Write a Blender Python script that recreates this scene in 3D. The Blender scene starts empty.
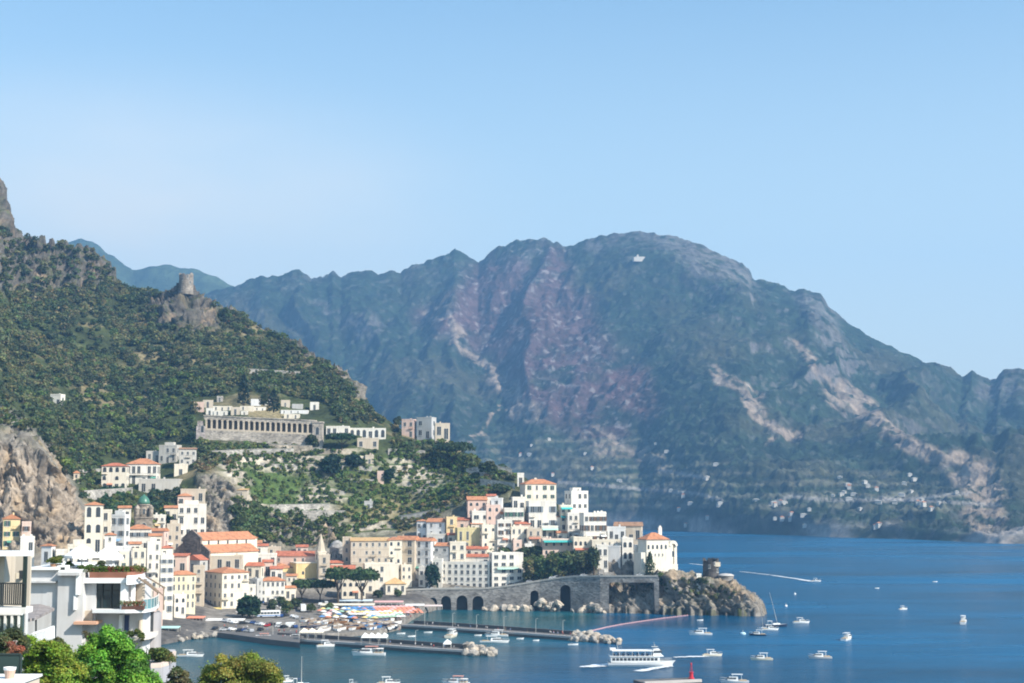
import bpy, math, random
import numpy as np
from mathutils import Vector
from mathutils.bvhtree import BVHTree

R = math.radians
random.seed(7)
NR = np.random.RandomState(11)
scene = bpy.context.scene
col = scene.collection

# ------------------------------------------------------------------ camera
F = 1500.0                       # focal length in pixels of a 1024 px wide frame
CZ = 60.0                        # eye height above the sea, metres
TH = math.atan((500 - 341.5) / F)
cam_d = bpy.data.cameras.new('camera'); cam = bpy.data.objects.new('camera', cam_d); col.objects.link(cam)
cam_d.sensor_width = 36.0; cam_d.lens = 36.0 * F / 1024.0
cam_d.clip_start = 0.5; cam_d.clip_end = 40000
cam.location = (0, 0, CZ); cam.rotation_euler = (math.pi / 2 + TH, 0, 0)
scene.camera = cam
CT, ST = math.cos(TH), math.sin(TH)

def ray(px, py):
    x = (px - 512) / F; y = (341.5 - py) / F
    return (x, CT - y * ST, ST + y * CT)
def at(px, py, Y):
    d = ray(px, py); t = Y / d[1]
    return Vector((d[0] * t, Y, CZ + d[2] * t))
def sea(px, py, z=0.0):
    d = ray(px, py); t = (z - CZ) / d[2]
    return Vector((d[0] * t, d[1] * t, z))
def at_np(px, py, Y):
    x = (px - 512) / F; y = (341.5 - py) / F
    t = Y / (CT - y * ST)
    return np.stack([x * t, np.broadcast_to(Y, x.shape), CZ + (ST + y * CT) * t], -1)
def proj_np(P):
    X, Y, Z = P[..., 0], P[..., 1], P[..., 2] - CZ
    dep = Y * CT + Z * ST; up = -Y * ST + Z * CT
    return 512 + F * X / dep, 341.5 - F * up / dep

# ------------------------------------------------------------------ numpy noise
_perm = NR.permutation(512).astype(np.int64); _perm = np.concatenate([_perm, _perm, _perm])
_grad = NR.normal(size=(512, 3)); _grad /= np.linalg.norm(_grad, axis=1)[:, None]
def pnoise(p):
    p = np.asarray(p, float); i = np.floor(p).astype(np.int64); f = p - i
    u = f * f * f * (f * (f * 6 - 15) + 10); i &= 511
    out = np.zeros(p.shape[:-1])
    for dx in (0, 1):
        wx = u[..., 0] if dx else 1 - u[..., 0]
        a = _perm[(i[..., 0] + dx) & 511]
        for dy in (0, 1):
            wy = u[..., 1] if dy else 1 - u[..., 1]
            b = _perm[(a + i[..., 1] + dy) & 511]
            for dz in (0, 1):
                wz = u[..., 2] if dz else 1 - u[..., 2]
                g = _grad[_perm[(b + i[..., 2] + dz) & 511] & 511]
                d = g[..., 0] * (f[..., 0] - dx) + g[..., 1] * (f[..., 1] - dy) + g[..., 2] * (f[..., 2] - dz)
                out += wx * wy * wz * d
    return out * 1.5
def fbm(p, o=4, g=.5, l=2.03):
    a, s, q = 1.0, 0, np.asarray(p, float)
    for k in range(o):
        s = s + a * pnoise(q + 17.3 * k); q = q * l; a *= g
    return s
def ridged(p, o=4, g=.5, l=2.1):
    a, s, q, n = 1.0, 0, np.asarray(p, float), 0
    for k in range(o):
        s = s + a * (1 - np.abs(pnoise(q + 31.7 * k)) * 2); n += a; q = q * l; a *= g
    return s / n
def sstep(a, b, x):
    t = np.clip((x - a) / (b - a), 0, 1); return t * t * (3 - 2 * t)
def polymask(px, py, poly, soft):
    """soft inside mask of a closed polygon"""
    poly = np.array(poly, float); n = len(poly)
    ins = np.zeros(px.shape, bool); dm = np.full(px.shape, 1e9)
    for k in range(n):
        x0, y0 = poly[k]; x1, y1 = poly[(k + 1) % n]
        c = ((y0 > py) != (y1 > py))
        xi = (x1 - x0) * (py - y0) / (y1 - y0 + 1e-9) + x0
        ins ^= c & (px < xi)
        t = np.clip(((px - x0) * (x1 - x0) + (py - y0) * (y1 - y0)) / ((x1 - x0) ** 2 + (y1 - y0) ** 2 + 1e-9), 0, 1)
        dm = np.minimum(dm, np.hypot(px - x0 - t * (x1 - x0), py - y0 - t * (y1 - y0)))
    s = np.where(ins, dm, -dm)
    return sstep(-soft, soft, s)
def linemask(px, py, pts, w):
    dm = np.full(px.shape, 1e9)
    for (x0, y0), (x1, y1) in zip(pts[:-1], pts[1:]):
        t = np.clip(((px - x0) * (x1 - x0) + (py - y0) * (y1 - y0)) / ((x1 - x0) ** 2 + (y1 - y0) ** 2 + 1e-9), 0, 1)
        dm = np.minimum(dm, np.hypot(px - x0 - t * (x1 - x0), py - y0 - t * (y1 - y0)))
    return 1 - sstep(w * .5, w, dm)

# ------------------------------------------------------------------ materials
_m = {}
def _new(name):
    m = bpy.data.materials.new(name); m.use_nodes = True
    nt = m.node_tree; b = nt.nodes['Principled BSDF']
    return m, nt, b
def plain(name, rgb, rough=.6, metal=0, spec=.4, var=.12, scale=.6):
    """a base colour with soft noise variation"""
    if name in _m: return _m[name]
    m, nt, b = _new(name)
    tc = nt.nodes.new('ShaderNodeTexCoord'); nz = nt.nodes.new('ShaderNodeTexNoise')
    nz.inputs['Scale'].default_value = scale; nz.inputs['Detail'].default_value = 5
    nt.links.new(tc.outputs['Object'], nz.inputs['Vector'])
    mx = nt.nodes.new('ShaderNodeMix'); mx.data_type = 'RGBA'
    mx.inputs[6].default_value = (*[c * (1 - var * 1.6) for c in rgb], 1)
    mx.inputs[7].default_value = (*[min(1, c * (1 + var)) for c in rgb], 1)
    nt.links.new(nz.outputs['Fac'], mx.inputs[0]); nt.links.new(mx.outputs[2], b.inputs['Base Color'])
    b.inputs['Roughness'].default_value = rough; b.inputs['Metallic'].default_value = metal
    b.inputs['Specular IOR Level'].default_value = spec
    _m[name] = m; return m
def plaster(rgb):
    """old limewash: blotches, rain streaks running down, tinted per house"""
    key = ('plaster', rgb)
    if key in _m: return _m[key]
    m, nt, b = _new('plaster')
    N, L = nt.nodes.new, nt.links.new
    tc = N('ShaderNodeTexCoord'); oi = N('ShaderNodeObjectInfo')
    add = N('ShaderNodeVectorMath'); add.operation = 'ADD'
    L(tc.outputs['Object'], add.inputs[0]); L(oi.outputs['Location'], add.inputs[1])
    n1 = N('ShaderNodeTexNoise'); n1.inputs['Scale'].default_value = .22; n1.inputs['Detail'].default_value = 6
    L(add.outputs[0], n1.inputs['Vector'])
    mp = N('ShaderNodeMapping'); mp.inputs['Scale'].default_value = (1.3, 1.3, .12)
    L(add.outputs[0], mp.inputs['Vector'])
    n2 = N('ShaderNodeTexNoise'); n2.inputs['Scale'].default_value = 1.0; n2.inputs['Detail'].default_value = 4
    L(mp.outputs[0], n2.inputs['Vector'])
    r1 = N('ShaderNodeMapRange'); r1.inputs[1].default_value = .35; r1.inputs[2].default_value = .7
    r1.inputs[3].default_value = 0; r1.inputs[4].default_value = .55; L(n1.outputs['Fac'], r1.inputs[0])
    r2 = N('ShaderNodeMapRange'); r2.inputs[1].default_value = .5; r2.inputs[2].default_value = .75
    r2.inputs[3].default_value = 0; r2.inputs[4].default_value = .6; L(n2.outputs['Fac'], r2.inputs[0])
    a = N('ShaderNodeMix'); a.data_type = 'RGBA'
    a.inputs[6].default_value = (*rgb, 1); a.inputs[7].default_value = (rgb[0] * .84, rgb[1] * .80, rgb[2] * .72, 1)
    L(r1.outputs[0], a.inputs[0])
    c = N('ShaderNodeMix'); c.data_type = 'RGBA'
    c.inputs[7].default_value = (rgb[0] * .62, rgb[1] * .58, rgb[2] * .54, 1)
    L(a.outputs[2], c.inputs[6]); L(r2.outputs[0], c.inputs[0]); L(c.outputs[2], b.inputs['Base Color'])
    b.inputs['Roughness'].default_value = .85; b.inputs['Specular IOR Level'].default_value = .25
    _m[key] = m; return m
def tiles(rgb):
    key = ('tiles', rgb)
    if key in _m: return _m[key]
    m, nt, b = _new('roof_tiles'); N, L = nt.nodes.new, nt.links.new
    tc = N('ShaderNodeTexCoord'); oi = N('ShaderNodeObjectInfo')
    add = N('ShaderNodeVectorMath'); add.operation = 'ADD'
    L(tc.outputs['Object'], add.inputs[0]); L(oi.outputs['Location'], add.inputs[1])
    n1 = N('ShaderNodeTexNoise'); n1.inputs['Scale'].default_value = .45; n1.inputs['Detail'].default_value = 8
    n1.inputs['Roughness'].default_value = .7
    L(add.outputs[0], n1.inputs['Vector'])
    cr = N('ShaderNodeValToRGB'); e = cr.color_ramp.elements
    e[0].position = .3; e[0].color = (rgb[0] * .55, rgb[1] * .55, rgb[2] * .6, 1)
    e[1].position = .72; e[1].color = (min(1, rgb[0] * 1.2), rgb[1] * 1.25, rgb[2] * 1.3, 1)
    k = cr.color_ramp.elements.new(.5); k.color = (*rgb, 1)
    L(n1.outputs['Fac'], cr.inputs[0]); L(cr.outputs[0], b.inputs['Base Color'])
    w = N('ShaderNodeTexWave'); w.inputs['Scale'].default_value = .9; w.inputs['Distortion'].default_value = 1.5
    L(tc.outputs['Object'], w.inputs['Vector'])
    bp = N('ShaderNodeBump'); bp.inputs['Strength'].default_value = .5; bp.inputs['Distance'].default_value = .25
    L(w.outputs['Fac'], bp.inputs['Height']); L(bp.outputs[0], b.inputs['Normal'])
    b.inputs['Roughness'].default_value = .85; b.inputs['Specular IOR Level'].default_value = .2
    _m[key] = m; return m
def rockmat(name, rgb, scale=.25):
    if name in _m: return _m[name]
    m, nt, b = _new(name); N, L = nt.nodes.new, nt.links.new
    tc = N('ShaderNodeTexCoord'); oi = N('ShaderNodeObjectInfo')
    add = N('ShaderNodeVectorMath'); add.operation = 'ADD'
    L(tc.outputs['Object'], add.inputs[0]); L(oi.outputs['Location'], add.inputs[1])
    n1 = N('ShaderNodeTexNoise'); n1.inputs['Scale'].default_value = scale; n1.inputs['Detail'].default_value = 9
    n1.inputs['Roughness'].default_value = .68; L(add.outputs[0], n1.inputs['Vector'])
    cr = N('ShaderNodeValToRGB'); e = cr.color_ramp.elements
    e[0].position = .32; e[0].color = (*[c * .42 for c in rgb], 1)
    e[1].position = .68; e[1].color = (*[min(1, c * 1.3) for c in rgb], 1)
    k = e.new(.5); k.color = (*rgb, 1)
    L(n1.outputs['Fac'], cr.inputs[0]); L(cr.outputs[0], b.inputs['Base Color'])
    bp = N('ShaderNodeBump'); bp.inputs['Strength'].default_value = .8; bp.inputs['Distance'].default_value = .6
    L(n1.outputs['Fac'], bp.inputs['Height']); L(bp.outputs[0], b.inputs['Normal'])
    b.inputs['Roughness'].default_value = .9; b.inputs['Specular IOR Level'].default_value = .2
    _m[name] = m; return m
def stonewall(name, rgb, scale=.5):
    """coursed masonry with mortar and stains"""
    if name in _m: return _m[name]
    m, nt, b = _new(name); N, L = nt.nodes.new, nt.links.new
    tc = N('ShaderNodeTexCoord')
    n1 = N('ShaderNodeTexNoise'); n1.inputs['Scale'].default_value = .12; n1.inputs['Detail'].default_value = 8
    L(tc.outputs['Object'], n1.inputs['Vector'])
    n2 = N('ShaderNodeTexVoronoi'); n2.inputs['Scale'].default_value = 1.1
    mp = N('ShaderNodeMapping'); mp.inputs['Scale'].default_value = (.6, .6, 1.2)
    L(tc.outputs['Object'], mp.inputs['Vector']); L(mp.outputs[0], n2.inputs['Vector'])
    cr = N('ShaderNodeValToRGB'); e = cr.color_ramp.elements
    e[0].position = .3; e[0].color = (*[c * .55 for c in rgb], 1); e[1].position = .7; e[1].color = (*[c * 1.25 for c in rgb], 1)
    L(n1.outputs['Fac'], cr.inputs[0])
    mx = N('ShaderNodeMix'); mx.data_type = 'RGBA'; mx.blend_type = 'OVERLAY'; mx.inputs[0].default_value = .45
    bw = N('ShaderNodeRGBToBW'); L(n2.outputs['Color'], bw.inputs[0])
    L(cr.outputs[0], mx.inputs[6]); L(bw.outputs[0], mx.inputs[7])
    hs = N('ShaderNodeHueSaturation'); hs.inputs['Saturation'].default_value = .7
    L(mx.outputs[2], hs.inputs['Color']); L(hs.outputs[0], b.inputs['Base Color'])
    bp = N('ShaderNodeBump'); bp.inputs['Strength'].default_value = .5; bp.inputs['Distance'].default_value = .2
    L(n2.outputs['Distance'], bp.inputs['Height']); L(bp.outputs[0], b.inputs['Normal'])
    b.inputs['Roughness'].default_value = .9; b.inputs['Specular IOR Level'].default_value = .2
    _m[name] = m; return m
def attrmat(name, kind):
    """colour from the mesh's own Col attribute, plus fine noise; leaf: also translucent"""
    if name in _m: return _m[name]
    m, nt, b = _new(name); N, L = nt.nodes.new, nt.links.new
    at_ = N('ShaderNodeAttribute'); at_.attribute_name = 'Col'
    if kind == 'leaf':
        L(at_.outputs['Color'], b.inputs['Base Color']); b.inputs['Roughness'].default_value = .6
        b.inputs['Specular IOR Level'].default_value = .25
        tr = N('ShaderNodeBsdfTranslucent'); hs = N('ShaderNodeHueSaturation'); hs.inputs['Value'].default_value = 1.3
        L(at_.outputs['Color'], hs.inputs['Color']); L(hs.outputs[0], tr.inputs['Color'])
        ms = N('ShaderNodeMixShader'); ms.inputs[0].default_value = .28
        L(b.outputs[0], ms.inputs[1]); L(tr.outputs[0], ms.inputs[2])
        L(ms.outputs[0], nt.nodes['Material Output'].inputs['Surface'])
    else:
        sc, dist = kind
        tc = N('ShaderNodeTexCoord')
        n1 = N('ShaderNodeTexNoise'); n1.inputs['Scale'].default_value = sc; n1.inputs['Detail'].default_value = 8
        n1.inputs['Roughness'].default_value = .7; L(tc.outputs['Object'], n1.inputs['Vector'])
        r1 = N('ShaderNodeMapRange'); r1.inputs[1].default_value = .3; r1.inputs[2].default_value = .7
        r1.inputs[3].default_value = .45; r1.inputs[4].default_value = 1.5; L(n1.outputs['Fac'], r1.inputs[0])
        vm = N('ShaderNodeVectorMath'); vm.operation = 'SCALE'
        L(at_.outputs['Color'], vm.inputs[0]); L(r1.outputs[0], vm.inputs['Scale']); L(vm.outputs[0], b.inputs['Base Color'])
        bp = N('ShaderNodeBump'); bp.inputs['Strength'].default_value = .8; bp.inputs['Distance'].default_value = dist
        L(n1.outputs['Fac'], bp.inputs['Height']); L(bp.outputs[0], b.inputs['Normal'])
        b.inputs['Roughness'].default_value = .95; b.inputs['Specular IOR Level'].default_value = .1
    _m[name] = m; return m

GLASS = plain('window_glass', (.055, .062, .068), .12, 0, .5, .3, 1.5)
FRAME = plain('painted_frame', (.62, .60, .55), .6)
SH_GREEN = plain('green_shutter', (.05, .13, .09), .6); SH_BROWN = plain('brown_shutter', (.14, .08, .045), .6)
SH_GREY = plain('grey_shutter', (.25, .28, .30), .6)
TRUNK = plain('bark', (.10, .075, .05), .9, var=.3, scale=2)
LEAF = attrmat('foliage', 'leaf')
WHITE = plain('white_paint', (.80, .80, .78), .45, var=.05)
BOATW = plain('white_gelcoat', (.82, .82, .80), .25, var=.04)
DARK = plain('dark_metal', (.03, .035, .035), .5)
CANVAS = plain('white_canvas', (.82, .80, .76), .8, var=.05)
TILE = tiles((.52, .23, .12)); TILE_Y = tiles((.62, .40, .19)); TILE_R = tiles((.50, .17, .10)); TILE_B = tiles((.36, .21, .13))
CONC = plain('concrete', (.40, .38, .34), .9, var=.2, scale=.3)
WC = dict(white=(.80, .755, .68), cream=(.78, .705, .58), yellow=(.74, .58, .33), beige=(.62, .53, .42), pink=(.74, .56, .47),
          stone=(.42, .37, .31), brown=(.20, .14, .105), bluewhite=(.76, .75, .73), grey=(.50, .49, .47), olive=(.62, .54, .30), offwhite=(.56, .53, .48), paleyellow=(.78, .70, .50), rose=(.70, .51, .43))

# ------------------------------------------------------------------ mesh builder
class MB:
    def __init__(s): s.v = []; s.f = []; s.m = []; s.sm = False
    def add(s, vs, fs, mi=0):
        o = len(s.v); s.v += [tuple(p) for p in vs]; s.f += [tuple(i + o for i in q) for q in fs]; s.m += [mi] * len(fs); return s
    def box(s, x0, x1, y0, y1, z0, z1, mi=0):
        return s.add([(x0, y0, z0), (x1, y0, z0), (x1, y1, z0), (x0, y1, z0), (x0, y0, z1), (x1, y0, z1), (x1, y1, z1), (x0, y1, z1)],
                     [(0, 3, 2, 1), (4, 5, 6, 7), (0, 1, 5, 4), (1, 2, 6, 5), (2, 3, 7, 6), (3, 0, 4, 7)], mi)
    def prism(s, poly, z0, z1, mi=0):
        n = len(poly)
        z0 = z0 if callable(z0) else (lambda p, c=z0: c); z1 = z1 if callable(z1) else (lambda p, c=z1: c)
        return s.add([(p[0], p[1], z0(p)) for p in poly] + [(p[0], p[1], z1(p)) for p in poly],
                     [tuple(range(n - 1, -1, -1)), tuple(range(n, 2 * n))] + [(i, (i + 1) % n, n + (i + 1) % n, n + i) for i in range(n)], mi)
    def lathe(s, prof, n=16, c=(0, 0), mi=0, a0=0, closed=True):
        vs = []; fs = []
        for r, z in prof:
            for k in range(n):
                a = a0 + 2 * math.pi * k / n; vs.append((c[0] + r * math.cos(a), c[1] + r * math.sin(a), z))
        for j in range(len(prof) - 1):
            for k in range(n):
                fs.append((j * n + k, j * n + (k + 1) % n, (j + 1) * n + (k + 1) % n, (j + 1) * n + k))
        if closed:
            fs.append(tuple(range(n - 1, -1, -1))); fs.append(tuple((len(prof) - 1) * n + k for k in range(n)))
        return s.add(vs, fs, mi)
    def tube(s, p, q, r, r2=None, n=6, mi=0):
        p = Vector(p); q = Vector(q); d = (q - p).normalized(); r2 = r if r2 is None else r2
        a = d.orthogonal().normalized(); b = d.cross(a)
        vs = [p + (a * math.cos(t) + b * math.sin(t)) * r for t in [2 * math.pi * k / n for k in range(n)]]
        vs += [q + (a * math.cos(t) + b * math.sin(t)) * r2 for t in [2 * math.pi * k / n for k in range(n)]]
        return s.add(vs, [(i, (i + 1) % n, n + (i + 1) % n, n + i) for i in range(n)] + [tuple(range(n - 1, -1, -1)), tuple(range(n, 2 * n))], mi)
    def mesh(s, name, mats):
        me = bpy.data.meshes.new(name); me.from_pydata(s.v, [], s.f)
        for m in (mats if isinstance(mats, (list, tuple)) else [mats]): me.materials.append(m)
        if any(s.m): me.polygons.foreach_set('material_index', s.m)
        if s.sm: me.polygons.foreach_set('use_smooth', [True] * len(me.polygons))
        me.update(); return me
    def build(s, name, mats, parent=None):
        return link(name, s.mesh(name, mats), parent)
def link(name, me, parent=None, loc=None, rz=None):
    o = bpy.data.objects.new(name, me); col.objects.link(o)
    if parent is not None: o.parent = parent
    if loc is not None: o.location = loc
    if rz is not None: o.rotation_euler = (0, 0, rz)
    return o
def tag(o, label=None, cat=None, group=None, kind=None):
    if label: o['label'] = label
    if cat: o['category'] = cat
    if group: o['group'] = group
    if kind: o['kind'] = kind
    return o
def thing(name, label, cat, loc, rz=0, group=None):
    o = bpy.data.objects.new(name, None); col.objects.link(o); o.empty_display_size = .5
    o.location = loc; o.rotation_euler = (0, 0, rz); return tag(o, label, cat, group)
def dup(root, loc, rz=0, label=None, group=None, scale=None):
    r = root.copy(); col.objects.link(r); r.location = loc; r.rotation_euler = (0, 0, rz)
    if label: r['label'] = label
    if group: r['group'] = group
    if scale: r.scale = (scale,) * 3
    for ch in list(root.children):
        c = ch.copy(); col.objects.link(c); c.parent = r
        for g in ch.children:
            d = g.copy(); col.objects.link(d); d.parent = c
    return r
def gridmesh(name, P, C, mat, smooth=True):
    nu, nv = P.shape[:2]; me = bpy.data.meshes.new(name)
    idx = np.arange(nu * nv).reshape(nu, nv)
    q = np.stack([idx[:-1, :-1], idx[1:, :-1], idx[1:, 1:], idx[:-1, 1:]], -1).reshape(-1, 4)
    me.vertices.add(nu * nv); me.vertices.foreach_set('co', P.reshape(-1).astype(np.float32))
    me.loops.add(q.size); me.loops.foreach_set('vertex_index', q.reshape(-1).astype(np.int32))
    me.polygons.add(len(q)); me.polygons.foreach_set('loop_start', (np.arange(len(q)) * 4).astype(np.int32))
    me.polygons.foreach_set('use_smooth', np.full(len(q), smooth))
    me.update(calc_edges=True)
    if C is not None:
        a = me.color_attributes.new('Col', 'FLOAT_COLOR', 'POINT')
        a.data.foreach_set('color', np.concatenate([C.reshape(-1, 3), np.ones((nu * nv, 1))], 1).reshape(-1).astype(np.float32))
    me.materials.append(mat); return me
def gridnormals(P):
    du = np.gradient(P, axis=0); dv = np.gradient(P, axis=1)
    n = np.cross(du, dv); n /= np.linalg.norm(n, axis=-1, keepdims=True) + 1e-9
    s = np.sign(np.sum(n * (np.array([0, 0, CZ]) - P), -1, keepdims=True) + n[..., 2:3] * 1e4); return n * np.where(s == 0, 1, s)

def leafcloud(name, cen, rad, cols, K, size, mat=None, up=.35, fill=.55, rng=NR, parent=None, flat=0):
    """many leaf-clump faces spread through ellipsoids: cen (N,3), rad (N,3), cols (N,3)"""
    cen = np.asarray(cen, float); rad = np.asarray(rad, float); cols = np.asarray(cols, float); N = len(cen)
    d = rng.normal(size=(N, K, 3)); d /= np.linalg.norm(d, axis=-1, keepdims=True)
    d[..., 2] = np.where(d[..., 2] < -.35, -d[..., 2], d[..., 2])
    r = fill + (1 - fill) * rng.rand(N, K, 1) ** .6
    lump = 1 + .28 * fbm(d * 1.6 + cen[:, None, :] * .37, 2)[..., None]
    off = d * r * lump * rad[:, None, :]
    c = cen[:, None, :] + off
    nrm = d + rng.normal(size=d.shape) * .75; nrm[..., 2] += up; nrm /= np.linalg.norm(nrm, axis=-1, keepdims=True)
    a = np.cross(nrm, rng.normal(size=d.shape)); a /= np.linalg.norm(a, axis=-1, keepdims=True) + 1e-9
    b = np.cross(nrm, a)
    s = (np.asarray(size).reshape(-1, 1, 1) if np.ndim(size) else size) * (.6 + .8 * rng.rand(N, K, 1))
    asp = .55 + .5 * rng.rand(N, K, 1)
    v = np.stack([c - a * s, c - b * s * asp + a * s * .15, c + a * s, c + b * s * asp - a * s * .1], 2)
    me = bpy.data.meshes.new(name); M = N * K
    me.vertices.add(M * 4); me.vertices.foreach_set('co', v.reshape(-1).astype(np.float32))
    me.loops.add(M * 4); me.loops.foreach_set('vertex_index', np.arange(M * 4, dtype=np.int32))
    me.polygons.add(M); me.polygons.foreach_set('loop_start', (np.arange(M) * 4).astype(np.int32))
    me.update(calc_edges=True)
    cc = cols[:, None, :] * (.72 + .56 * rng.rand(N, K, 1)) * (1 + .14 * rng.normal(size=(N, K, 3)) * np.array([1, .5, .6]))
    cc = np.repeat(np.clip(cc, .004, .9), 4, axis=1).reshape(-1, 3)
    at_ = me.color_attributes.new('Col', 'FLOAT_COLOR', 'POINT')
    at_.data.foreach_set('color', np.concatenate([cc, np.ones((M * 4, 1))], 1).reshape(-1).astype(np.float32))
    me.materials.append(mat or LEAF)
    return link(name, me, parent)
# ================================================================== TERRAIN
def table(px, rows):
    k = np.array(rows, float); return [np.interp(px, k[:, 0], k[:, j]) for j in range(1, k.shape[1])]
# ---- the near hill with the town: control curves (pixel x, pixel y, depth) are only the way its plan was surveyed
NU = 560
hx = np.linspace(-130, 759, NU)
def Yz(py, z=1.0): return (CZ - z) * F / (py - 500) * 1.0
c0 = table(hx, [(-130, 660), (0, 655), (75, 648), (160, 641), (205, 633), (240, 634), (270, 636), (300, 635), (330, 634), (380, 631), (400, 626), (412, 617), (425, 610), (440, 606), (520, 606), (560, 606.5), (600, 609), (670, 611.5), (735, 612.5), (759, 613)])[0]
C0 = (c0, Yz(c0, .6))
C1 = table(hx, [(-130, 620, 610), (0, 618, 620), (75, 612, 655), (160, 607, 722), (220, 605, 755), (300, 600, 800), (400, 591, 842), (440, 589, 846), (480, 588, 846), (520, 586, 844), (560, 580, 834), (600, 577, 830), (640, 577, 828), (655, 577.5, 822), (670, 579, 808), (700, 582, 804), (735, 591, 800), (750, 602, 797), (759, 612, 795)])
C2 = table(hx, [(-130, 548, 690), (76, 546, 690), (95, 540, 712), (130, 520, 800), (160, 512, 850), (200, 535, 862), (240, 538, 866), (300, 542, 890), (340, 545, 893), (400, 528, 905), (440, 512, 910), (480, 496, 915), (510, 486, 920), (530, 495, 918), (560, 512, 910), (600, 535, 897), (625, 551, 880), (645, 568, 845), (670, 575, 830), (700, 577, 822), (735, 588, 810), (750, 600, 804), (759, 611, 800)])
C3 = table(hx, [(-130, 425, 720), (-20, 438, 720), (-4, 430, 721), (6, 433, 722), (13, 441, 722), (20, 431, 723), (29, 432, 724), (34, 443, 724), (42, 446, 724), (47, 460, 723), (56, 467, 722), (61, 482, 722), (68, 500, 718), (76, 522, 712), (95, 530, 745), (130, 502, 850), (160, 494, 890), (200, 478, 888), (235, 480, 890), (260, 500, 905), (300, 505, 925), (400, 500, 950), (440, 490, 950), (470, 482, 945), (500, 475, 950), (520, 480, 945), (560, 508, 930), (600, 533, 910), (625, 549.5, 890), (645, 567, 855), (670, 574.3, 838), (700, 576.4, 832), (735, 587.5, 818), (750, 599.6, 808), (759, 610.8, 803)])
C4 = table(hx, [(-130, 415, 810), (0, 425, 830), (60, 470, 850), (76, 480, 862), (100, 480, 890), (130, 466, 940), (160, 455, 970), (205, 443, 985), (330, 444, 985), (400, 446, 1000), (450, 462, 1000), (480, 470, 985), (500, 471, 975), (520, 478, 965), (560, 507, 945), (600, 532.4, 922), (625, 549, 900), (645, 566.6, 862), (670, 574, 846), (700, 576.2, 840), (735, 587.2, 825), (750, 599.4, 812), (759, 610.6, 806)])
C5 = table(hx, [(-130, 120, 1500), (-20, 150, 1460), (0, 184, 1450), (4, 200, 1445), (9, 224, 1440), (20, 238, 1440), (60, 243, 1430), (80, 247, 1430), (104, 256, 1420), (116, 281, 1415), (130, 290, 1400), (150, 292, 1390), (174, 291, 1375), (181, 288, 1365), (192, 288, 1358), (200, 297, 1350), (215, 306, 1340), (240, 311, 1320), (260, 326, 1300), (300, 347, 1255), (340, 371, 1190), (358, 384, 1165), (366, 404, 1150), (395, 426, 1110), (420, 437, 1085), (450, 444, 1060), (480, 463, 1020), (500, 469, 995), (520, 477.6, 980), (560, 506.6, 955), (600, 532, 930), (625, 548.7, 906), (645, 566.4, 868), (670, 573.8, 852), (700, 576, 847), (735, 587, 831), (750, 599.2, 816), (759, 610.4, 808)])
segs = [(C0, C1, 60), (C1, C2, 95), (C2, C3, 75), (C3, C4, 60), (C4, C5, 170)]
PX, PY, YY = [], [], []
for (a, b, n) in segs:
    for k in range(n):
        t = k / n; PX.append(hx); PY.append(a[0] * (1 - t) + b[0] * t); YY.append(a[1] * (1 - t) + b[1] * t)
PX.append(hx); PY.append(C5[0]); YY.append(C5[1])
PX = np.array(PX).T; PY = np.array(PY).T; YY = np.array(YY).T
HB = at_np(PX, PY, YY)
ker = np.array([1, 4, 6, 4, 1]) / 16.
for _ in range(3):
    Hp = np.pad(HB, ((0, 0), (2, 2), (0, 0)), mode='edge'); HB = sum(ker[k] * Hp[:, k:k + HB.shape[1]] for k in range(5))
HB[..., 2] = np.maximum(HB[..., 2], .4)
PX, PY = proj_np(HB)
nb = HB.shape[1]
# rock, terrace, town, wood masks
warp = fbm(HB / 34., 3) * 9
wx_, wy_ = PX + warp, PY + fbm(HB / 34. + 50, 3) * 7
rock = np.zeros(PX.shape)
for poly, s in [([(-140, 425), (0, 430), (38, 444), (62, 480), (80, 520), (84, 552), (-140, 556)], 3),
                ([(200, 474), (232, 476), (246, 505), (240, 545), (200, 545)], 4),
                ([(246, 512), (300, 515), (345, 520), (340, 545), (250, 545)], 5),
                ([(596, 584), (640, 577), (700, 580), (735, 588), (762, 610), (762, 620), (590, 620)], 3),
                ([(575, 540), (600, 555), (645, 570), (690, 575), (690, 582), (600, 582)], 5),
                ([(-140, 90), (10, 180), (24, 226), (70, 240), (112, 256), (122, 284), (90, 290), (40, 296), (0, 290), (-140, 300)], 6),
                ([(148, 300), (172, 286), (206, 286), (218, 312), (216, 334), (196, 336), (176, 328), (152, 334)], 5),
                ([(216, 306), (236, 306), (240, 325), (226, 326)], 4),
                ([(330, 360), (362, 376), (374, 408), (358, 402), (336, 380)], 4),
                ([(280, 330), (300, 340), (330, 364), (322, 372), (290, 352)], 4)]:
    rock = np.maximum(rock, polymask(wx_, wy_, poly, s * 1.6))
terr = polymask(wx_, wy_, [(206, 446), (330, 448), (470, 462), (470, 482), (440, 508), (410, 528), (340, 540), (250, 530), (232, 480)], 6) * (1 - rock)
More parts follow.
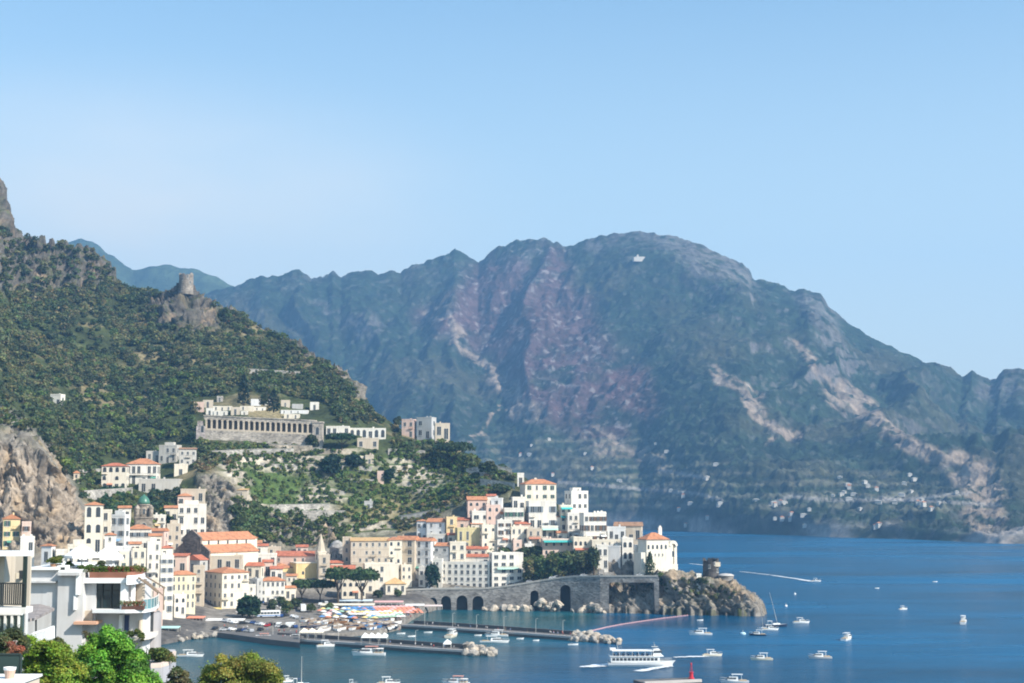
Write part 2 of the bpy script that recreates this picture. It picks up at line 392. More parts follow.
# the hill's noise: lumps everywhere, craggy on rock
N0 = gridnormals(HB)
HB0 = HB.copy()
q = HB / np.array([26., 26., 40.])
crag = (ridged(q, 5, .55) - .45)
crag2 = ridged(HB / np.array([8., 8., 20.]) + 9, 4, .62) - .5
far = sstep(1000, 1350, HB[..., 1])
tops = sstep(nb - 10, nb - 1, np.arange(nb))[None, :]
amp = rock * (7.5 + 18 * far) * (1 - .7 * tops)
amp *= np.where(HB[..., 1] < 830, .62, 1) * (1 - .75 * sstep(715, 752, PX))
HB = HB + N0 * (amp * crag)[..., None] + N0 * (rock * (4.5 + 3 * far) * crag2)[..., None]
wood = sstep(880, 980, HB[..., 1]) * (1 - rock) * (1 - terr)
cl_ = ridged(HB * np.array([1 / 17., 1 / 17., 1 / 60.]) + np.array([1, .6, 0]) * HB[..., 2:3] * .045 + 21, 6, .74) - .5
HB = HB + N0 * (rock * np.where(HB[..., 1] < 905, 9.5, 3.) * (1 - .7 * tops) * np.sign(cl_) * np.abs(cl_) ** .8)[..., None]
HB[..., 2] += rock * (HB[..., 1] < 800) * (HB[..., 2] > 60) * 5.5 * fbm(HB / np.array([7., 7., 30.]) + 60, 3)
HB[..., 2] += wood * (5 * fbm(HB / 60., 4)) * (1 - .6 * tops)
# crest: small jagged outline on rocky skyline
HB[..., 2] += tops * rock * 9 * fbm(HB / 9., 3)
# terraces: real steps
st = 5.2
zt = HB[..., 2] + 2.2 * fbm(HB / 45. + 3, 2); fr = zt / st - np.floor(zt / st)
step = (np.floor(zt / st) + sstep(.62, .98, fr)) * st
HB[..., 2] = HB[..., 2] * (1 - terr) + terr * (HB[..., 2] + (step - zt) * .9)
wallface = terr * sstep(.60, .70, fr) * (1 - sstep(.97, 1.0, fr)) * sstep(-.35, .1, fbm(HB / 40. + 8, 2))
# ---- colours
C = np.zeros(HB.shape)
n1 = fbm(HB / 22. + 5, 4)[..., None]; n2 = fbm(HB / 70. + 2, 3)[..., None]
soil = np.array([.20, .165, .09]) * (1 + .35 * n1); floor_ = np.array([.050, .062, .024]) * (1 + .5 * n1)
C[:] = floor_ + (soil - floor_) * sstep(.05, .5, n2 + .3 * n1)
town = 1 - sstep(880, 930, HB[..., 1]); town = town * (1 - polymask(PX, PY, [(66, 466), (212, 464), (206, 500), (178, 528), (125, 532), (100, 518), (82, 500)], 5)); town = town[..., None] * (1 - terr[..., None]) * (1 - rock[..., None])
C = C * (1 - town) + town * (np.array([.235, .21, .175]) * (1 + .3 * n1))
flatw = (1 - sstep(8.5, 11, HB[..., 2]))[..., None] * town; C = C * (1 - flatw) + flatw * (np.array([.125, .115, .105]) * (1 + .3 * n1))
tg = np.array([.066, .100, .030]) * (1 + .5 * n1); tg2 = np.array([.22, .19, .085])
tcol = tg + (tg2 - tg) * sstep(-.05, .5, n2 - .3 * n1)
C = C * (1 - terr[..., None]) + terr[..., None] * tcol
C = C * (1 - wallface[..., None]) + wallface[..., None] * np.array([.40, .35, .28]) * (1 + .5 * n1)
rc = np.array([.245, .218, .185]) * (1 + .3 * n1)
warm = polymask(PX, PY, [(-140, 420), (70, 470), (90, 560), (-140, 560)], 10)[..., None]
rc = rc * (1 - warm) + warm * np.array([.31, .255, .20]) * (1 + .3 * n1)
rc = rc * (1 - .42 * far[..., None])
och = sstep(.15, .55, fbm(HB / 15. + 40, 3))[..., None]
rc = rc * (1 - .6 * och) + .6 * och * np.array([.38, .27, .165])
N1 = gridnormals(HB)
flat = sstep(.55, .85, N1[..., 2])[..., None] * sstep(-.25, .3, fbm(HB / 13. + 11, 3))[..., None]
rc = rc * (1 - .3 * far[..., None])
near = (1 - sstep(840, 900, HB[..., 1]))[..., None]
veg = np.clip(flat * (1 - .75 * warm) + .35 * (1 - near) * sstep(.1, .5, fbm(HB / 20. + 77, 3))[..., None], 0, 1)
rc = rc * (1 - veg) + veg * np.array([.065, .075, .032])
lite = sstep(.25, .6, fbm(HB / np.array([9., 9., 5.]) + 90, 3))[..., None]; rc = rc * (1 + .45 * lite)
crk = sstep(.18, .5, crag2 * -1)[..., None]; rc = rc * (1 - .5 * crk)
wet = (1 - sstep(1.0, 2.6, HB[..., 2]))[..., None] * near
rc = rc * (1 - wet) + wet * np.array([.06, .055, .045])
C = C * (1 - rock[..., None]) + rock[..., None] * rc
# grey beach and quay ground by the water
beach = (polymask(PX, PY, [(205, 640), (205, 606), (300, 604), (395, 600), (445, 603), (445, 612), (400, 640)], 3))[..., None]
C = C * (1 - beach) + beach * np.array([.21, .19, .165]) * (1 + .3 * n1)
# back of the hill, down to the water behind
back = []
e = HB[:, -1]; zr = e[:, 2]
for k in range(1, 15):
    t = k / 14.; b = e.copy()
    b[:, 1] += t * np.maximum(30, zr * 1.5); b[:, 0] *= b[:, 1] / e[:, 1]
    b[:, 2] = zr + (-4 - zr) * (1 - (1 - t) ** 1.5) * 1.0 + 6 * fbm(b / 40., 3) * (1 - t) * (zr > 40); back.append(b)
HB = np.concatenate([HB, np.stack(back, 1)], 1)
C = np.concatenate([C, np.repeat(C[:, nb - 1:nb], 14, 1)], 1)
# skirt under the waterline
sk = HB[:, :1].copy(); sk[..., 2] = -4; sk[..., 1] -= 1.0
HB = np.concatenate([sk, HB], 1); C = np.concatenate([C[:, :1], C], 1)
end = HB[-1:].copy(); end[..., 2] = -4; end[..., 0] += 2
HB = np.concatenate([HB, end], 0); C = np.concatenate([C, C[-1:]], 0)
me = gridmesh('hill', HB, np.clip(C, .01, .9), attrmat('hill_ground', (.30, 1.3)))
hill = link('hill', me); tag(hill, 'steep wooded and terraced coastal hill carrying the old town and its rocky point', 'hill', kind='structure')
bv_ = BVHTree.FromPolygons([tuple(p) for p in HB.reshape(-1, 3)],
      [tuple(p.vertices) for p in me.polygons])
def hit(px, py):
    d = Vector(ray(px, py)).normalized()
    h = bv_.ray_cast(Vector((0, 0, CZ)), d)
    return h[0]
def ground(px, py, Yd=None):
    for k in range(30):
        h = hit(px, py + k)
        if h is not None: return h if k == 0 else at(px, py, h.y)
    return at(px, py, 900)
def drop(x, y):
    h = bv_.ray_cast(Vector((x, y, 900)), Vector((0, 0, -1)))
    return h[0].z if h[0] is not None else 0.0

# ---- the far mountain: a height field in polar plan, shore to crest
mx = np.linspace(170, 1230, 760); NV = 330
mr = table(mx, [(170, 303, 5000), (230, 287, 4946), (262, 276, 4917), (278, 277, 4902), (288, 272, 4893), (300, 269, 4883), (311, 277, 4873), (328, 275, 4857), (333, 270, 4853), (341, 277, 4846), (352, 273, 4836), (368, 271, 4821), (380, 274, 4810), (392, 271, 4799), (400, 273, 4792), (412, 265, 4781), (430, 260, 4765), (445, 255, 4752), (455, 249, 4743), (463, 254, 4735), (478, 262, 4722), (490, 252, 4706), (515, 241, 4672), (530, 238, 4651), (548, 240, 4626), (565, 246, 4603), (585, 239, 4576), (610, 234, 4541), (640, 231, 4500), (670, 234, 4457), (700, 245, 4415), (730, 258, 4372), (748, 268, 4347), (752, 277, 4341), (785, 288, 4294), (795, 291, 4280), (805, 289, 4266), (820, 294, 4244), (829, 306, 4231), (850, 325, 4196), (880, 343, 4145), (900, 352, 4111), (925, 361, 4068), (945, 366, 4034), (962, 377, 4005), (972, 371, 3988), (990, 381, 3958), (996, 379, 3948), (1003, 370, 3936), (1020, 368, 3907), (1032, 376, 3890), (1100, 415, 3808), (1230, 470, 3650)])
ms = table(mx, [(170, 525.5), (560, 528), (640, 529), (700, 531.6), (760, 534.2), (790, 534.8), (830, 536.5), (900, 538.5), (960, 541), (1000, 543), (1030, 543.5), (1100, 545), (1230, 548)])[0]
msY = (CZ) * F / (ms - 500)
R1 = at_np(mx, mr[0], mr[1]); zr = R1[:, 2]
v = np.linspace(0, 1, NV)[None, :]
Ym = msY[:, None] + (mr[1] - msY)[:, None] * (.12 * v + .88 * v ** 1.05)
prof = .022 * sstep(0, .015, v) + .978 * (.80 * v + .20 * v ** 3)
Zm = zr[:, None] * prof
P0 = at_np(mx, ms, msY); xr0 = P0[:, 0] / P0[:, 1]; xr1 = R1[:, 0] / R1[:, 1]
M = np.stack([(xr0[:, None] * (1 - v) + xr1[:, None] * v) * Ym, Ym, Zm], -1)
env = (np.clip(v, 0, 1) ** .6) * (1 - sstep(.80, 1.0, v)) + .0
wq = fbm(M / 900., 3)[..., None] * np.array([260., 0, 0])
rq = (M + wq) * np.array([1 / 560., 1 / 2600., 1 / 4000.]) + 3.1
big = ridged(rq, 3, .5) - .55
rq2 = (M + wq * .6) * np.array([1 / 190., 1 / 300., 1 / 240.]) + 8
mid = ridged(rq2, 4, .55) - .5
fine = ridged(M / np.array([52., 60., 48.]), 5, .68) - .5
edge = sstep(0, .04, v)
M[..., 2] += env * edge * (150 * big + 30 * mid) + edge * (.25 + .75 * (1 - sstep(.9, 1, v))) * 21 * fine
M[..., 2] += sstep(0, .012, v) * (1 - sstep(.05, .16, v)) * 34 * np.maximum(0, fbm(M / np.array([150., 240., 900.]) + 70, 4) + .15)
M[..., 2] += sstep(.9, 1, v) * (8 * fbm(M / np.array([30., 60., 60.]) + 41, 4) * (.4 + 1.2 * sstep(-.1, .4, fbm(M / 260. + 33, 2))) + 10 * (ridged(M / np.array([60., 120., 90.]) + 51, 3) - .5))
M[..., 2] = np.maximum(M[..., 2], np.where(v < .004, -3, 1.5))
# the same again in plan so that spurs and gullies lean towards the sea
M[..., 1] -= env * edge * (150 * big + 22 * mid)
MPX, MPY = proj_np(M)
NM = gridnormals(M)
slope = NM[..., 2]
wxm = MPX + 14 * fbm(M / 160., 4); wym = MPY + 12 * fbm(M / 160. + 30, 4)
nn = fbm(M / 70., 4)[..., None]; nl = fbm(M / 330. + 9, 4)[..., None]
green = np.array([.028, .046, .024]) * (1 + .4 * nn); dry = np.array([.062, .064, .034]) * (1 + .3 * nn)
CM = green + (dry - green) * sstep(-.1, .55, nl)
CM = np.array(CM)
def blend(mask, rgb, k=1.0):
    global CM
    w = np.clip(mask * k, 0, 1)[..., None]; CM = CM * (1 - w) + w * np.array(rgb) * (1 + .3 * nn)
burnt = polymask(wxm, wym, [(420, 320), (462, 290), (470, 262), (520, 240), (560, 250), (580, 290), (600, 330), (650, 380), (655, 410), (620, 440), (580, 440), (520, 410), (500, 360), (470, 335), (440, 340)], 14)
blend(burnt * sstep(-.7, .15, nl[..., 0] + .6 * nn[..., 0]), (.115, .062, .062), .8)
blend(polymask(wxm, wym, [(600, 375), (645, 370), (660, 395), (640, 425), (610, 400)], 9), (.14, .068, .058), .6)
scar = np.zeros(MPX.shape)
for pts, w in [([(440, 318), (468, 340), (488, 362), (500, 385)], 7), ([(495, 380), (512, 400), (530, 412)], 15), ([(716, 368), (740, 390), (765, 410), (786, 432)], 8),
               ([(830, 385), (855, 405), (890, 435), (935, 458), (945, 470)], 12), ([(800, 350), (830, 385)], 6), ([(965, 470), (985, 500), (990, 540)], 24),
               ([(585, 420), (602, 432), (606, 440)], 4), ([(478, 425), (474, 440)], 4), ([(492, 412), (484, 430)], 3), ([(600, 446), (660, 462)], 9), ([(770, 442), (798, 433)], 3)]:
    scar = np.maximum(scar, linemask(wxm, wym, pts, w * 1.1))
rockm = sstep(.50, .22, slope + .25 * fbm(M / 45. + 4, 3))
rockm = np.maximum(rockm * (.25 + .75 * polymask(wxm, wym, [(690, 235), (760, 265), (840, 300), (860, 350), (960, 480), (840, 440), (740, 360), (690, 290)], 20)), 0)
for poly, k in [([(580, 230), (640, 226), (700, 240), (752, 266), (752, 290), (700, 280), (680, 255), (640, 243), (590, 246)], .75), ([(345, 330), (365, 312), (378, 325), (360, 345)], .8), ([(318, 312), (342, 316), (338, 328), (320, 326)], .8),
                ([(320, 262), (470, 262), (470, 272), (280, 284)], .35), ([(985, 368), (1030, 366), (1030, 400), (985, 396)], .7), ([(790, 288), (832, 298), (850, 345), (826, 352), (808, 320)], .7), ([(520, 245), (540, 240), (538, 300), (520, 300)], .4)]:
    rockm = np.maximum(rockm, polymask(wxm, wym, poly, 7) * k * sstep(-.35, .25, fbm(M / 38. + 13, 4) + .3 * (1 - slope)))
blend(rockm, (.235, .205, .185), .7)
blend(scar * sstep(-.5, .1, fbm(M / 45. + 21, 4)), (.35, .265, .185), .85)
spk = sstep(.34, .5, fbm(M / 24. + 61, 3)) * (.35 + .65 * burnt); blend(spk, (.32, .29, .26), .55)
terrm = polymask(wxm, wym, [(430, 440), (620, 430), (760, 470), (960, 470), (960, 520), (640, 520), (430, 500)], 14)
blend(terrm * sstep(.0, .5, np.sin(M[..., 2] / 3.4) * .5 + fbm(M / 60., 3)), (.21, .195, .125), .6)
cl = (1 - sstep(18, 34, M[..., 2] + 12 * nn[..., 0])) * (MPY > 505) * sstep(-.35, .2, fbm(M / np.array([130., 200., 90.]) + 17, 3)); blend(cl, (.42, .37, .31), .8)
for pts in [[(560, 482), (640, 489), (700, 494), (722, 500)], [(770, 505), (790, 496), (830, 500), (880, 500), (905, 500), (925, 497), (970, 493)], [(660, 470), (705, 478)], [(880, 498), (1000, 505)]]:
    blend(linemask(MPX + 2 * nn[..., 0], MPY, pts, 2.2), (.40, .36, .31), .6)
# back slope
e = M[:, -1]; bk = []
for k in range(1, 9):
    t = k / 8.; b = e.copy(); b[:, 1] += t * 1300; b[:, 0] *= b[:, 1] / e[:, 1]; b[:, 2] = e[:, 2] * (1 - t) ** 1.0 - 3; bk.append(b)
M2 = np.concatenate([M, np.stack(bk, 1)], 1); CM2 = np.concatenate([CM, np.repeat(CM[:, -1:], 8, 1)], 1)
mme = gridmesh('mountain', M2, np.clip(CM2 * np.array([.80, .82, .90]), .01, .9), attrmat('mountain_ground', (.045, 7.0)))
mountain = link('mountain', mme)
tag(mountain, 'broad hazy mountain with a burnt slope and pale rock scars across the bay', 'mountain', kind='structure')
mbv = BVHTree.FromPolygons([tuple(p) for p in M2.reshape(-1, 3)], [tuple(p.vertices) for p in mme.polygons])
def mhit(px, py):
    return mbv.ray_cast(Vector((0, 0, CZ)), Vector(ray(px, py)).normalized())[0]
# ---- the last blue ridge behind
dx_ = np.linspace(-60, 480, 200)
dr = table(dx_, [(-60, 250), (40, 246), (70, 242), (82, 239), (92, 242), (104, 250), (120, 262), (133, 271), (150, 266), (165, 265), (180, 267), (200, 270), (222, 280), (238, 290), (262, 283), (300, 292), (480, 330)])[0]
DR = at_np(dx_, dr, np.full(200, 5900.)); vv = np.linspace(0, 1, 70)[None, :]
D = np.stack([(DR[:, 0] / 5900)[:, None] * (5000 + 900 * vv), np.broadcast_to(5000 + 900 * vv, (200, 70)), DR[:, 2][:, None] * vv ** 1.1], -1)
D[..., 2] += (ridged(D / np.array([500., 1500., 2000.]), 4) - .5) * 160 * vv * (1 - sstep(.85, 1, vv)) + 10 * fbm(D / 60., 2) * vv
D = np.concatenate([D, (D[:, -1:] * np.array([1.1, 1.1, 0]))], 1)
dn = fbm(D / 150., 3)[..., None]
link('distant_ridge', gridmesh('distant_ridge', D, np.clip(np.array([.05, .07, .032]) * (1 + .5 * dn), .01, 1), attrmat('mountain_ground', None)))
tag(bpy.data.objects['distant_ridge'], 'farthest blue ridge showing behind the near hill', 'ridge', kind='structure')

# ================================================================== SEA
def sea_material():
    m, nt, b = _new('sea_water'); N, L = nt.nodes.new, nt.links.new
    tc = N('ShaderNodeTexCoord')
    big_ = N('ShaderNodeTexNoise'); big_.inputs['Scale'].default_value = .006; big_.inputs['Detail'].default_value = 4
    mp = N('ShaderNodeMapping'); mp.inputs['Scale'].default_value = (.35, 1.0, 1); mp.inputs['Rotation'].default_value = (0, 0, .2)
    L(tc.outputs['Object'], mp.inputs['Vector']); L(mp.outputs[0], big_.inputs['Vector'])
    at_ = N('ShaderNodeAttribute'); at_.attribute_name = 'Col'
    r = N('ShaderNodeMapRange'); r.inputs[1].default_value = .3; r.inputs[2].default_value = .7; r.inputs[3].default_value = .6; r.inputs[4].default_value = 1.45
    L(big_.outputs['Fac'], r.inputs[0])
    vm = N('ShaderNodeVectorMath'); vm.operation = 'SCALE'; L(at_.outputs['Color'], vm.inputs[0]); L(r.outputs[0], vm.inputs['Scale'])
    st_ = N('ShaderNodeTexNoise'); st_.inputs['Scale'].default_value = .035; st_.inputs['Detail'].default_value = 6; st_.inputs['Roughness'].default_value = .65
    mp3 = N('ShaderNodeMapping'); mp3.inputs['Scale'].default_value = (.3, 1.0, 1); mp3.inputs['Rotation'].default_value = (0, 0, -.12); L(tc.outputs['Object'], mp3.inputs['Vector']); L(mp3.outputs[0], st_.inputs['Vector'])
    r3 = N('ShaderNodeMapRange'); r3.inputs[1].default_value = .3; r3.inputs[2].default_value = .7; r3.inputs[3].default_value = .72; r3.inputs[4].default_value = 1.3; L(st_.outputs['Fac'], r3.inputs[0])
    vm3 = N('ShaderNodeVectorMath'); vm3.operation = 'SCALE'; L(vm.outputs[0], vm3.inputs[0]); L(r3.outputs[0], vm3.inputs['Scale'])
    L(vm3.outputs[0], b.inputs['Base Color'])
    rr = N('ShaderNodeMapRange'); rr.inputs[1].default_value = .35; rr.inputs[2].default_value = .65; rr.inputs[3].default_value = .12; rr.inputs[4].default_value = .34; L(big_.outputs['Fac'], rr.inputs[0]); L(rr.outputs[0], b.inputs['Roughness'])
    w1 = N('ShaderNodeTexNoise'); w1.inputs['Scale'].default_value = .22; w1.inputs['Detail'].default_value = 7; w1.inputs['Roughness'].default_value = .62
    mp2 = N('ShaderNodeMapping'); mp2.inputs['Scale'].default_value = (.6, 1, 1); L(tc.outputs['Object'], mp2.inputs['Vector']); L(mp2.outputs[0], w1.inputs['Vector'])
    bp = N('ShaderNodeBump'); bp.inputs['Strength'].default_value = .9; bp.inputs['Distance'].default_value = 1.1
    L(w1.outputs['Fac'], bp.inputs['Height']); L(bp.outputs[0], b.inputs['Normal'])
    b.inputs['IOR'].default_value = 1.33; b.inputs['Specular IOR Level'].default_value = .10
    return m
sx = np.concatenate([np.linspace(-3200, -420, 12), np.linspace(-400, 600, 110), np.linspace(640, 3200, 14)])
sy = np.concatenate([np.linspace(-300, 300, 10), np.linspace(320, 1150, 120), np.linspace(1200, 6700, 26)])
S = np.stack(np.meshgrid(sx, sy, indexing='ij') + [np.zeros((len(sx), len(sy)))], -1)
SPX, SPY = proj_np(np.where(S[..., 1:2] < 60, np.array([0., 60., 0.]), S))
deep = np.array([.0015, .070, .154]); teal = np.array([.008, .062, .084]); shal = np.array([.016, .100, .110])
hb = polymask(SPX, SPY, [(-200, 600), (400, 600), (585, 612), (585, 640), (500, 664), (420, 700), (-200, 760)], 30)
cove = polymask(SPX, SPY, [(400, 612), (600, 611), (600, 622), (520, 628), (400, 628)], 9)
SC = deep + (teal - deep) * hb[..., None]; SC = SC + (shal - SC) * cove[..., None]
link('sea', gridmesh('sea', S, SC, sea_material())); tag(bpy.data.objects['sea'], 'calm deep blue sea turning teal inside the harbour', 'sea', kind='structure')
# ================================================================== LIGHT, SKY, AIR
SUN = Vector((.76, -.48, .74)).normalized()
sd = bpy.data.lights.new('sun', 'SUN'); so = bpy.data.objects.new('sun', sd); col.objects.link(so)
sd.energy = 4.9; sd.angle = R(.5); sd.color = (1.0, .93, .83)
so.rotation_euler = (-SUN).to_track_quat('-Z', 'Y').to_euler(); so.location = (300, -100, 300)
w = bpy.data.worlds.new('World'); scene.world = w; w.use_nodes = True
nt = w.node_tree; N, L = nt.nodes.new, nt.links.new
bg = nt.nodes['Background']; bg.inputs['Strength'].default_value = .13
sky = N('ShaderNodeTexSky'); sky.sky_type = 'NISHITA'; sky.sun_disc = False
sky.sun_elevation = math.asin(SUN.z); sky.sun_rotation = math.atan2(SUN.x, SUN.y)
sky.altitude = 60; sky.air_density = 1.0; sky.dust_density = .8; sky.ozone_density = 1.0
tc = N('ShaderNodeTexCoord')
mp = N('ShaderNodeMapping'); mp.inputs['Scale'].default_value = (5, 5, 16); mp.inputs['Rotation'].default_value = (0, R(18), 0)
L(tc.outputs['Generated'], mp.inputs['Vector'])
cn = N('ShaderNodeTexNoise'); cn.inputs['Scale'].default_value = 1.0; cn.inputs['Detail'].default_value = 5; cn.inputs['Roughness'].default_value = .5
L(mp.outputs[0], cn.inputs['Vector'])
def mask_at(d, r0, r1):
    vs = N('ShaderNodeVectorMath'); vs.operation = 'SUBTRACT'; L(tc.outputs['Generated'], vs.inputs[0]); vs.inputs[1].default_value = d
    sc = N('ShaderNodeVectorMath'); sc.operation = 'MULTIPLY'; L(vs.outputs[0], sc.inputs[0]); sc.inputs[1].default_value = (1, 1, 2.3)
    ln = N('ShaderNodeVectorMath'); ln.operation = 'LENGTH'; L(sc.outputs[0], ln.inputs[0])
    mr = N('ShaderNodeMapRange'); mr.interpolation_type = 'SMOOTHSTEP'; mr.inputs[1].default_value = r1; mr.inputs[2].default_value = r0
    L(ln.outputs['Value'], mr.inputs[0]); return mr.outputs[0]
dvec = Vector(ray(150, 245)).normalized()
m1 = mask_at(dvec, .0, .30)
mr = N('ShaderNodeMapRange'); mr.inputs[1].default_value = .1; mr.inputs[2].default_value = .75; L(cn.outputs['Fac'], mr.inputs[0])
mm = N('ShaderNodeMath'); mm.operation = 'MULTIPLY'; L(m1, mm.inputs[0]); L(mr.outputs[0], mm.inputs[1])
ms2 = N('ShaderNodeMath'); ms2.operation = 'MULTIPLY'; ms2.inputs[1].default_value = 1.0; L(mm.outputs[0], ms2.inputs[0])
mixs = N('ShaderNodeMix'); mixs.data_type = 'RGBA'; L(ms2.outputs[0], mixs.inputs[0]); tint = N('ShaderNodeMix'); tint.data_type = 'RGBA'; tint.blend_type = 'MULTIPLY'; tint.inputs[0].default_value = 1; tint.inputs[7].default_value = (.87, 1.035, 1.0, 1)
L(sky.outputs[0], tint.inputs[6]); L(tint.outputs[2], mixs.inputs[6])
mixs.inputs[7].default_value = (6.0, 5.6, 5.1, 1)
sxyz = N('ShaderNodeSeparateXYZ'); L(tc.outputs['Generated'], sxyz.inputs[0])
hr = N('ShaderNodeMapRange'); hr.interpolation_type = 'SMOOTHSTEP'; hr.inputs[1].default_value = .40; hr.inputs[2].default_value = .03; hr.inputs[4].default_value = .88; L(sxyz.outputs['Z'], hr.inputs[0])
mixh = N('ShaderNodeMix'); mixh.data_type = 'RGBA'; L(hr.outputs[0], mixh.inputs[0]); L(mixs.outputs[2], mixh.inputs[6]); mixh.inputs[7].default_value = (4.1, 4.6, 4.55, 1)
L(mixh.outputs[2], bg.inputs['Color'])
# haze: one closed box of even, pale air
HZ = MB().box(-3300, 3300, -330, 6800, -6, 1180)
hm = bpy.data.materials.new('haze_air'); hm.use_nodes = True; hn = hm.node_tree
hn.nodes.remove(hn.nodes['Principled BSDF'])
pv = hn.nodes.new('ShaderNodeVolumePrincipled'); pv.inputs['Color'].default_value = (.26, .565, 1.0, 1)
pv.inputs['Density'].default_value = 1.15e-4; pv.inputs['Density Attribute'].default_value = ''; pv.inputs['Anisotropy'].default_value = .1
hn.links.new(pv.outputs[0], hn.nodes['Material Output'].inputs['Volume'])
hz = HZ.build('haze', hm); tag(hz, 'pale blue summer haze over the bay', 'haze', kind='stuff')
vs = scene.view_settings; vs.view_transform = 'Standard'; vs.look = 'None'; vs.exposure = 0.72; vs.gamma = 1; vs.use_curve_mapping = False
scene.cycles.use_denoising = True; scene.cycles.filter_width = 1.9
scene.cycles.max_bounces = 6; scene.cycles.diffuse_bounces = 2; scene.cycles.glossy_bounces = 2; scene.cycles.transmission_bounces = 2
scene.cycles.volume_bounces = 0; scene.cycles.transparent_max_bounces = 4; scene.cycles.sample_clamp_indirect = 6

# ================================================================== VEGETATION
def hsv_jit(c, rng, k=.25):
    return np.array(c) * (1 + k * (rng.rand() - .5) * 2) * np.array([1 + .3 * (rng.rand() - .5), 1, 1 + .3 * (rng.rand() - .5)])
def scatter(name, label, poly, n, rad, colors, K, size, avoid=None, ymin=0, ymax=1e9, dens=None, squash=.85):
    """a wooded mass on the hill: crowns of many leaf clumps"""
    P = np.array(poly, float); lo = P.min(0); hi = P.max(0); cen = []; rr = []; cc = []; k = 0; tries = 0
    while k < n and tries < n * 12:
        tries += 1
        x, y = lo + (hi - lo) * NR.rand(2)
        if polymask(np.array([x]), np.array([y]), poly, .5)[0] < .5: continue
        if avoid and any(polymask(np.array([x]), np.array([y]), a, .5)[0] > .5 for a in avoid): continue
        h = hit(x, y)
        if h is None or not (ymin < h.y < ymax): continue
        dn = pnoise(np.array([[h.x / 55, h.y / 55, h.z / 55]]))[0]
        if dens and NR.rand() > dens(dn): continue
        r = rad[0] + (rad[1] - rad[0]) * NR.rand() ** 1.5
        cen.append((h.x, h.y, h.z + r * .55)); rr.append((r, r, r * squash))
        ci = min(len(colors) - 1, max(0, int((dn * .9 + .5 + .35 * NR.normal()) * len(colors)))); cc.append(hsv_jit(colors[ci], NR)); k += 1
    return tag(leafcloud(name, cen, rr, cc, K, size, fill=.5), label, 'vegetation', kind='stuff')
DK, MD, LT, OL, DRY = (.056, .076, .030), (.090, .122, .036), (.130, .180, .042), (.138, .140, .054), (.185, .155, .075)
WOOD = [(-5, 296), (40, 294), (110, 284), (130, 292), (176, 294), (205, 318), (216, 340), (232, 372), (240, 392), (196, 398), (196, 440), (212, 448), (200, 470), (130, 458), (98, 470), (60, 480), (36, 446), (-5, 434)]
CEM = [(195, 400), (240, 398), (322, 402), (326, 446), (204, 441), (194, 420)]
avoid_c = [CEM, [(100, 460), (158, 460), (158, 444), (200, 444), (200, 498), (100, 498)], [(326, 424), (392, 424), (392, 450), (326, 450)], [(400, 415), (452, 415), (452, 442), (400, 442)], [(47, 388), (70, 388), (70, 408), (47, 408)], [(152, 300), (180, 286), (212, 288), (218, 330), (196, 336), (180, 322), (160, 328)]]
scatter('woodland_trees', 'dense dark green woodland covering the upper hill slope below the crags', [p if p[1] < 350 else p for p in WOOD], 1450, (1.9, 5.2), [DK, OL, MD, OL, DK, MD, OL], 95, .85, avoid_c + [[(60, 385), (190, 372), (200, 470), (60, 470)]], ymin=770, dens=lambda d: 1.0 if d > -.18 else .3)
scatter('hillside_orchards', 'lighter green orchards and bushes on the lower wooded slope above the villas', [(20, 388), (100, 370), (190, 368), (232, 392), (196, 398), (200, 470), (98, 470), (60, 478), (40, 440)], 700, (1.8, 4.2), [DK, MD, LT, MD, OL, LT, DK], 80, .8, avoid_c, ymin=770)
SCRUB = [(208, 306), (240, 313), (300, 349), (345, 375), (368, 410), (400, 430), (420, 440), (345, 428), (325, 402), (240, 392), (220, 345)]
scatter('hillside_scrub', 'dry olive scrub and low bushes on the open hillside right of the wood', SCRUB, 620, (1.2, 3.0), [MD, OL, DRY, OL, DK, OL], 60, .65, avoid_c)
scatter('hillside_trees', 'loose groups of darker trees dotted over the dry scrub slope', SCRUB, 260, (2.2, 4.8), [DK, MD, DK, MD], 90, .85, avoid_c)
scatter('ridge_scrub', 'low green bushes along the ridge between the villas and the crest ruins', [(392, 428), (420, 438), (452, 444), (500, 468), (520, 480), (470, 484), (430, 470), (392, 452)], 260, (1.3, 3.0), [MD, OL, DK, LT], 70, .7, avoid_c)
scatter('crag_bushes', 'dark bushes growing in the cracks of the grey crags on the skyline', [(0, 230), (60, 240), (110, 258), (118, 284), (60, 296), (0, 296)], 190, (2.2, 4.6), [DK, MD, OL, DK], 70, .9)
scatter('terrace_crops', 'green lemon trees and vines on the stepped garden terraces', [(206, 450), (330, 452), (440, 452), (472, 466), (468, 486), (440, 508), (412, 526), (345, 538), (320, 512), (250, 505), (235, 480)], 820, (.9, 2.2), [LT, MD, LT, MD, OL, LT, LT], 60, .6, dens=lambda d: 1.0 if d > 0 else .7)
scatter('slope_scrub', 'dry olive scrub on the slope between the gardens and the stacked houses', [(392, 520), (440, 500), (470, 476), (505, 476), (484, 498), (440, 516), (400, 534)], 190, (1.0, 2.4), [OL, MD, DRY, LT], 60, .6)
scatter('cliff_bushes', 'green bushes overgrowing the low cliff behind the yellow church', [(250, 508), (345, 516), (345, 545), (300, 546), (250, 545)], 190, (1.0, 2.8), [MD, LT, OL, MD], 70, .7)
scatter('valley_scrub', 'scrub and small gardens on the valley side around the hillside villas', [(66, 470), (100, 466), (104, 490), (140, 492), (206, 490), (200, 505), (178, 524), (130, 528), (100, 514), (82, 500)], 210, (1.0, 2.6), [MD, DK, OL, LT], 70, .65)
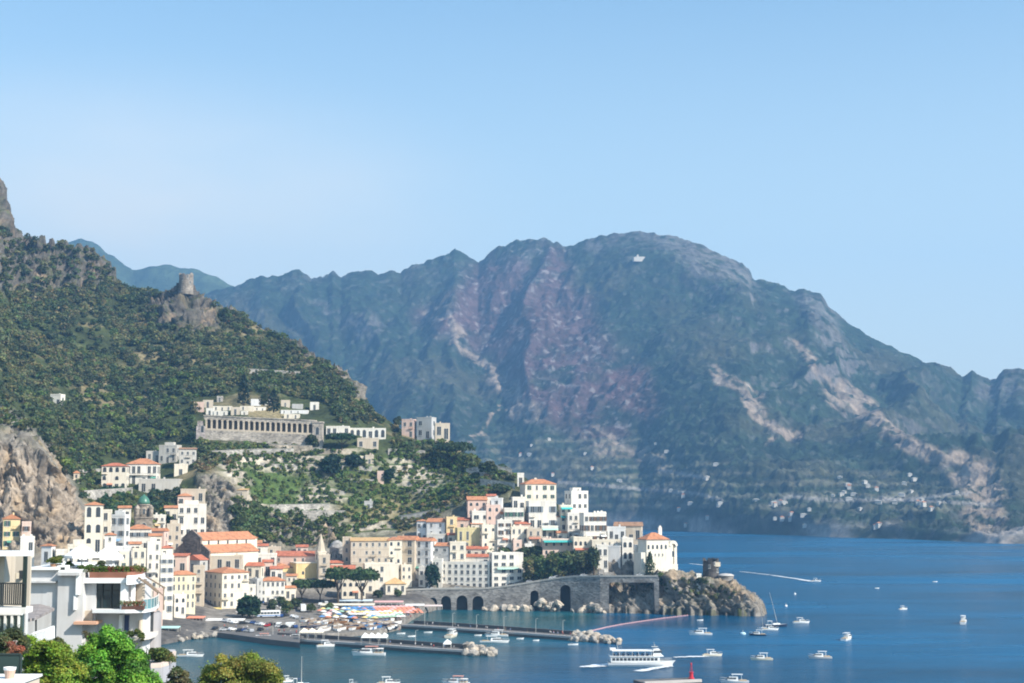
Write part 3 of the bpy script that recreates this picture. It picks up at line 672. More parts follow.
scatter('verge_scrub', 'rough scrub on the green bank under the cemetery and beside the grey crag', [(196, 440), (320, 447), (320, 455), (240, 462), (200, 474), (186, 462)], 240, (1.0, 2.4), [LT, MD, OL, DK, DRY], 60, .6, [[(205, 420), (325, 425), (325, 447), (205, 443)]])
scatter('gully_trees', 'dark trees filling the gully beneath the garden terraces', [(232, 500), (262, 508), (268, 540), (236, 545)], 110, (2.0, 4.2), [DK, MD, MD], 90, .9)
scatter('valley_gardens', 'dark green pergola gardens in the valley behind the bell tower', [(100, 490), (132, 490), (132, 512), (104, 512)], 70, (1.4, 2.4), [(.03, .075, .03), MD], 60, .7)
scatter('valley_gardens', 'dark shaded trees in the valley beside the pink stepped house', [(150, 492), (180, 492), (176, 522), (150, 520)], 70, (1.6, 3.0), [DK, (.03, .06, .035)], 70, .8)
scatter('headland_scrub', 'low bushes clinging to the rocky sea point', [(600, 584), (650, 579), (700, 582), (735, 590), (745, 600), (700, 598), (640, 590)], 60, (.7, 1.7), [MD, OL, OL, DK], 50, .45)
scatter('roadside_greenery', 'mixed greenery on the bank above the coast road wall', [(524, 556), (560, 560), (598, 556), (600, 572), (560, 578), (526, 584)], 85, (1.4, 3.0), [MD, OL, OL, LT], 80, .75)
scatter('town_gardens', 'small green gardens between the stacked houses', [(485, 545), (600, 540), (600, 560), (485, 556)], 60, (1.2, 2.4), [MD, DK, LT], 60, .6)

def tree(px, pbase, hpx, wpx, kind, label, c=MD, group=None, Y=None, name=None, trunkfrac=None, cat='tree', K=None):
    b = ground(px, pbase)
    if Y is not None and Y < b.y - 1: b = at(px, pbase, Y)
    b.z -= .4
    s = b.y / F; h = hpx * s; wd = wpx * s * .5; rng = np.random.RandomState(int(px * 7 + pbase))
    t = thing(name or {'umbrella': 'umbrella_pine', 'cypress': 'cypress_tree', 'round': 'tree', 'bush': 'bush'}[kind], label, cat, b, rng.rand() * 6, group)
    m = MB(); ls = max(.32, min(1.0, .13 * wd + .25))
    if kind == 'umbrella':
        th = h * (trunkfrac or .55); m.tube((0, 0, 0), (.2, .1, th * .6), .035 * h, .028 * h); cen = []
        for k in range(6):
            a = k * 1.05 + rng.rand(); rr = wd * (.35 + .4 * rng.rand())
            m.tube((.2, .1, th * .6), (rr * math.cos(a), rr * math.sin(a), h * .84), .02 * h, .01 * h)
        for k in range(9):
            a = k * .7 + rng.rand() * .3; rr = wd * .62 * math.sqrt((k + .3) / 9)
            cen.append((rr * math.cos(a), rr * math.sin(a), h * (.78 - .05 * (rr / wd)) + rng.rand() * .04 * h))
        rad = [(wd * .58, wd * .58, h * .21)] * len(cen); K = K or 260
    elif kind == 'cypress':
        m.tube((0, 0, 0), (0, 0, h * .5), .04 * h, .02 * h); cen = []; rad = []
        for k in range(7):
            z = h * (.12 + .80 * k / 6); r = wd * (1.0 if k < 4 else 1 - (k - 3) * .24); cen.append((0, 0, z)); rad.append((r, r, h * .13))
        K = K or 110
    else:
        th = h * (trunkfrac or (.2 if kind == 'round' else .12)); m.tube((0, 0, 0), (.1, 0, th), .04 * h, .03 * h); cen = []; rad = []
        for k in range(5):
            a = k * 1.3; m.tube((.1, 0, th * .9), (wd * .5 * math.cos(a), wd * .5 * math.sin(a), h * .62), .02 * h, .008 * h)
        for k in range(13):
            a = k * 2.4; zz = .24 + .56 * rng.rand(); rr = wd * .55 * math.sqrt(max(0, 1 - ((zz - .5) / .5) ** 2)) * (.4 + .6 * rng.rand())
            cen.append((rr * math.cos(a), rr * math.sin(a), h * zz)); rad.append((wd * .52, wd * .52, h * .25))
        K = K or 120
    m.build('trunk', TRUNK, t)
    cs = [hsv_jit(c, rng, .3) for _ in cen]
    leafcloud('crown', cen, rad, cs, K, ls * .8, rng=rng, parent=t)
    return t

# ================================================================== HOUSES
_win = {}
def winmesh(wd, ht, style, shut):
    key = (round(wd, 1), round(ht, 1), style, shut)
    if key in _win: return _win[key]
    wd, ht = key[0], key[1]; m = MB(); fr = .12
    if style == 'arch':
        n = 8; hw = wd / 2; pts = [(-hw, 0), (hw, 0)] + [(hw * math.cos(math.pi * k / n), ht - hw + hw * math.sin(math.pi * k / n)) for k in range(n + 1)]
        pts = [pts[0], pts[1]] + pts[2:]
        def ext(P, y0, y1, mi):
            k = len(P); m.add([(x, y0, z) for x, z in P] + [(x, y1, z) for x, z in P], [tuple(range(k)), tuple(range(2 * k - 1, k - 1, -1))] + [(i, k + i, k + (i + 1) % k, (i + 1) % k) for i in range(k)], mi)
        ext([(x * 1.16, z * 1.04 - .05) for x, z in pts], -.05, .05, 0); ext(pts, -.09, .04, 1)
    else:
        m.box(-wd / 2 - fr, wd / 2 + fr, -.05, .05, -fr, ht + fr, 0); m.box(-wd / 2, wd / 2, -.08, .04, 0, ht, 1)
        m.box(-.05, .05, -.11, -.08, 0, ht, 0)
        m.box(-wd / 2 - fr * 2.4, wd / 2 + fr * 2.4, -.22, -.02, -fr * 2.2, -fr * .9, 0)
    if shut:
        for s in (-1, 1): m.box(s * wd * .78 - wd * .25, s * wd * .78 + wd * .25, -.14, -.04, .02, ht - .02, 2)
    me = m.mesh('window', [FRAME, GLASS, {'g': SH_GREEN, 'b': SH_BROWN, 's': SH_GREY, None: FRAME}[shut]])
    _win[key] = me; return me
def add_window(parent, me, x, y, z, rz, name='window'):
    o = bpy.data.objects.new(name, me); col.objects.link(o); o.parent = parent; o.location = (x, y, z); o.rotation_euler = (0, 0, rz); return o
def balcony(parent, w_, z, y, mat_slab=None, dep=1.2, x=0.):
    m = MB(); m.box(x - w_ / 2, x + w_ / 2, y - dep, y, z - .16, z, 0)
    m.box(x - w_ / 2, x + w_ / 2, y - dep, y - dep + .05, z + .95, z + 1.02, 1)
    n = max(2, int(w_ / .5))
    for k in range(n + 1): m.box(x - w_ / 2 + w_ * k / n - .03, x - w_ / 2 + w_ * k / n + .03, y - dep, y - dep + .05, z, z + .95, 1)
    return m.build('balcony', [mat_slab or CONC, DARK], parent)
def awning(parent, w_, z, y, mat, dep=2.0, x=0., drop_=.7):
    m = MB(); m.add([(x - w_ / 2, y, z), (x + w_ / 2, y, z), (x + w_ / 2, y - dep, z - drop_), (x - w_ / 2, y - dep, z - drop_),
                     (x - w_ / 2, y, z - .06), (x + w_ / 2, y, z - .06), (x + w_ / 2, y - dep, z - drop_ - .3), (x - w_ / 2, y - dep, z - drop_ - .3)],
                    [(0, 1, 2, 3), (7, 6, 5, 4), (3, 2, 6, 7), (0, 3, 7, 4), (1, 5, 6, 2), (0, 4, 5, 1)])
    return m.build('awning', mat, parent)
def roof_mesh(kind, W, D, z, rise, ov=.45):
    """hip / gx (ridge along the front) / gy (gable to the front) / pyr, with thickness, local front = -y"""
    m = MB(); x0, x1, y0, y1 = -W / 2 - ov, W / 2 + ov, -D / 2 - ov, D / 2 + ov
    if kind == 'pyr' : r = [(0, 0), (0, 0)]
    elif kind == 'hip':
        if W >= D: h = min(D / 2, W / 2 - .01); r = [(-W / 2 + h, 0), (W / 2 - h, 0)]
        else: h = W / 2; r = [(0, -D / 2 + h), (0, D / 2 - h)]
    elif kind == 'gx': r = [(x0, 0), (x1, 0)]
    elif kind == 'gy': r = [(0, y0), (0, y1)]
    elif kind == 'shed':
        m.add([(x0, y0, z), (x1, y0, z), (x1, y1, z + rise), (x0, y1, z + rise), (x0, y0, z - .2), (x1, y0, z - .2), (x1, y1, z + rise - .2), (x0, y1, z + rise - .2)],
              [(0, 1, 2, 3), (7, 6, 5, 4), (0, 4, 5, 1), (1, 5, 6, 2), (2, 6, 7, 3), (3, 7, 4, 0)]); return m
    a, b = r; zt = z + rise; e = [(x0, y0, z), (x1, y0, z), (x1, y1, z), (x0, y1, z)]
    lo = [(x, y, z - .22) for x, y, _ in e]
    vs = e + [(a[0], a[1], zt), (b[0], b[1], zt)] + lo
    if kind in ('hip', 'gx', 'pyr') and (W >= D or kind != 'hip'):
        fs = [(0, 1, 5, 4), (2, 3, 4, 5), (1, 2, 5), (3, 0, 4)]
    else: fs = [(0, 1, 4), (1, 2, 5, 4), (2, 3, 5), (3, 0, 4, 5)]
    fs += [(6, 9, 8, 7)] + [(i, 6 + i, 6 + (i + 1) % 4, (i + 1) % 4) for i in range(4)]
    m.add(vs, fs); return m
HOUSES = []
def house(x0, x1, pt, pb, label, wall='white', roof='flat', yaw=0, n=None, cols=None, rise=None, dr=.75, win='rect', shut=None, name='house', cat='house',
          Y=None, tile=None, side=True, bal=(), door=True, sink=9, chim=0, wk=(.27, .46), parapet=True, band=False, top=None, rowskip=(), group=None):
    pxc = (x0 + x1) / 2
    b = ground(pxc, pb)
    if Y is not None and Y < b.y - 1: b = at(pxc, pb, Y)
    sink = max(sink, b.z - drop(b.x, b.y) + 3)
    s = b.y / F; a = R(yaw); vx = b.x / b.y
    # width so that the outline spans x0..x1 from the camera's side of town
    ca, sa = abs(math.cos(a) - 0), abs(math.sin(a) + vx * math.cos(a) * 0)
    W_ = (x1 - x0) * s / (ca + dr * sa); D_ = W_ * dr
    if D_ < 3: D_ = 3.0
    if D_ > 26: D_ = 26.0; W_ = ((x1 - x0) * s - D_ * sa) / ca
    H = (pb - pt) * s
    ext = (W_ * sa + D_ * ca) / 2
    c = Vector((b.x + vx * ext, b.y + ext, b.z))
    k_ = c.y / b.y; W_ *= k_; D_ *= k_; H = at(pxc, pt, c.y - ext).z - b.z
    t = thing(name, label, cat, c, a, group)
    mw = plaster(WC[wall]) if wall != 'stone' and wall != 'brown' else stonewall(wall + '_masonry', WC[wall])
    m = MB(); m.box(-W_ / 2, W_ / 2, -D_ / 2, D_ / 2, -sink, H)
    if roof == 'flat' and parapet:
        p = .3; z1 = H + .75
        m.box(-W_ / 2 - .08, W_ / 2 + .08, -D_ / 2 - .08, -D_ / 2 + p, H - .15, z1); m.box(-W_ / 2 - .08, W_ / 2 + .08, D_ / 2 - p, D_ / 2 + .08, H - .15, z1)
        m.box(-W_ / 2 - .08, -W_ / 2 + p, -D_ / 2 + p, D_ / 2 - p, H - .15, z1); m.box(W_ / 2 - p, W_ / 2 + .08, -D_ / 2 + p, D_ / 2 - p, H - .15, z1)
    n = n or max(1, round((pb - pt) / 7.2)); sh = H / n; cols = cols or max(1, round((x1 - x0) / 5.6))
    if band:
        for i in range(1, n): m.box(-W_ / 2 - .14, W_ / 2 + .14, -D_ / 2 - .14, D_ / 2 + .14, i * sh - .35 * .5, i * sh + .12)
    if roof in ('gy', 'gx'):   # gable masonry
        rs = rise or .3; hh = H + rs * (W_ if roof == 'gy' else D_) * .5 - .05
        if roof == 'gy':
            m.add([(-W_ / 2, -D_ / 2, H), (W_ / 2, -D_ / 2, H), (0, -D_ / 2, hh), (-W_ / 2, D_ / 2, H), (W_ / 2, D_ / 2, H), (0, D_ / 2, hh)], [(0, 1, 2), (5, 4, 3), (0, 2, 5, 3), (1, 4, 5, 2)])
        else:
            m.add([(-W_ / 2, -D_ / 2, H), (-W_ / 2, D_ / 2, H), (-W_ / 2, 0, hh), (W_ / 2, -D_ / 2, H), (W_ / 2, D_ / 2, H), (W_ / 2, 0, hh)], [(2, 1, 0), (3, 4, 5), (0, 3, 5, 2), (1, 2, 5, 4)])
    wo = m.build('wall', mw, t)
    rng = random.Random(int(x0 * 31 + pt * 7))
    if roof != 'flat':
        rs = (rise or .3) * (W_ if roof == 'gy' else D_ if roof == 'gx' else min(W_, D_)) * .5
        ro = roof_mesh(roof, W_, D_, H + .12, rs).build('roof', tile or TILE, t)
        for k in range(chim):
            cx = (rng.random() - .5) * W_ * .6; MB().box(cx - .35, cx + .35, -.4, .3, H, H + rs + .9).build('chimney', mw, ro)
    else:
        mr_ = MB(); mr_.box(-W_ / 2 + .3, W_ / 2 - .3, -D_ / 2 + .3, D_ / 2 - .3, H, H + .06)
        mr_.build('roof', CONC if wall in ('stone', 'brown') else plain('pale_roof_paint', (.55, .53, .50), .9), t)
        if top:
            q0 = MB(); q0.box(-W_ * .28, W_ * .22, -D_ * .15, D_ * .3, H + .06, H + 2.6); q0.build('roof_hut', mw, t)
    # windows on the two sides one can see
    vr_ = random.Random(int(x0 * 17 + pb * 3)); ww, wh = sh * wk[0] * (.82 + .4 * vr_.random()), sh * wk[1] * (.85 + .3 * vr_.random())
    def face(nc, width, off, rz, skip=()):
        nc = max(1, nc); ww_ = min(ww, width / nc * .55)
        for i in range(n):
            if i in skip: continue
            for j in range(nc):
                u = -width / 2 + width * (j + .5) / nc + (rng.random() - .5) * .25
                isdoor = (i == 0 and door and j == nc // 2 and rz == 0)
                st_ = win if not isdoor else 'rect'
                if rng.random() < .12: continue
                z = i * sh + (sh - wh) * .55; hh_ = wh
                if isdoor: z = .05; hh_ = min(sh * .7, wh * 1.25)
                shv = shut if (rng.random() < .75) else None
                me = winmesh(ww_, hh_ * (.9 + .2 * (i % 2 == 0)), st_, shv)
                X_, Y_ = (u, -off) if rz == 0 else ((off, u) if rz > 0 else (-off, -u))
                add_window(t, me, X_, Y_, z, rz, 'door' if isdoor else 'window')
    face(cols, W_, D_ / 2, 0, rowskip)
    if side:
        nc = max(1, round(cols * D_ / W_ * .8))
        vis = vx * math.cos(a) + math.sin(a)
        if vis < -.04: face(nc, D_, W_ / 2, math.pi / 2, rowskip)
        if vis > .04: face(nc, D_, W_ / 2, -math.pi / 2, rowskip)
    for i in bal: balcony(t, W_ * .8, i * sh + .1, -D_ / 2, mw)
    if name == 'house' and n >= 2 and W_ > 6:
        for i in range(1, n):
            if i not in bal and rng.random() < .38:
                j = rng.randrange(cols); u = -W_ / 2 + W_ * (j + .5) / cols; wb = min(W_ / cols * .95, 3.4); balcony(t, wb, i * sh + .12, -D_ / 2, mw, 1.0, max(-W_ / 2 + wb / 2, min(W_ / 2 - wb / 2, u)))
        if rng.random() < .3:
            wa = min(3.2, W_ * .4); awning(t, wa, sh * .85 + (n > 3) * sh, -D_ / 2, [plain('ochre_awning', (.66, .46, .22), .8), plain('green_awning', (.10, .30, .22), .8), CANVAS, plain('rust_awning', (.52, .22, .13), .8)][rng.randrange(4)], 1.5, (rng.random() - .5) * (W_ - wa))
    if name == 'house' and roof == 'flat' and W_ > 5:
        for _ in range(rng.randrange(1, 3)):
            ux, uy = (rng.random() - .5) * W_ * .7, (rng.random() - .5) * D_ * .6; MB().box(ux - .5, ux + .5, uy - .4, uy + .4, H + .06, H + 1.1 + rng.random()).build('chimney', mw, t)
        if rng.random() < .5: MB().tube((W_ * .2, 0, H), (W_ * .2, 0, H + 3.2), .06, n=4).box(W_ * .2 - .5, W_ * .2 + .5, -.03, .03, H + 2.8, H + 2.9).build('antenna', DARK, t)
    HOUSES.append((t, W_, D_, H, sh))
    return t
# ================================================================== THE TOWN, house by house
# -- left, under the tan cliff
h = house
h(1, 20, 519, 549, 'yellow three storey house with an orange gable roof under the tan cliff', 'yellow', 'gy', 22, 3, 2, rise=.55, dr=.7, shut='g', chim=1)
h(21, 31, 523, 546, 'narrow pink house squeezed between the yellow gabled house and the cliff', 'pink', 'flat', 15, 2, 1, shut='b')
h(19, 35, 538, 553, 'low white annex in front of the narrow pink house', 'white', 'flat', 20, 1, 2, Y=655)
h(42, 54, 546, 562, 'small white cottage with a bright orange roof below the bare rock', 'bluewhite', 'hip', -10, 1, 1, Y=650, rise=.5)
h(55, 67, 551, 564, 'plain white cube house right of the small orange roofed cottage', 'white', 'flat', 18, 1, 1, Y=650)
h(83, 103, 505, 552, 'tall cream building with arched openings and a small orange hipped roof', 'cream', 'pyr', 14, 3, 2, win='arch', Y=690, wk=(.30, .55), rise=.45, dr=.8)
h(100, 111, 511, 548, 'slim cream tower wing behind the tall cream arched building', 'cream', 'flat', 8, 3, 1, Y=705)
h(66, 92, 546, 566, 'long cream flat roofed house behind the roof garden parasols, below the tall cream building', 'cream', 'flat', 15, 2, 3, Y=640, top=1)
h(110, 128, 516, 551, 'white flat roofed house with two grey windows and a blue awning', 'bluewhite', 'flat', -10, 3, 2, shut='s', Y=715, top=1)
h(127, 151, 529, 552, 'white house with a wide orange roof in front of the bell tower', 'white', 'hip', 8, 2, 3, shut='s', rise=.5, Y=730)
h(150, 167, 531, 548, 'pale pink house with a faded red roof right of the bell tower', 'rose', 'gx', -8, 2, 2, Y=745, rise=.45)
h(166, 181, 525, 550, 'beige house with a roof loggia behind the dark church gable', 'beige', 'flat', 10, 3, 2, top=1)
h(176, 207, 505, 548, 'big white stepped house with scattered windows above the dark church gable', 'white', 'flat', 12, 4, 4, top=1)
h(177, 192, 496, 510, 'pink upper house with a red roof on top of the white stepped house', 'pink', 'hip', 10, 1, 2, rise=.5)
h(181, 206, 490, 506, 'beige flat house with small windows at the foot of the grey crag', 'beige', 'flat', 5, 1, 3, Y=880)
h(112, 131, 548, 572, 'pale house with an open black balcony below the blue awning house', 'bluewhite', 'flat', 10, 2, 2, Y=690, bal=(1,))
h(131, 146, 550, 582, 'cream tenement with small irregular windows left of the white courtyard house', 'cream', 'flat', 15, 3, 2, Y=690)
h(145, 160, 543, 590, 'tall white tenement with deep narrow windows and a roof hut', 'white', 'flat', 18, 5, 2, Y=700, top=1)
h(158, 173, 557, 612, 'tall stacked white and cream tenement above the little harbour rocks', 'white', 'flat', 20, 6, 2, Y=690, shut='s')
h(141, 158, 580, 618, 'white tenement with yellow stains at the lower left of the town', 'cream', 'flat', 14, 4, 2, Y=675)
h(167, 195, 575, 610, 'pale yellow palazzo with long rows of tall windows and an orange hip roof', 'paleyellow', 'hip', 28, 4, 5, Y=712, rise=.5, dr=.6, wk=(.26, .62), band=True)
h(193, 204, 567, 602, 'narrow beige house with balconies between the yellow and the cream palazzi', 'beige', 'flat', 5, 4, 1, Y=742, bal=(1, 2))
h(170, 188, 556, 572, 'low reddish house with a lean-to roof at the foot of the church gable', 'pink', 'shed', 0, 1, 2, Y=742, tile=TILE_R)
h(207, 243, 557, 572, 'low beige house with a pale flat roof and black windows below the long church roof', 'beige', 'flat', 6, 1, 4, Y=790)
h(203, 249, 573, 609, 'large cream palazzo with one grey shaded side and arched windows by the quay', 'cream', 'hip', 38, 4, 4, Y=758, rise=.32, dr=1.3, band=True, wk=(.34, .55), door=False)
h(186, 207, 560, 573, 'small house with a red gable roof just below the dark church front', 'grey', 'gy', -25, 1, 1, Y=775, tile=TILE_R, rise=.55)
h(249, 277, 555, 569, 'white house under a dark flat roof with four square windows', 'white', 'flat', 6, 1, 4, Y=860)
h(247, 263, 566, 580, 'low house with a bright red roof left of the yellow church', 'cream', 'gx', -6, 1, 2, Y=830, tile=TILE_R, rise=.6)
h(262, 273, 562, 576, 'little pink house with a red tiled roof beside the dark flat roofed house', 'pink', 'gx', 10, 1, 1, Y=845, tile=TILE_R, rise=.6)
h(246, 262, 580, 604, 'grey shaded house right of the large cream palazzo', 'grey', 'flat', -25, 3, 2, Y=790)
h(259, 285, 581, 604, 'white seafront house with rows of small windows and an orange hip roof', 'white', 'hip', 14, 3, 5, Y=800, rise=.5, dr=.6, band=True)
h(276, 318, 556, 572, 'long pink house with a wide red roof behind the yellow church', 'rose', 'gx', -6, 2, 5, Y=868, rise=.55, tile=TILE_R, dr=.4)
h(296, 308, 547, 556, 'small pink cottage standing above the long red roof', 'pink', 'gx', 6, 1, 2, Y=885, rise=.5, tile=TILE_R)
h(247, 262, 543, 553, 'low house with a salmon roof right of the church gable end', 'pink', 'gx', 10, 1, 2, Y=862, rise=.5)
h(325, 355, 569, 584, 'low yellow building with an orange roof right of the spire', 'yellow', 'gx', 6, 1, 3, Y=858, rise=.5, tile=TILE_R, dr=.45)
h(318, 330, 556, 585, 'narrow beige house squeezed behind the spire', 'beige', 'flat', 8, 3, 1, Y=878)
# -- centre: the big monastery block and its neighbours
h(342, 351, 538, 572, 'beige corner tower at the left end of the monastery block', 'beige', 'flat', 6, 4, 1, Y=882)
h(350, 389, 541, 580, 'large beige monastery block with five rows of windows under a flat ochre roof', 'beige', 'shed', 6, 5, 6, Y=874, tile=TILE_Y, rise=.35, dr=.45, band=True)
h(386, 402, 540, 583, 'beige house with small arched windows right of the monastery block', 'cream', 'hip', 12, 5, 2, Y=868, rise=.5, win='arch')
h(396, 419, 540, 581, 'tall house with an orange roof and dark open loggias', 'beige', 'gx', -16, 5, 2, Y=876, rise=.5, wk=(.45, .6), chim=1)
h(362, 399, 565, 594, 'white lower wing with sparse windows below the monastery block', 'cream', 'flat', 10, 3, 3, Y=856)
h(340, 366, 580, 599, 'low pale arcade house behind the umbrella pines', 'cream', 'flat', 10, 2, 4, Y=846, win='arch')
h(384, 406, 584, 595, 'low cream pavilion roof at the left end of the sea wall', 'cream', 'pyr', 10, 1, 3, Y=838, rise=.8, tile=TILE_Y)
h(407, 436, 541, 582, 'grey white hotel block with three columns of dark windows on its shaded side', 'bluewhite', 'gx', -22, 5, 3, Y=872, rise=.45, dr=.5, wk=(.32, .55), band=True)
h(433, 452, 546, 580, 'house in painted grey shade with orange roof and white balconies beside the grey white hotel', 'grey', 'gx', -14, 4, 2, Y=868, rise=.5, bal=(1, 2))  # pinkish wall, its grey shade put into the wall colour
h(449, 466, 543, 580, 'narrow cream house with a flat roof above the white seafront hotel', 'cream', 'flat', 6, 4, 2, Y=878, bal=(2,))
h(441, 492, 563, 589, 'long white seafront hotel with an arched doorway and a red roof terrace', 'white', 'flat', -10, 4, 8, Y=848, dr=.3, wk=(.34, .5), tile=TILE_R, bal=())
h(463, 490, 557, 570, 'red roofed upper storey of the white seafront hotel', 'white', 'gx', -8, 1, 4, Y=864, rise=.6, tile=TILE_R, dr=.35)
h(466, 488, 549, 560, 'second red roof stepping up behind the white seafront hotel', 'cream', 'gx', -8, 1, 3, Y=880, rise=.6, tile=TILE_R, dr=.4)
h(489, 523, 554, 589, 'tall white hotel with wide dark loggias at the bend of the coast road', 'white', 'flat', 14, 5, 4, Y=846, dr=.45, wk=(.5, .5), shut=None, bal=(3,))
# -- the stacked houses climbing the promontory
h(417, 428, 521, 541, 'small whitish corner house with a tiny pointed roof, leftmost of the upper row', 'bluewhite', 'pyr', -8, 2, 2, Y=902, rise=.4)
h(427, 448, 522, 544, 'grey white house with an orange roof at the edge of the gardens', 'bluewhite', 'gx', -12, 3, 2, Y=898, rise=.5)
h(445, 457, 518, 544, 'slim yellow house with one window column in the upper row', 'yellow', 'flat', 12, 3, 1, Y=896)
h(455, 471, 520, 534, 'salmon pink house with three windows above the olive columned house', 'pink', 'gx', -6, 1, 3, Y=906, rise=.4, tile=TILE_R)
h(455, 484, 529, 555, 'olive yellow house with tall pilasters and deep dark windows', 'olive', 'flat', 12, 2, 4, Y=892, wk=(.2, .7), dr=.5)
h(427, 447, 535, 548, 'pale low house under the grey white orange roofed house', 'white', 'flat', -8, 1, 2, Y=890)
h(466, 487, 500, 517, 'orange roofed house with arched windows high at the left of the stacked town', 'rose', 'gx', 8, 2, 3, Y=925, rise=.5, win='arch')
h(470, 490, 512, 533, 'white house with wide double windows above the pink house', 'white', 'flat', 10, 2, 2, Y=910, wk=(.6, .45))
h(484, 500, 506, 530, 'pinkish house with arched top windows in the stacked town', 'rose', 'flat', 14, 3, 2, Y=908, win='arch')
h(479, 497, 526, 556, 'cream house with two round headed windows left of the dark gap', 'cream', 'flat', 16, 4, 2, Y=888, win='arch')
h(496, 512, 521, 553, 'white house with brown shutters and an open stair in the stacked town', 'white', 'flat', 8, 4, 2, Y=886, shut='b')
h(491, 503, 499, 522, 'blue white narrow house behind the pinkish arched house', 'bluewhite', 'flat', -6, 3, 1, Y=918)
h(503, 524, 509, 531, 'white house with green shutters left of the cream palazzo', 'white', 'flat', 6, 2, 3, Y=905, shut='g', bal=(1,))
h(511, 525, 498, 514, 'low white house with a flat terrace at the foot of the stone ruins', 'white', 'flat', 10, 1, 2, Y=925)
h(517, 524, 474, 487, 'tiny white cube house beside the orange roofed palazzo on the crest', 'white', 'flat', 5, 1, 1, Y=930)
h(520, 556, 484, 509, 'cream palazzo with green shutters and a broad orange roof crowning the town', 'cream', 'hip', 16, 3, 4, Y=905, rise=.5, shut='g', dr=.6, chim=2)
h(526, 556, 502, 532, 'white base storey with tall windows below the cream palazzo', 'white', 'flat', 8, 2, 4, Y=893, shut='s', wk=(.26, .5))
h(508, 528, 528, 552, 'cream house with small deep windows under a flat terrace in mid slope', 'cream', 'flat', 14, 3, 3, Y=882)
h(514, 530, 524, 534, 'little house with a rust red roof between the cream terraces', 'pink', 'gx', 8, 1, 1, Y=892, tile=TILE_R, rise=.5)
h(526, 542, 530, 553, 'beige house with shaded balconies left of the pink arched house', 'beige', 'flat', 6, 3, 2, Y=880, bal=(1, 2))
h(541, 572, 540, 557, 'pink house with a row of arched doors under a long teal awning', 'pink', 'flat', 8, 2, 4, Y=876, win='arch', dr=.4)
h(540, 558, 527, 541, 'white terrace house with a pale green awning', 'white', 'flat', 8, 1, 3, Y=886)
h(547, 561, 517, 530, 'white cottage with a tiled roof right of the palazzo base', 'white', 'gx', 6, 1, 2, Y=896, tile=TILE_B)
h(559, 572, 506, 532, 'pale house with turquoise awnings below the white tower house', 'cream', 'flat', 10, 3, 2, Y=892)
h(565, 588, 492, 520, 'white tower house with a rooftop loggia, tallest on the right of the town', 'white', 'flat', 22, 3, 3, Y=890, dr=.9, top=1, shut=None)
h(566, 584, 514, 540, 'white house with a wide balcony under the white tower house', 'white', 'flat', 8, 3, 3, Y=880, bal=(1,))
h(580, 606, 514, 553, 'large white stepped block right below the tower house', 'white', 'flat', 12, 4, 4, Y=872, shut='b')
h(594, 606, 513, 552, 'white end wing of the stepped block with deep dark windows', 'white', 'flat', 24, 4, 1, Y=876, wk=(.4, .6))
h(571, 592, 538, 560, 'cream house with pillared verandas beside the dark rock', 'cream', 'flat', 10, 2, 4, Y=866, win='arch')
h(603, 626, 528, 543, 'blue white long house with four square windows', 'bluewhite', 'flat', -6, 1, 4, Y=866)
h(614, 643, 526, 546, 'brownish house under a broad brown tiled roof', 'beige', 'gx', -10, 1, 4, Y=880, tile=TILE_B, rise=.55, dr=.5)
h(591, 627, 541, 547, 'flat cream terrace deck carried on the two white wings by the cliff', 'cream', 'flat', 4, 1, 5, Y=852, dr=.35, door=False)
h(596, 608, 546, 571, 'left white wing with small windows under the terrace deck', 'white', 'flat', 6, 2, 2, Y=849, door=False)
h(621, 633, 539, 562, 'right white wing with round windows under the terrace deck', 'white', 'flat', 8, 2, 2, Y=849, win='arch', door=False)
h(607, 622, 547, 565, 'recessed blue grey wall between the two white wings', 'bluewhite', 'flat', -14, 1, 1, Y=862, door=False, win='rect', wk=(.1, .1))
h(634, 646, 546, 574, 'white buttress house left of the cream convent', 'white', 'flat', 12, 2, 1, Y=838, wk=(.25, .3))
h(598, 604, 571, 592, 'stone gate house with two dark openings above the road', 'stone', 'flat', 8, 2, 1, Y=831, door=True)
h(604, 613, 574, 590, 'low ruined stone house beside the gate house', 'stone', 'flat', 4, 1, 2, Y=833)

# -- smaller houses filling the gaps
h(60, 72, 560, 575, 'low white cube with one dark door left of the roof garden parasols', 'white', 'flat', 16, 1, 2, Y=640)
h(118, 129, 553, 576, 'narrow cream house with shutters below the blue awning', 'cream', 'flat', 18, 3, 1, Y=682, shut='g')
h(104, 116, 535, 552, 'small orange roofed house leaning on the slim cream tower wing', 'white', 'hip', 12, 2, 1, Y=692, rise=.5)
h(128, 141, 544, 562, 'small white house with an orange roof below the bell tower', 'white', 'gx', 16, 2, 2, Y=708, rise=.5, shut='b')
h(148, 162, 536, 556, 'little cream house with a terracotta roof beside the white tenement', 'cream', 'gx', 14, 2, 2, Y=722, rise=.5)
h(160, 173, 548, 566, 'white house with a rust coloured roof left of the church front', 'white', 'hip', 18, 2, 2, Y=728, rise=.5, tile=TILE_R)
h(152, 163, 590, 617, 'pale pink house with an ochre base at the foot of the left tenements', 'rose', 'flat', 18, 3, 1, Y=668)
h(172, 186, 596, 614, 'white arcaded house beside the orange awning', 'white', 'flat', 24, 2, 2, Y=700, win='arch')
h(131, 143, 581, 606, 'ochre stained house under the cream tenement', 'paleyellow', 'flat', 16, 3, 2, Y=672)
h(246, 256, 586, 606, 'narrow white house between the grey house and the dark tree', 'white', 'flat', 10, 3, 1, Y=776)
h(284, 296, 588, 603, 'low cream house with a tiled lean-to in front of the yellow church', 'cream', 'gx', 12, 1, 2, Y=812, rise=.5)
h(270, 283, 569, 581, 'small white house with a red roof left of the yellow church', 'white', 'gx', 8, 1, 2, Y=838, rise=.6, tile=TILE_R)
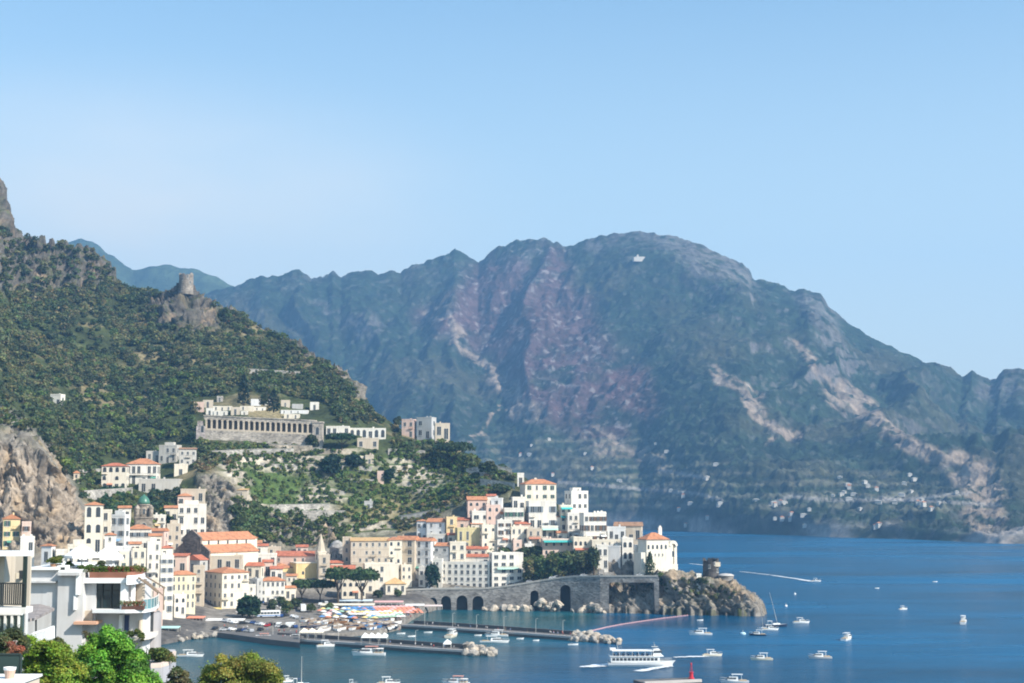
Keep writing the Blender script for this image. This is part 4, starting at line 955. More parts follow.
h(400, 412, 566, 588, 'cream house wedged below the tall house with dark loggias', 'cream', 'flat', 12, 3, 2, Y=852)
h(419, 431, 568, 588, 'low white house at the foot of the grey white hotel', 'white', 'flat', -10, 2, 2, Y=850)
h(433, 443, 560, 588, 'narrow white house left of the long white seafront hotel', 'white', 'flat', -8, 4, 1, Y=852)
h(496, 507, 514, 526, 'small white house with a terracotta roof above the open stair house', 'white', 'gx', 10, 1, 2, rise=.55)
h(524, 534, 545, 560, 'little white house behind the tall white hotel', 'white', 'flat', 10, 2, 2)
h(470, 482, 524, 534, 'small orange roofed house in front of the wide windowed white house', 'cream', 'gx', 10, 1, 2, rise=.55)
h(486, 496, 496, 507, 'tiny white house with a red roof under the ruined crest walls', 'white', 'gx', 10, 1, 1, rise=.55, tile=TILE_R)
h(556, 567, 533, 545, 'narrow cream house with a terracotta roof beside the teal awning', 'cream', 'gx', 12, 1, 2, rise=.5)
h(533, 546, 518, 531, 'white cottage tucked under the palazzo base with a tiled roof', 'white', 'gx', 10, 1, 2, rise=.5, Y=888)
h(582, 594, 528, 543, 'small white house with arched windows below the large stepped block', 'white', 'flat', 14, 2, 2, win='arch', Y=866)
h(447, 458, 535, 548, 'small rust roofed house right of the slim yellow house', 'cream', 'gx', 8, 1, 2, rise=.5, tile=TILE_R, Y=884)
h(512, 522, 541, 556, 'narrow pink house in mid slope beside the cream terrace', 'pink', 'flat', 12, 2, 1, Y=872)

h(259, 272, 584, 602, 'slim white house left of the white seafront house with rows of windows', 'white', 'gx', 12, 3, 2, rise=.5, Y=806)
h(286, 297, 576, 590, 'small cream house with a salmon roof against the yellow church side wall', 'cream', 'gx', 8, 2, 2, rise=.5, Y=818)
h(256, 268, 546, 556, 'pale cottage behind the white house under a dark flat roof', 'white', 'gx', 6, 1, 2, rise=.5, tile=TILE_R)
h(268, 281, 548, 558, 'low beige house at the left end of the long pink house', 'beige', 'flat', 6, 1, 2)
h(228, 244, 573, 590, 'small white house tucked behind the large cream palazzo', 'white', 'gx', 10, 2, 2, rise=.5, Y=772)
h(108, 120, 520, 536, 'small cream house with a tiled roof behind the white house with the blue awning', 'cream', 'gx', 10, 2, 2, rise=.5)
h(118, 131, 508, 520, 'little white house with an orange roof left of the stone bell tower', 'white', 'gx', 10, 1, 2, rise=.5)
h(152, 166, 516, 530, 'pale stacked house with shutters just right of the stone bell tower', 'white', 'flat', 10, 2, 2, shut='b')
h(164, 178, 508, 522, 'small terracotta roofed house above the beige loggia house', 'cream', 'gx', 10, 1, 2, rise=.5)
h(330, 343, 563, 575, 'low cream house right of the spire with a red roof behind it', 'cream', 'gx', 8, 1, 2, rise=.5, tile=TILE_R)
h(630, 641, 533, 546, 'small white house stepping down beside the brown tiled roof', 'white', 'flat', 8, 1, 2)
h(644, 655, 541, 550, 'little white annex stepping down behind the cream convent', 'white', 'flat', 8, 1, 1)

# -- villas higher on the hill
h(102, 128, 466, 490, 'cream villa with arcaded loggias and a red roof on the wooded slope', 'cream', 'hip', 6, 3, 4, win='arch', tile=TILE_R, rise=.35, wk=(.5, .5))
h(127, 159, 464, 486, 'villa with a long pillared veranda and an orange roof', 'white', 'hip', 5, 2, 6, rise=.5, wk=(.5, .6), bal=(1,))
h(140, 181, 480, 497, 'long pale wall house with three windows below the veranda villa', 'offwhite', 'flat', 5, 1, 4, Y=905)
h(160, 180, 446, 463, 'grey white villa with a ruined terrace behind the veranda villa', 'offwhite', 'flat', -8, 2, 3, top=1)
h(178, 197, 449, 466, 'off white villa with two dark windows at the right of the hillside group', 'offwhite', 'gx', 14, 2, 3, shut=None, rise=.25, tile=TILE_B)
h(146, 161, 452, 462, 'small off white outbuilding left of the grey white villa', 'offwhite', 'flat', 8, 1, 2)
h(174, 188, 465, 475, 'little cream arch house between the veranda villa and the woods', 'cream', 'flat', 8, 1, 1, win='arch')
h(51, 64, 395, 405, 'lone small white house in the dark woodland', 'white', 'flat', -12, 1, 2)
h(349, 386, 429, 439, 'long white villa with a curved end balcony and arched windows', 'white', 'flat', 4, 1, 6, win='arch', wk=(.5, .7), dr=.3)
h(357, 379, 439, 450, 'rough pale lower storey under the long white villa', 'beige', 'flat', 4, 1, 3)
h(326, 350, 427, 436, 'low white annex joining the cemetery to the long white villa', 'white', 'flat', 4, 1, 4, wk=(.4, .5))
h(402, 416, 420, 437, 'reddish house with a white roof edge on the ridge', 'rose', 'flat', -10, 2, 2)
h(417, 436, 418, 438, 'dark shaded house with a bright white roof on the ridge', 'grey', 'flat', -20, 2, 2)
h(434, 450, 424, 439, 'low stepped house at the right end of the ridge group', 'beige', 'flat', 8, 1, 2)
h(236, 248, 490, 496, 'tiny garden shed with a bright ochre roof on the terraces', 'beige', 'shed', 0, 1, 1, tile=TILE_Y)
h(377, 384, 472, 484, 'small pinkish stone hut among the garden terraces', 'rose', 'flat', 5, 1, 1)
h(364, 373, 502, 510, 'grey tool hut on a lower garden terrace', 'grey', 'flat', 5, 1, 1)
h(365, 374, 456, 464, 'beige ruin on the upper garden terrace', 'beige', 'flat', 5, 1, 1)
# stone retaining walls, each its own wall
def ret_wall(pts, hpx, label, matn='garden_wall', rgb=(.40, .36, .30), Y=None, thick=1.2, arches=0):
    W3 = [ground(x, y) if Y is None else at(x, y, Y) for x, y in pts]
    b = W3[0]; t = thing('stone_wall', label, 'wall', b); m = MB()
    for p, q in zip(W3[:-1], W3[1:]):
        h0 = hpx * p.y / F; h1 = hpx * q.y / F; p_ = p - b; q_ = q - b
        m.add([(p_.x, p_.y - .3, p_.z - 3), (q_.x, q_.y - .3, q_.z - 3), (q_.x, q_.y + thick, q_.z - 3), (p_.x, p_.y + thick, p_.z - 3),
               (p_.x, p_.y, p_.z + h0), (q_.x, q_.y, q_.z + h1), (q_.x, q_.y + thick, q_.z + h1), (p_.x, p_.y + thick, p_.z + h0)],
              [(0, 3, 2, 1), (4, 5, 6, 7), (0, 1, 5, 4), (1, 2, 6, 5), (2, 3, 7, 6), (3, 0, 4, 7)])
    m.build('wall', stonewall(matn, rgb), t); c_ = MB()
    for p, q in zip(W3[:-1], W3[1:]):
        h0 = hpx * p.y / F; h1 = hpx * q.y / F; p_ = p - b; q_ = q - b
        c_.add([(p_.x, p_.y - .15, p_.z + h0 + .003), (q_.x, q_.y - .15, q_.z + h1 + .003), (q_.x, q_.y + thick + .1, q_.z + h1 + .003), (p_.x, p_.y + thick + .1, p_.z + h0 + .003),
                (p_.x, p_.y - .15, p_.z + h0 + .3), (q_.x, q_.y - .15, q_.z + h1 + .3), (q_.x, q_.y + thick + .1, q_.z + h1 + .3), (p_.x, p_.y + thick + .1, p_.z + h0 + .3)],
               [(0, 3, 2, 1), (4, 5, 6, 7), (0, 1, 5, 4), (1, 2, 6, 5), (2, 3, 7, 6), (3, 0, 4, 7)])
    c_.build('coping', CONC, t)
    return t
ret_wall([(205, 456), (250, 454), (300, 453), (322, 452)], 4.5, 'long pale stone wall at the top of the garden terraces below the cemetery')
ret_wall([(388, 455), (425, 457)], 6, 'rough grey stone wall below the ridge houses right of the long white villa')
ret_wall([(302, 517), (345, 517)], 6, 'pillared grey terrace wall above the low cliff')
ret_wall([(270, 508), (330, 507)], 3, 'low stone wall crossing the middle of the gardens')
ret_wall([(342, 470), (372, 471)], 4, 'beige stone wall beside the big dark tree on the terraces')
ret_wall([(350, 482), (378, 483)], 3, 'pale stone wall left of the pinkish hut')
ret_wall([(395, 520), (440, 512)], 3, 'short stone wall at the lower right of the gardens')
ret_wall([(320, 494), (345, 494)], 2.5, 'thin stone wall in the green heart of the gardens')
ret_wall([(260, 466), (300, 468)], 2.5, 'thin stone wall on the upper left garden terrace')
ret_wall([(466, 478), (492, 474), (512, 478)], 9, 'tall ruined stone wall on the crest left of the orange roofed palazzo')
ret_wall([(480, 486), (515, 490)], 7, 'second ruined stone wall with openings under the crest')
ret_wall([(84, 497), (132, 494)], 6, 'long pale stone wall below the arcaded villa')
ret_wall([(68, 474), (100, 472)], 3, 'low white garden wall above the little belfry')
ret_wall([(196, 386), (280, 388)], 2.5, 'stone terrace wall high above the cemetery')
ret_wall([(230, 370), (300, 374)], 2.2, 'grey stone terrace wall on the scrub slope')

# -- church with the dark stone front
def church():
    b = at(188, 566, 784); s = 784 / F; a = R(-34)
    t = thing('church', 'dark brown stone church with a stepped gable front and a long orange nave roof', 'church', b + Vector((8, 24, 0)), a)
    br = stonewall('dark_church_stone', (.27, .185, .13)); ye = plaster(WC['cream'])
    Wn, Lh = 12.5, 19
    m = MB(); m.box(-13, 13, -15.6, -14.6, -8, 7.2); m.box(-6.6, 6.6, -15.75, -14.55, 7.2, 14.2)
    m.add([(-6.9, -15.75, 14.2), (6.9, -15.75, 14.2), (0, -15.75, 18.6), (-6.9, -14.55, 14.2), (6.9, -14.55, 14.2), (0, -14.55, 18.6)], [(0, 1, 2), (5, 4, 3), (0, 2, 5, 3), (1, 4, 5, 2)])
    for sg in (-1, 1):
        m.add([(sg * 6.6, -15.6, 7.2), (sg * 13.4, -15.6, 7.2), (sg * 6.6, -15.6, 11.5), (sg * 6.6, -14.6, 7.2), (sg * 13.4, -14.6, 7.2), (sg * 6.6, -14.6, 11.5)],
              [(0, 1, 2), (5, 4, 3), (0, 2, 5, 3), (1, 4, 5, 2), (0, 3, 4, 1)])
    m.box(-7.2, 7.2, -15.95, -15.7, 13.6, 14.2); m.box(-5, -4.4, -15.95, -15.75, 7.2, 13.6); m.box(4.4, 5, -15.95, -15.75, 7.2, 13.6)
    m.box(-.9, .9, -15.9, -15.7, 9.8, 12.2)
    m.build('front', br, t)
    n = MB(); n.box(-5.8, 5.8, -14.5, 26, -8, 13); n.add([(-5.8, 26, 13), (5.8, 26, 13), (0, 26, 16.6), (-5.8, 25.5, 13), (5.8, 25.5, 13), (0, 25.5, 16.6)], [(1, 0, 2), (3, 4, 5), (0, 3, 5, 2), (1, 2, 5, 4)])
    n.box(5.8, 12, -14.5, 22, -8, 6.5); n.box(-12, -5.8, -14.5, 22, -8, 6.5); n.build('nave_wall', ye, t)
    r = roof_mesh('gy', 11.8, 40.5, 13.1, 3.9, .4); r.v = [(x, y + 5.75, z) for x, y, z in r.v]; r.build('nave_roof', TILE, t)
    q = MB()
    for sg in (-1, 1):
        q.add([(sg * 5.9, -14.4, 10.6), (sg * 12.6, -14.4, 6.9), (sg * 12.6, 22.3, 6.9), (sg * 5.9, 22.3, 10.6), (sg * 5.9, -14.4, 10.2), (sg * 12.6, -14.4, 6.5), (sg * 12.6, 22.3, 6.5), (sg * 5.9, 22.3, 10.2)],
              [(0, 1, 2, 3), (7, 6, 5, 4), (0, 4, 5, 1), (1, 5, 6, 2), (2, 6, 7, 3), (3, 7, 4, 0)])
    q.build('aisle_roof', TILE, t)
    for k in range(5): add_window(t, winmesh(1.2, 2.0, 'arch', None), 5.82, -9 + k * 7, 10.7, math.pi / 2)
church()
h(238, 257, 538, 560, 'cream gable end house closing the long church roof', 'cream', 'gy', 30, 2, 1, Y=842, rise=.5, dr=.8, wk=(.12, .2))
h(212, 246, 552, 562, 'low house with a long red roof lying along the church', 'cream', 'gx', 8, 1, 4, Y=812, rise=.9, tile=TILE_R, dr=.5)
# -- yellow church and spire
def yellow_church():
    b = at(298, 597, 830); s = 830 / F; a = R(24)
    t = thing('church', 'plain yellow church with a brown shaded side wall and an orange roof on the seafront', 'church', b + Vector((2, 14, 0)), a)
    m = MB(); m.box(-8, 8, -9, 14, -6, 18); m.box(-18, -8, -3, 14, -6, 15.5)
    m.build('wall', plaster((.72, .56, .28)), t)
    r = roof_mesh('hip', 10.3, 17, 15.6, 2.2, .4); r.v = [(x - 13, y + 5.5, z) for x, y, z in r.v]; r.build('roof', TILE, t)
    r = MB(); r.box(-8.2, 8.2, -9.2, 14.2, 18, 18.5); r.build('cornice', plaster(WC['cream']), t)
    for x in (-15.5, -11): add_window(t, winmesh(1.1, 2.2, 'rect', None), x, -3, 8, 0)
    add_window(t, winmesh(1.2, 1.8, 'rect', None), 2, -9, 8, 0); add_window(t, winmesh(1.2, 1.8, 'arch', None), -4, -9, 12, 0)
    add_window(t, winmesh(1.8, 3.2, 'arch', None), -1, -9, 0, 0, 'door')
    b2 = at(319.5, 597, 836)
    t = thing('bell_tower', 'slender pointed bell tower with stacked dark openings beside the yellow church', 'tower', b2 + Vector((0, 3, 0)), R(30))
    m = MB(); m.box(-2.3, 2.3, -2.3, 2.3, -6, 24.5)
    for z in (8, 14, 19.5, 24.2): m.box(-2.6, 2.6, -2.6, 2.6, z, z + .5)
    m.build('wall', plaster(WC['cream']), t)
    m = MB(); m.lathe([(2.7, 24.7), (2.4, 25.6), (1.6, 29), (.2, 34.4)], 8, a0=math.pi / 8); m.build('spire', plaster((.55, .48, .38)), t)
    for z in (9.5, 15.2, 20.3):
        for rz, ox, oy in ((0, 0, -2.3), (-math.pi / 2, -2.3, 0), (math.pi / 2, 2.3, 0)): add_window(t, winmesh(1.4, 3.0, 'arch', None), ox, oy, z, rz)
yellow_church()
# -- bell tower with the green tiled dome
def campanile():
    b = at(141, 540, 768); t = thing('bell_tower', 'old stone bell tower with four corner turrets and a green tiled dome', 'tower', b + Vector((0, 4, 0)), R(18))
    st_ = stonewall('tower_stone', (.33, .26, .18))
    m = MB(); m.box(-4.3, 4.3, -4.3, 4.3, -14, 11); m.box(-4.7, 4.7, -4.7, 4.7, 11, 11.6); m.build('wall', st_, t)
    m = MB(); m.lathe([(2.9, 11.6), (2.9, 17.5), (3.3, 17.6), (3.3, 18.1)], 16); m.build('drum', st_, t)
    g = MB(); g.sm = True; g.lathe([(3.2, 18.1), (3.1, 19.2), (2.6, 20.6), (1.7, 21.8), (.7, 22.5), (.15, 23.2)], 20); g.build('dome', plain('green_majolica', (.07, .19, .13), .35, var=.3, scale=1.2), t)
    for sx_ in (-1, 1):
        for sy_ in (-1, 1):
            u = MB(); u.lathe([(1.15, 11.6), (1.15, 15.6), (1.35, 15.7), (1.25, 16.3), (.7, 17.2), (.1, 17.8)], 10, (sx_ * 3.4, sy_ * 3.4)); u.build('turret', st_, t)
    for rz, ox, oy in ((0, 0, -4.3), (-math.pi / 2, -4.3, 0), (math.pi / 2, 4.3, 0)):
        add_window(t, winmesh(2.0, 4.2, 'arch', None), ox, oy, 4.5, rz)
    for k in range(8):
        a = k * math.pi / 4; add_window(t, winmesh(1.0, 2.8, 'arch', None), 2.92 * math.sin(a), -2.92 * math.cos(a), 13, a)
campanile()
def belfry():
    b = ground(76, 497); b = at(76, 496, 855); t = thing('belfry', 'small cream belfry standing at the right foot of the tan cliff', 'tower', b, R(10))
    MB().box(-2, 2, -2, 2, -10, 9).box(-2.3, 2.3, -2.3, 2.3, 9, 9.4).build('wall', plaster(WC['cream']), t)
    MB().box(-1.5, 1.5, -1.5, 1.5, 9.4, 13).build('bell_stage', plaster(WC['beige']), t); roof_mesh('pyr', 3, 3, 13.1, 1.4, .3).build('roof', TILE, t)
    for z in (2, 6, 10.2): add_window(t, winmesh(1.0, 1.9, 'arch', None), 0, -2 if z < 9 else -1.5, z, 0)
belfry()
# -- the round stone apse ruin left of the monastery
def apse():
    b = at(336, 574, 862); t = thing('chapel', 'weathered grey stone chapel with a rounded top left of the monastery block', 'chapel', b + Vector((0, 4, 0)), 0)
    st_ = stonewall('grey_chapel_stone', (.33, .31, .285))
    m = MB(); m.lathe([(4.3, -6), (4.3, 14.5), (4.5, 14.6), (4.5, 15.2), (3.4, 17.2), (2.0, 18.4), (.2, 19)], 18); m.build('wall', st_, t)
    for a in (-.7, 0, .7): add_window(t, winmesh(1.2, 2.4, 'arch', None), 4.28 * math.sin(a), -4.28 * math.cos(a), 9, a)
    for a in (-.5, .4): add_window(t, winmesh(1.5, 2.8, 'arch', None), 4.28 * math.sin(a), -4.28 * math.cos(a), 3, a)
apse()
# -- convent on the point
def convent():
    b = at(654, 583, 826); t = thing('convent', 'cream convent with an orange roof, small belfry and buttressed apse on the sea point', 'convent', b + Vector((0, 10, 0)), R(20))
    mw = plaster((.82, .765, .65)); m = MB()
    m.box(-7.5, 6, -9, 2, -8, 23.5); m.box(6, 11.5, -8.5, 2, -8, 10); m.box(6, 8.8, -8.5, 2, 10, 20.5); m.box(-10.5, -7.5, -8.4, 1, -8, 16.5); m.box(9.6, 11.2, -8.2, 2, 10, 19.5)
    m.build('wall', mw, t)
    r = roof_mesh('hip', 13.5, 11, 23.6, 3.6, .5); r.v = [(x - .75, y - 3.5, z) for x, y, z in r.v]; r.build('roof', TILE, t)
    a = MB(); n = 12
    pts = [(2.6 * math.cos(math.pi * k / n), 20 + 2.8 * math.sin(math.pi * k / n)) for k in range(n + 1)]
    pin = [(1.5 * math.cos(math.pi * k / n), 19.4 + 1.7 * math.sin(math.pi * k / n)) for k in range(n + 1)]
    vs_ = [(x + 8.8, -8.9, z) for x, z in pts] + [(x + 8.8, -8.9, z) for x, z in pin] + [(x + 8.8, -4, z) for x, z in pts] + [(x + 8.8, -4, z) for x, z in pin]; k_ = n + 1
    a.add(vs_, [(i, k_ + i, k_ + i + 1, i + 1) for i in range(n)] + [(i, i + 1, 2 * k_ + i + 1, 2 * k_ + i) for i in range(n)] + [(k_ + i, 3 * k_ + i, 3 * k_ + i + 1, k_ + i + 1) for i in range(n)])
    a.build('arch', mw, t)
    c_ = MB(); c_.box(3.2, 5.2, -2, -1, 23.6, 29.5); c_.add([(3, -2.1, 29.5), (5.4, -2.1, 29.5), (4.2, -2.1, 31.2), (3, -.9, 29.5), (5.4, -.9, 29.5), (4.2, -.9, 31.2)], [(0, 1, 2), (5, 4, 3), (0, 2, 5, 3), (1, 4, 5, 2), (0, 3, 4, 1)])
    c_.build('belfry', plaster(WC['white']), t)
    for k in range(5): add_window(t, winmesh(1.1, 2.3, 'arch', None), -6.3 + k * 2.6, -9, 18.3, 0)
    for k in range(4): add_window(t, winmesh(.7, 1.2, 'rect', None), -4.5 + k * 2.2, -9, 14.6, 0)
    add_window(t, winmesh(1.3, 3.2, 'arch', None), 8.8, -8.5, 14, 0)
convent()
# -- cemetery arcade
def cemetery():
    L0 = at(206, 441, 985); R0 = at(313, 446, 985); d = R0 - L0; Ln = math.hypot(d.x, d.y); a = math.atan2(d.y, d.x)
    t = thing('cemetery_arcade', 'long stone cemetery arcade of dark openings between pale pillars on the hillside', 'arcade', L0, a)
    sl = 0.0; st_ = stonewall('arcade_stone', (.44, .36, .27)); dz = d.z / Ln
    def bx(m, x0, x1, y0, y1, z0, z1):
        m.add([(x0, y0, z0 + dz * x0), (x1, y0, z0 + dz * x1), (x1, y1, z0 + dz * x1), (x0, y1, z0 + dz * x0), (x0, y0, z1 + dz * x0), (x1, y0, z1 + dz * x1), (x1, y1, z1 + dz * x1), (x0, y1, z1 + dz * x0)],
              [(0, 3, 2, 1), (4, 5, 6, 7), (0, 1, 5, 4), (1, 2, 6, 5), (2, 3, 7, 6), (3, 0, 4, 7)]); return m
    bx(MB(), -2, Ln + 2, -1, 6, -7, 7.2).build('base_wall', st_, t)
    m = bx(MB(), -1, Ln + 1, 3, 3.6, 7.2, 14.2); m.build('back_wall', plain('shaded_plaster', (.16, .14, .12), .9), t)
    bx(bx(MB(), -1.5, Ln + 1.5, -.7, 6, 14.2, 16.4), -1.8, Ln + 1.8, -1.1, 6.2, 16.4, 17.0).build('cornice', st_, t)
    bx(MB(), -1, Ln + 1, -.95, -.55, 7.2, 8.4).build('parapet', plaster((.58, .49, .38)), t)
    nP = 21; pm = MB(); bx(pm, 0, 1.15, -.6, .5, 7.2, 14.2)
    pme = MB().box(-.55, .55, -.6, .5, 0, 7.1).box(-.75, .75, -.75, .6, 6.3, 7.1).mesh('pillar', plaster((.58, .49, .38)))
    for k in range(nP):
        o = bpy.data.objects.new('pillar', pme); col.objects.link(o); o.parent = t; x = Ln * k / (nP - 1); o.location = (x, 0, 7.15 + dz * x)
    p = at(317.5, 446, 985); bp = thing('pavilion', 'stone end pavilion at the right of the cemetery arcade', 'pavilion', p, a)
    MB().box(-3.2, 3.2, -1.6, 6, -14, 15).box(-3.6, 3.6, -2, 6.3, 15, 16).build('wall', st_, bp); add_window(bp, winmesh(2.2, 5, 'arch', None), 0, -1.6, 7.4, 0, 'doorway')
    p = at(201, 440, 985); bp = thing('pavilion', 'ruined pink stone gateway at the left of the cemetery arcade', 'pavilion', p, a)
    MB().box(-3, 3, -1.2, 6, -10, 9).box(-2.4, 1, -1, 4, 9, 12.5).build('wall', stonewall('pink_stone', (.48, .38, .33)), bp); add_window(bp, winmesh(1.8, 4.5, 'arch', None), 1, -1.2, 5, 0, 'doorway')
    for x0, x1, y0, y1, lab, wl in [(194, 204, 402, 412, 'small ruined pink tomb at the far upper left of the cemetery', 'rose'), (203, 213, 400, 408, 'pale rounded tomb group at the upper left of the cemetery', 'beige'), (206, 214, 408, 415, 'bright white tomb just above the left of the arcade', 'white'),
                                (213, 232, 406, 411, 'long cream tomb wall behind the left of the arcade', 'cream'), (217, 223, 396, 402, 'small square mausoleum with a dark doorway in the cemetery', 'stone'), (214, 228, 411, 416, 'low pale tomb row on the left of the arcade roof', 'white'),
                                (231, 240, 407, 415, 'pinkish tomb block behind the middle of the arcade', 'beige'), (240, 254, 406, 411, 'cream mausoleum block behind the middle of the arcade', 'cream'), (241, 248, 411, 415, 'little white tomb in front of the cream mausoleum', 'white'), (251, 261, 399, 406, 'white and grey mausoleum beside the broad cypress', 'bluewhite'), (265, 271, 399, 405, 'bright white mausoleum touching the broad cypress', 'white'),
                                (254, 266, 407, 411, 'low white tomb row under the cypress', 'white'), (281, 309, 410, 414, 'long low white tomb terrace right of the broad cypress', 'bluewhite'), (281, 290, 400, 407, 'beige upper tomb right of the broad cypress', 'beige'), (292, 303, 404, 409, 'shaded grey tomb on the upper right terrace', 'grey'), (284, 300, 414, 419, 'pale tomb row just behind the right of the arcade', 'cream'), (310, 319, 402, 410, 'white chapel cube at the upper right of the cemetery', 'white')]:
        h(x0, x1, y0, y1, lab, wl, 'flat', 4, 1, max(1, (x1 - x0) // 6), name='mausoleum', cat='mausoleum', dr=.4, sink=5, wk=(.25, .5), parapet=False)
cemetery()
ret_wall([(268, 449), (312, 451)], 5, 'plain ochre wall under the cemetery arcade', 'ochre_wall', (.44, .34, .22), Y=978)

# -- watch tower on the crag
def ruin_tower(px, pb, ht, wd, Y, label, rgb, roof=None):
    b = at(px, pb, Y); s = Y / F; r = wd * s / 2; H = ht * s
    t = thing('watchtower', label, 'tower', b, .3); m = MB(); n = 22; rng = random.Random(5)
    m.lathe([(r * 1.06, -4), (r * 1.02, 0), (r * .98, H * .8), (r, H * .82)], n, closed=False)
    top = [H * (.84 + .20 * rng.random()) for _ in range(n)]
    o = len(m.v)
    for k in range(n):
        a = 2 * math.pi * k / n; m.v.append((r * math.cos(a), r * math.sin(a), top[k])); m.v.append((r * .78 * math.cos(a), r * .78 * math.sin(a), top[k])); m.v.append((r * .78 * math.cos(a), r * .78 * math.sin(a), H * .7))
    base = 3 * n
    for k in range(n):
        k2 = (k + 1) % n
        m.f += [(base + k, base + k2, o + 3 * k2, o + 3 * k), (o + 3 * k, o + 3 * k2, o + 3 * k2 + 1, o + 3 * k + 1), (o + 3 * k + 1, o + 3 * k2 + 1, o + 3 * k2 + 2, o + 3 * k + 2)]; m.m += [0, 0, 0]
    m.f.append(tuple(o + 3 * k + 2 for k in range(n))); m.m.append(0)
    m.build('wall', stonewall(label.split()[0] + '_tower_stone', rgb), t)
    for a, z in ((-.6, .55), (.5, .35), (.1, .68)): add_window(t, winmesh(r * .22, r * .4, 'rect', None), r * 1.0 * math.sin(a), -r * 1.0 * math.cos(a), z * H, a)
    return t
ruin_tower(186, 290.5, 17.5, 14.5, 1342, 'ruined round stone watchtower standing on the wooded crag on the skyline', (.27, .22, .165))
tw = ruin_tower(711, 579, 20, 16, 822, 'dark round stone sea tower with a pale patch on the rocky point', (.088, .075, .066))
MB().box(.6, 3.6, -4.55, -4.3, 6.8, 9.2).build('plaster_patch', plaster((.60, .53, .42)), tw)
def pavilion2():
    b = at(727, 585, 812); t = thing('pavilion', 'round stone terrace room with a white roof right of the sea tower', 'pavilion', b + Vector((0, 4, 0)), 0)
    MB().lathe([(4.2, -6), (4.2, 4.6)], 20).build('wall', stonewall('terrace_room_stone', (.22, .19, .16)), t)
    m = MB(); m.sm = True; m.lathe([(4.5, 4.6), (4.5, 5.0), (3, 5.7), (.1, 6.0)], 20); m.build('roof', plaster((.50, .48, .46)), t)
    for a in (-.9, -.2, .6): add_window(t, winmesh(1.2, 2.0, 'rect', None), 4.2 * math.sin(a), -4.2 * math.cos(a), .8, a)
    h(696, 701, 575, 582, 'tiny white hut left of the sea tower', 'white', 'flat', 5, 1, 1, Y=818)
pavilion2()
# -- mountain chapel
mh = mhit(640, 259)
if mh:
    t = thing('hermitage', 'small white hermitage with a low tower high on the far mountain', 'chapel', mh, .2)
    hw_ = plaster((.55, .52, .46)); MB().box(-14, 16, -6, 6, -8, 6).build('wall', hw_, t); MB().box(-20, -14, -6, 5, -8, 4).build('annex', hw_, t); MB().box(-10, -5, -4, 1, 6, 12).build('tower', hw_, t)
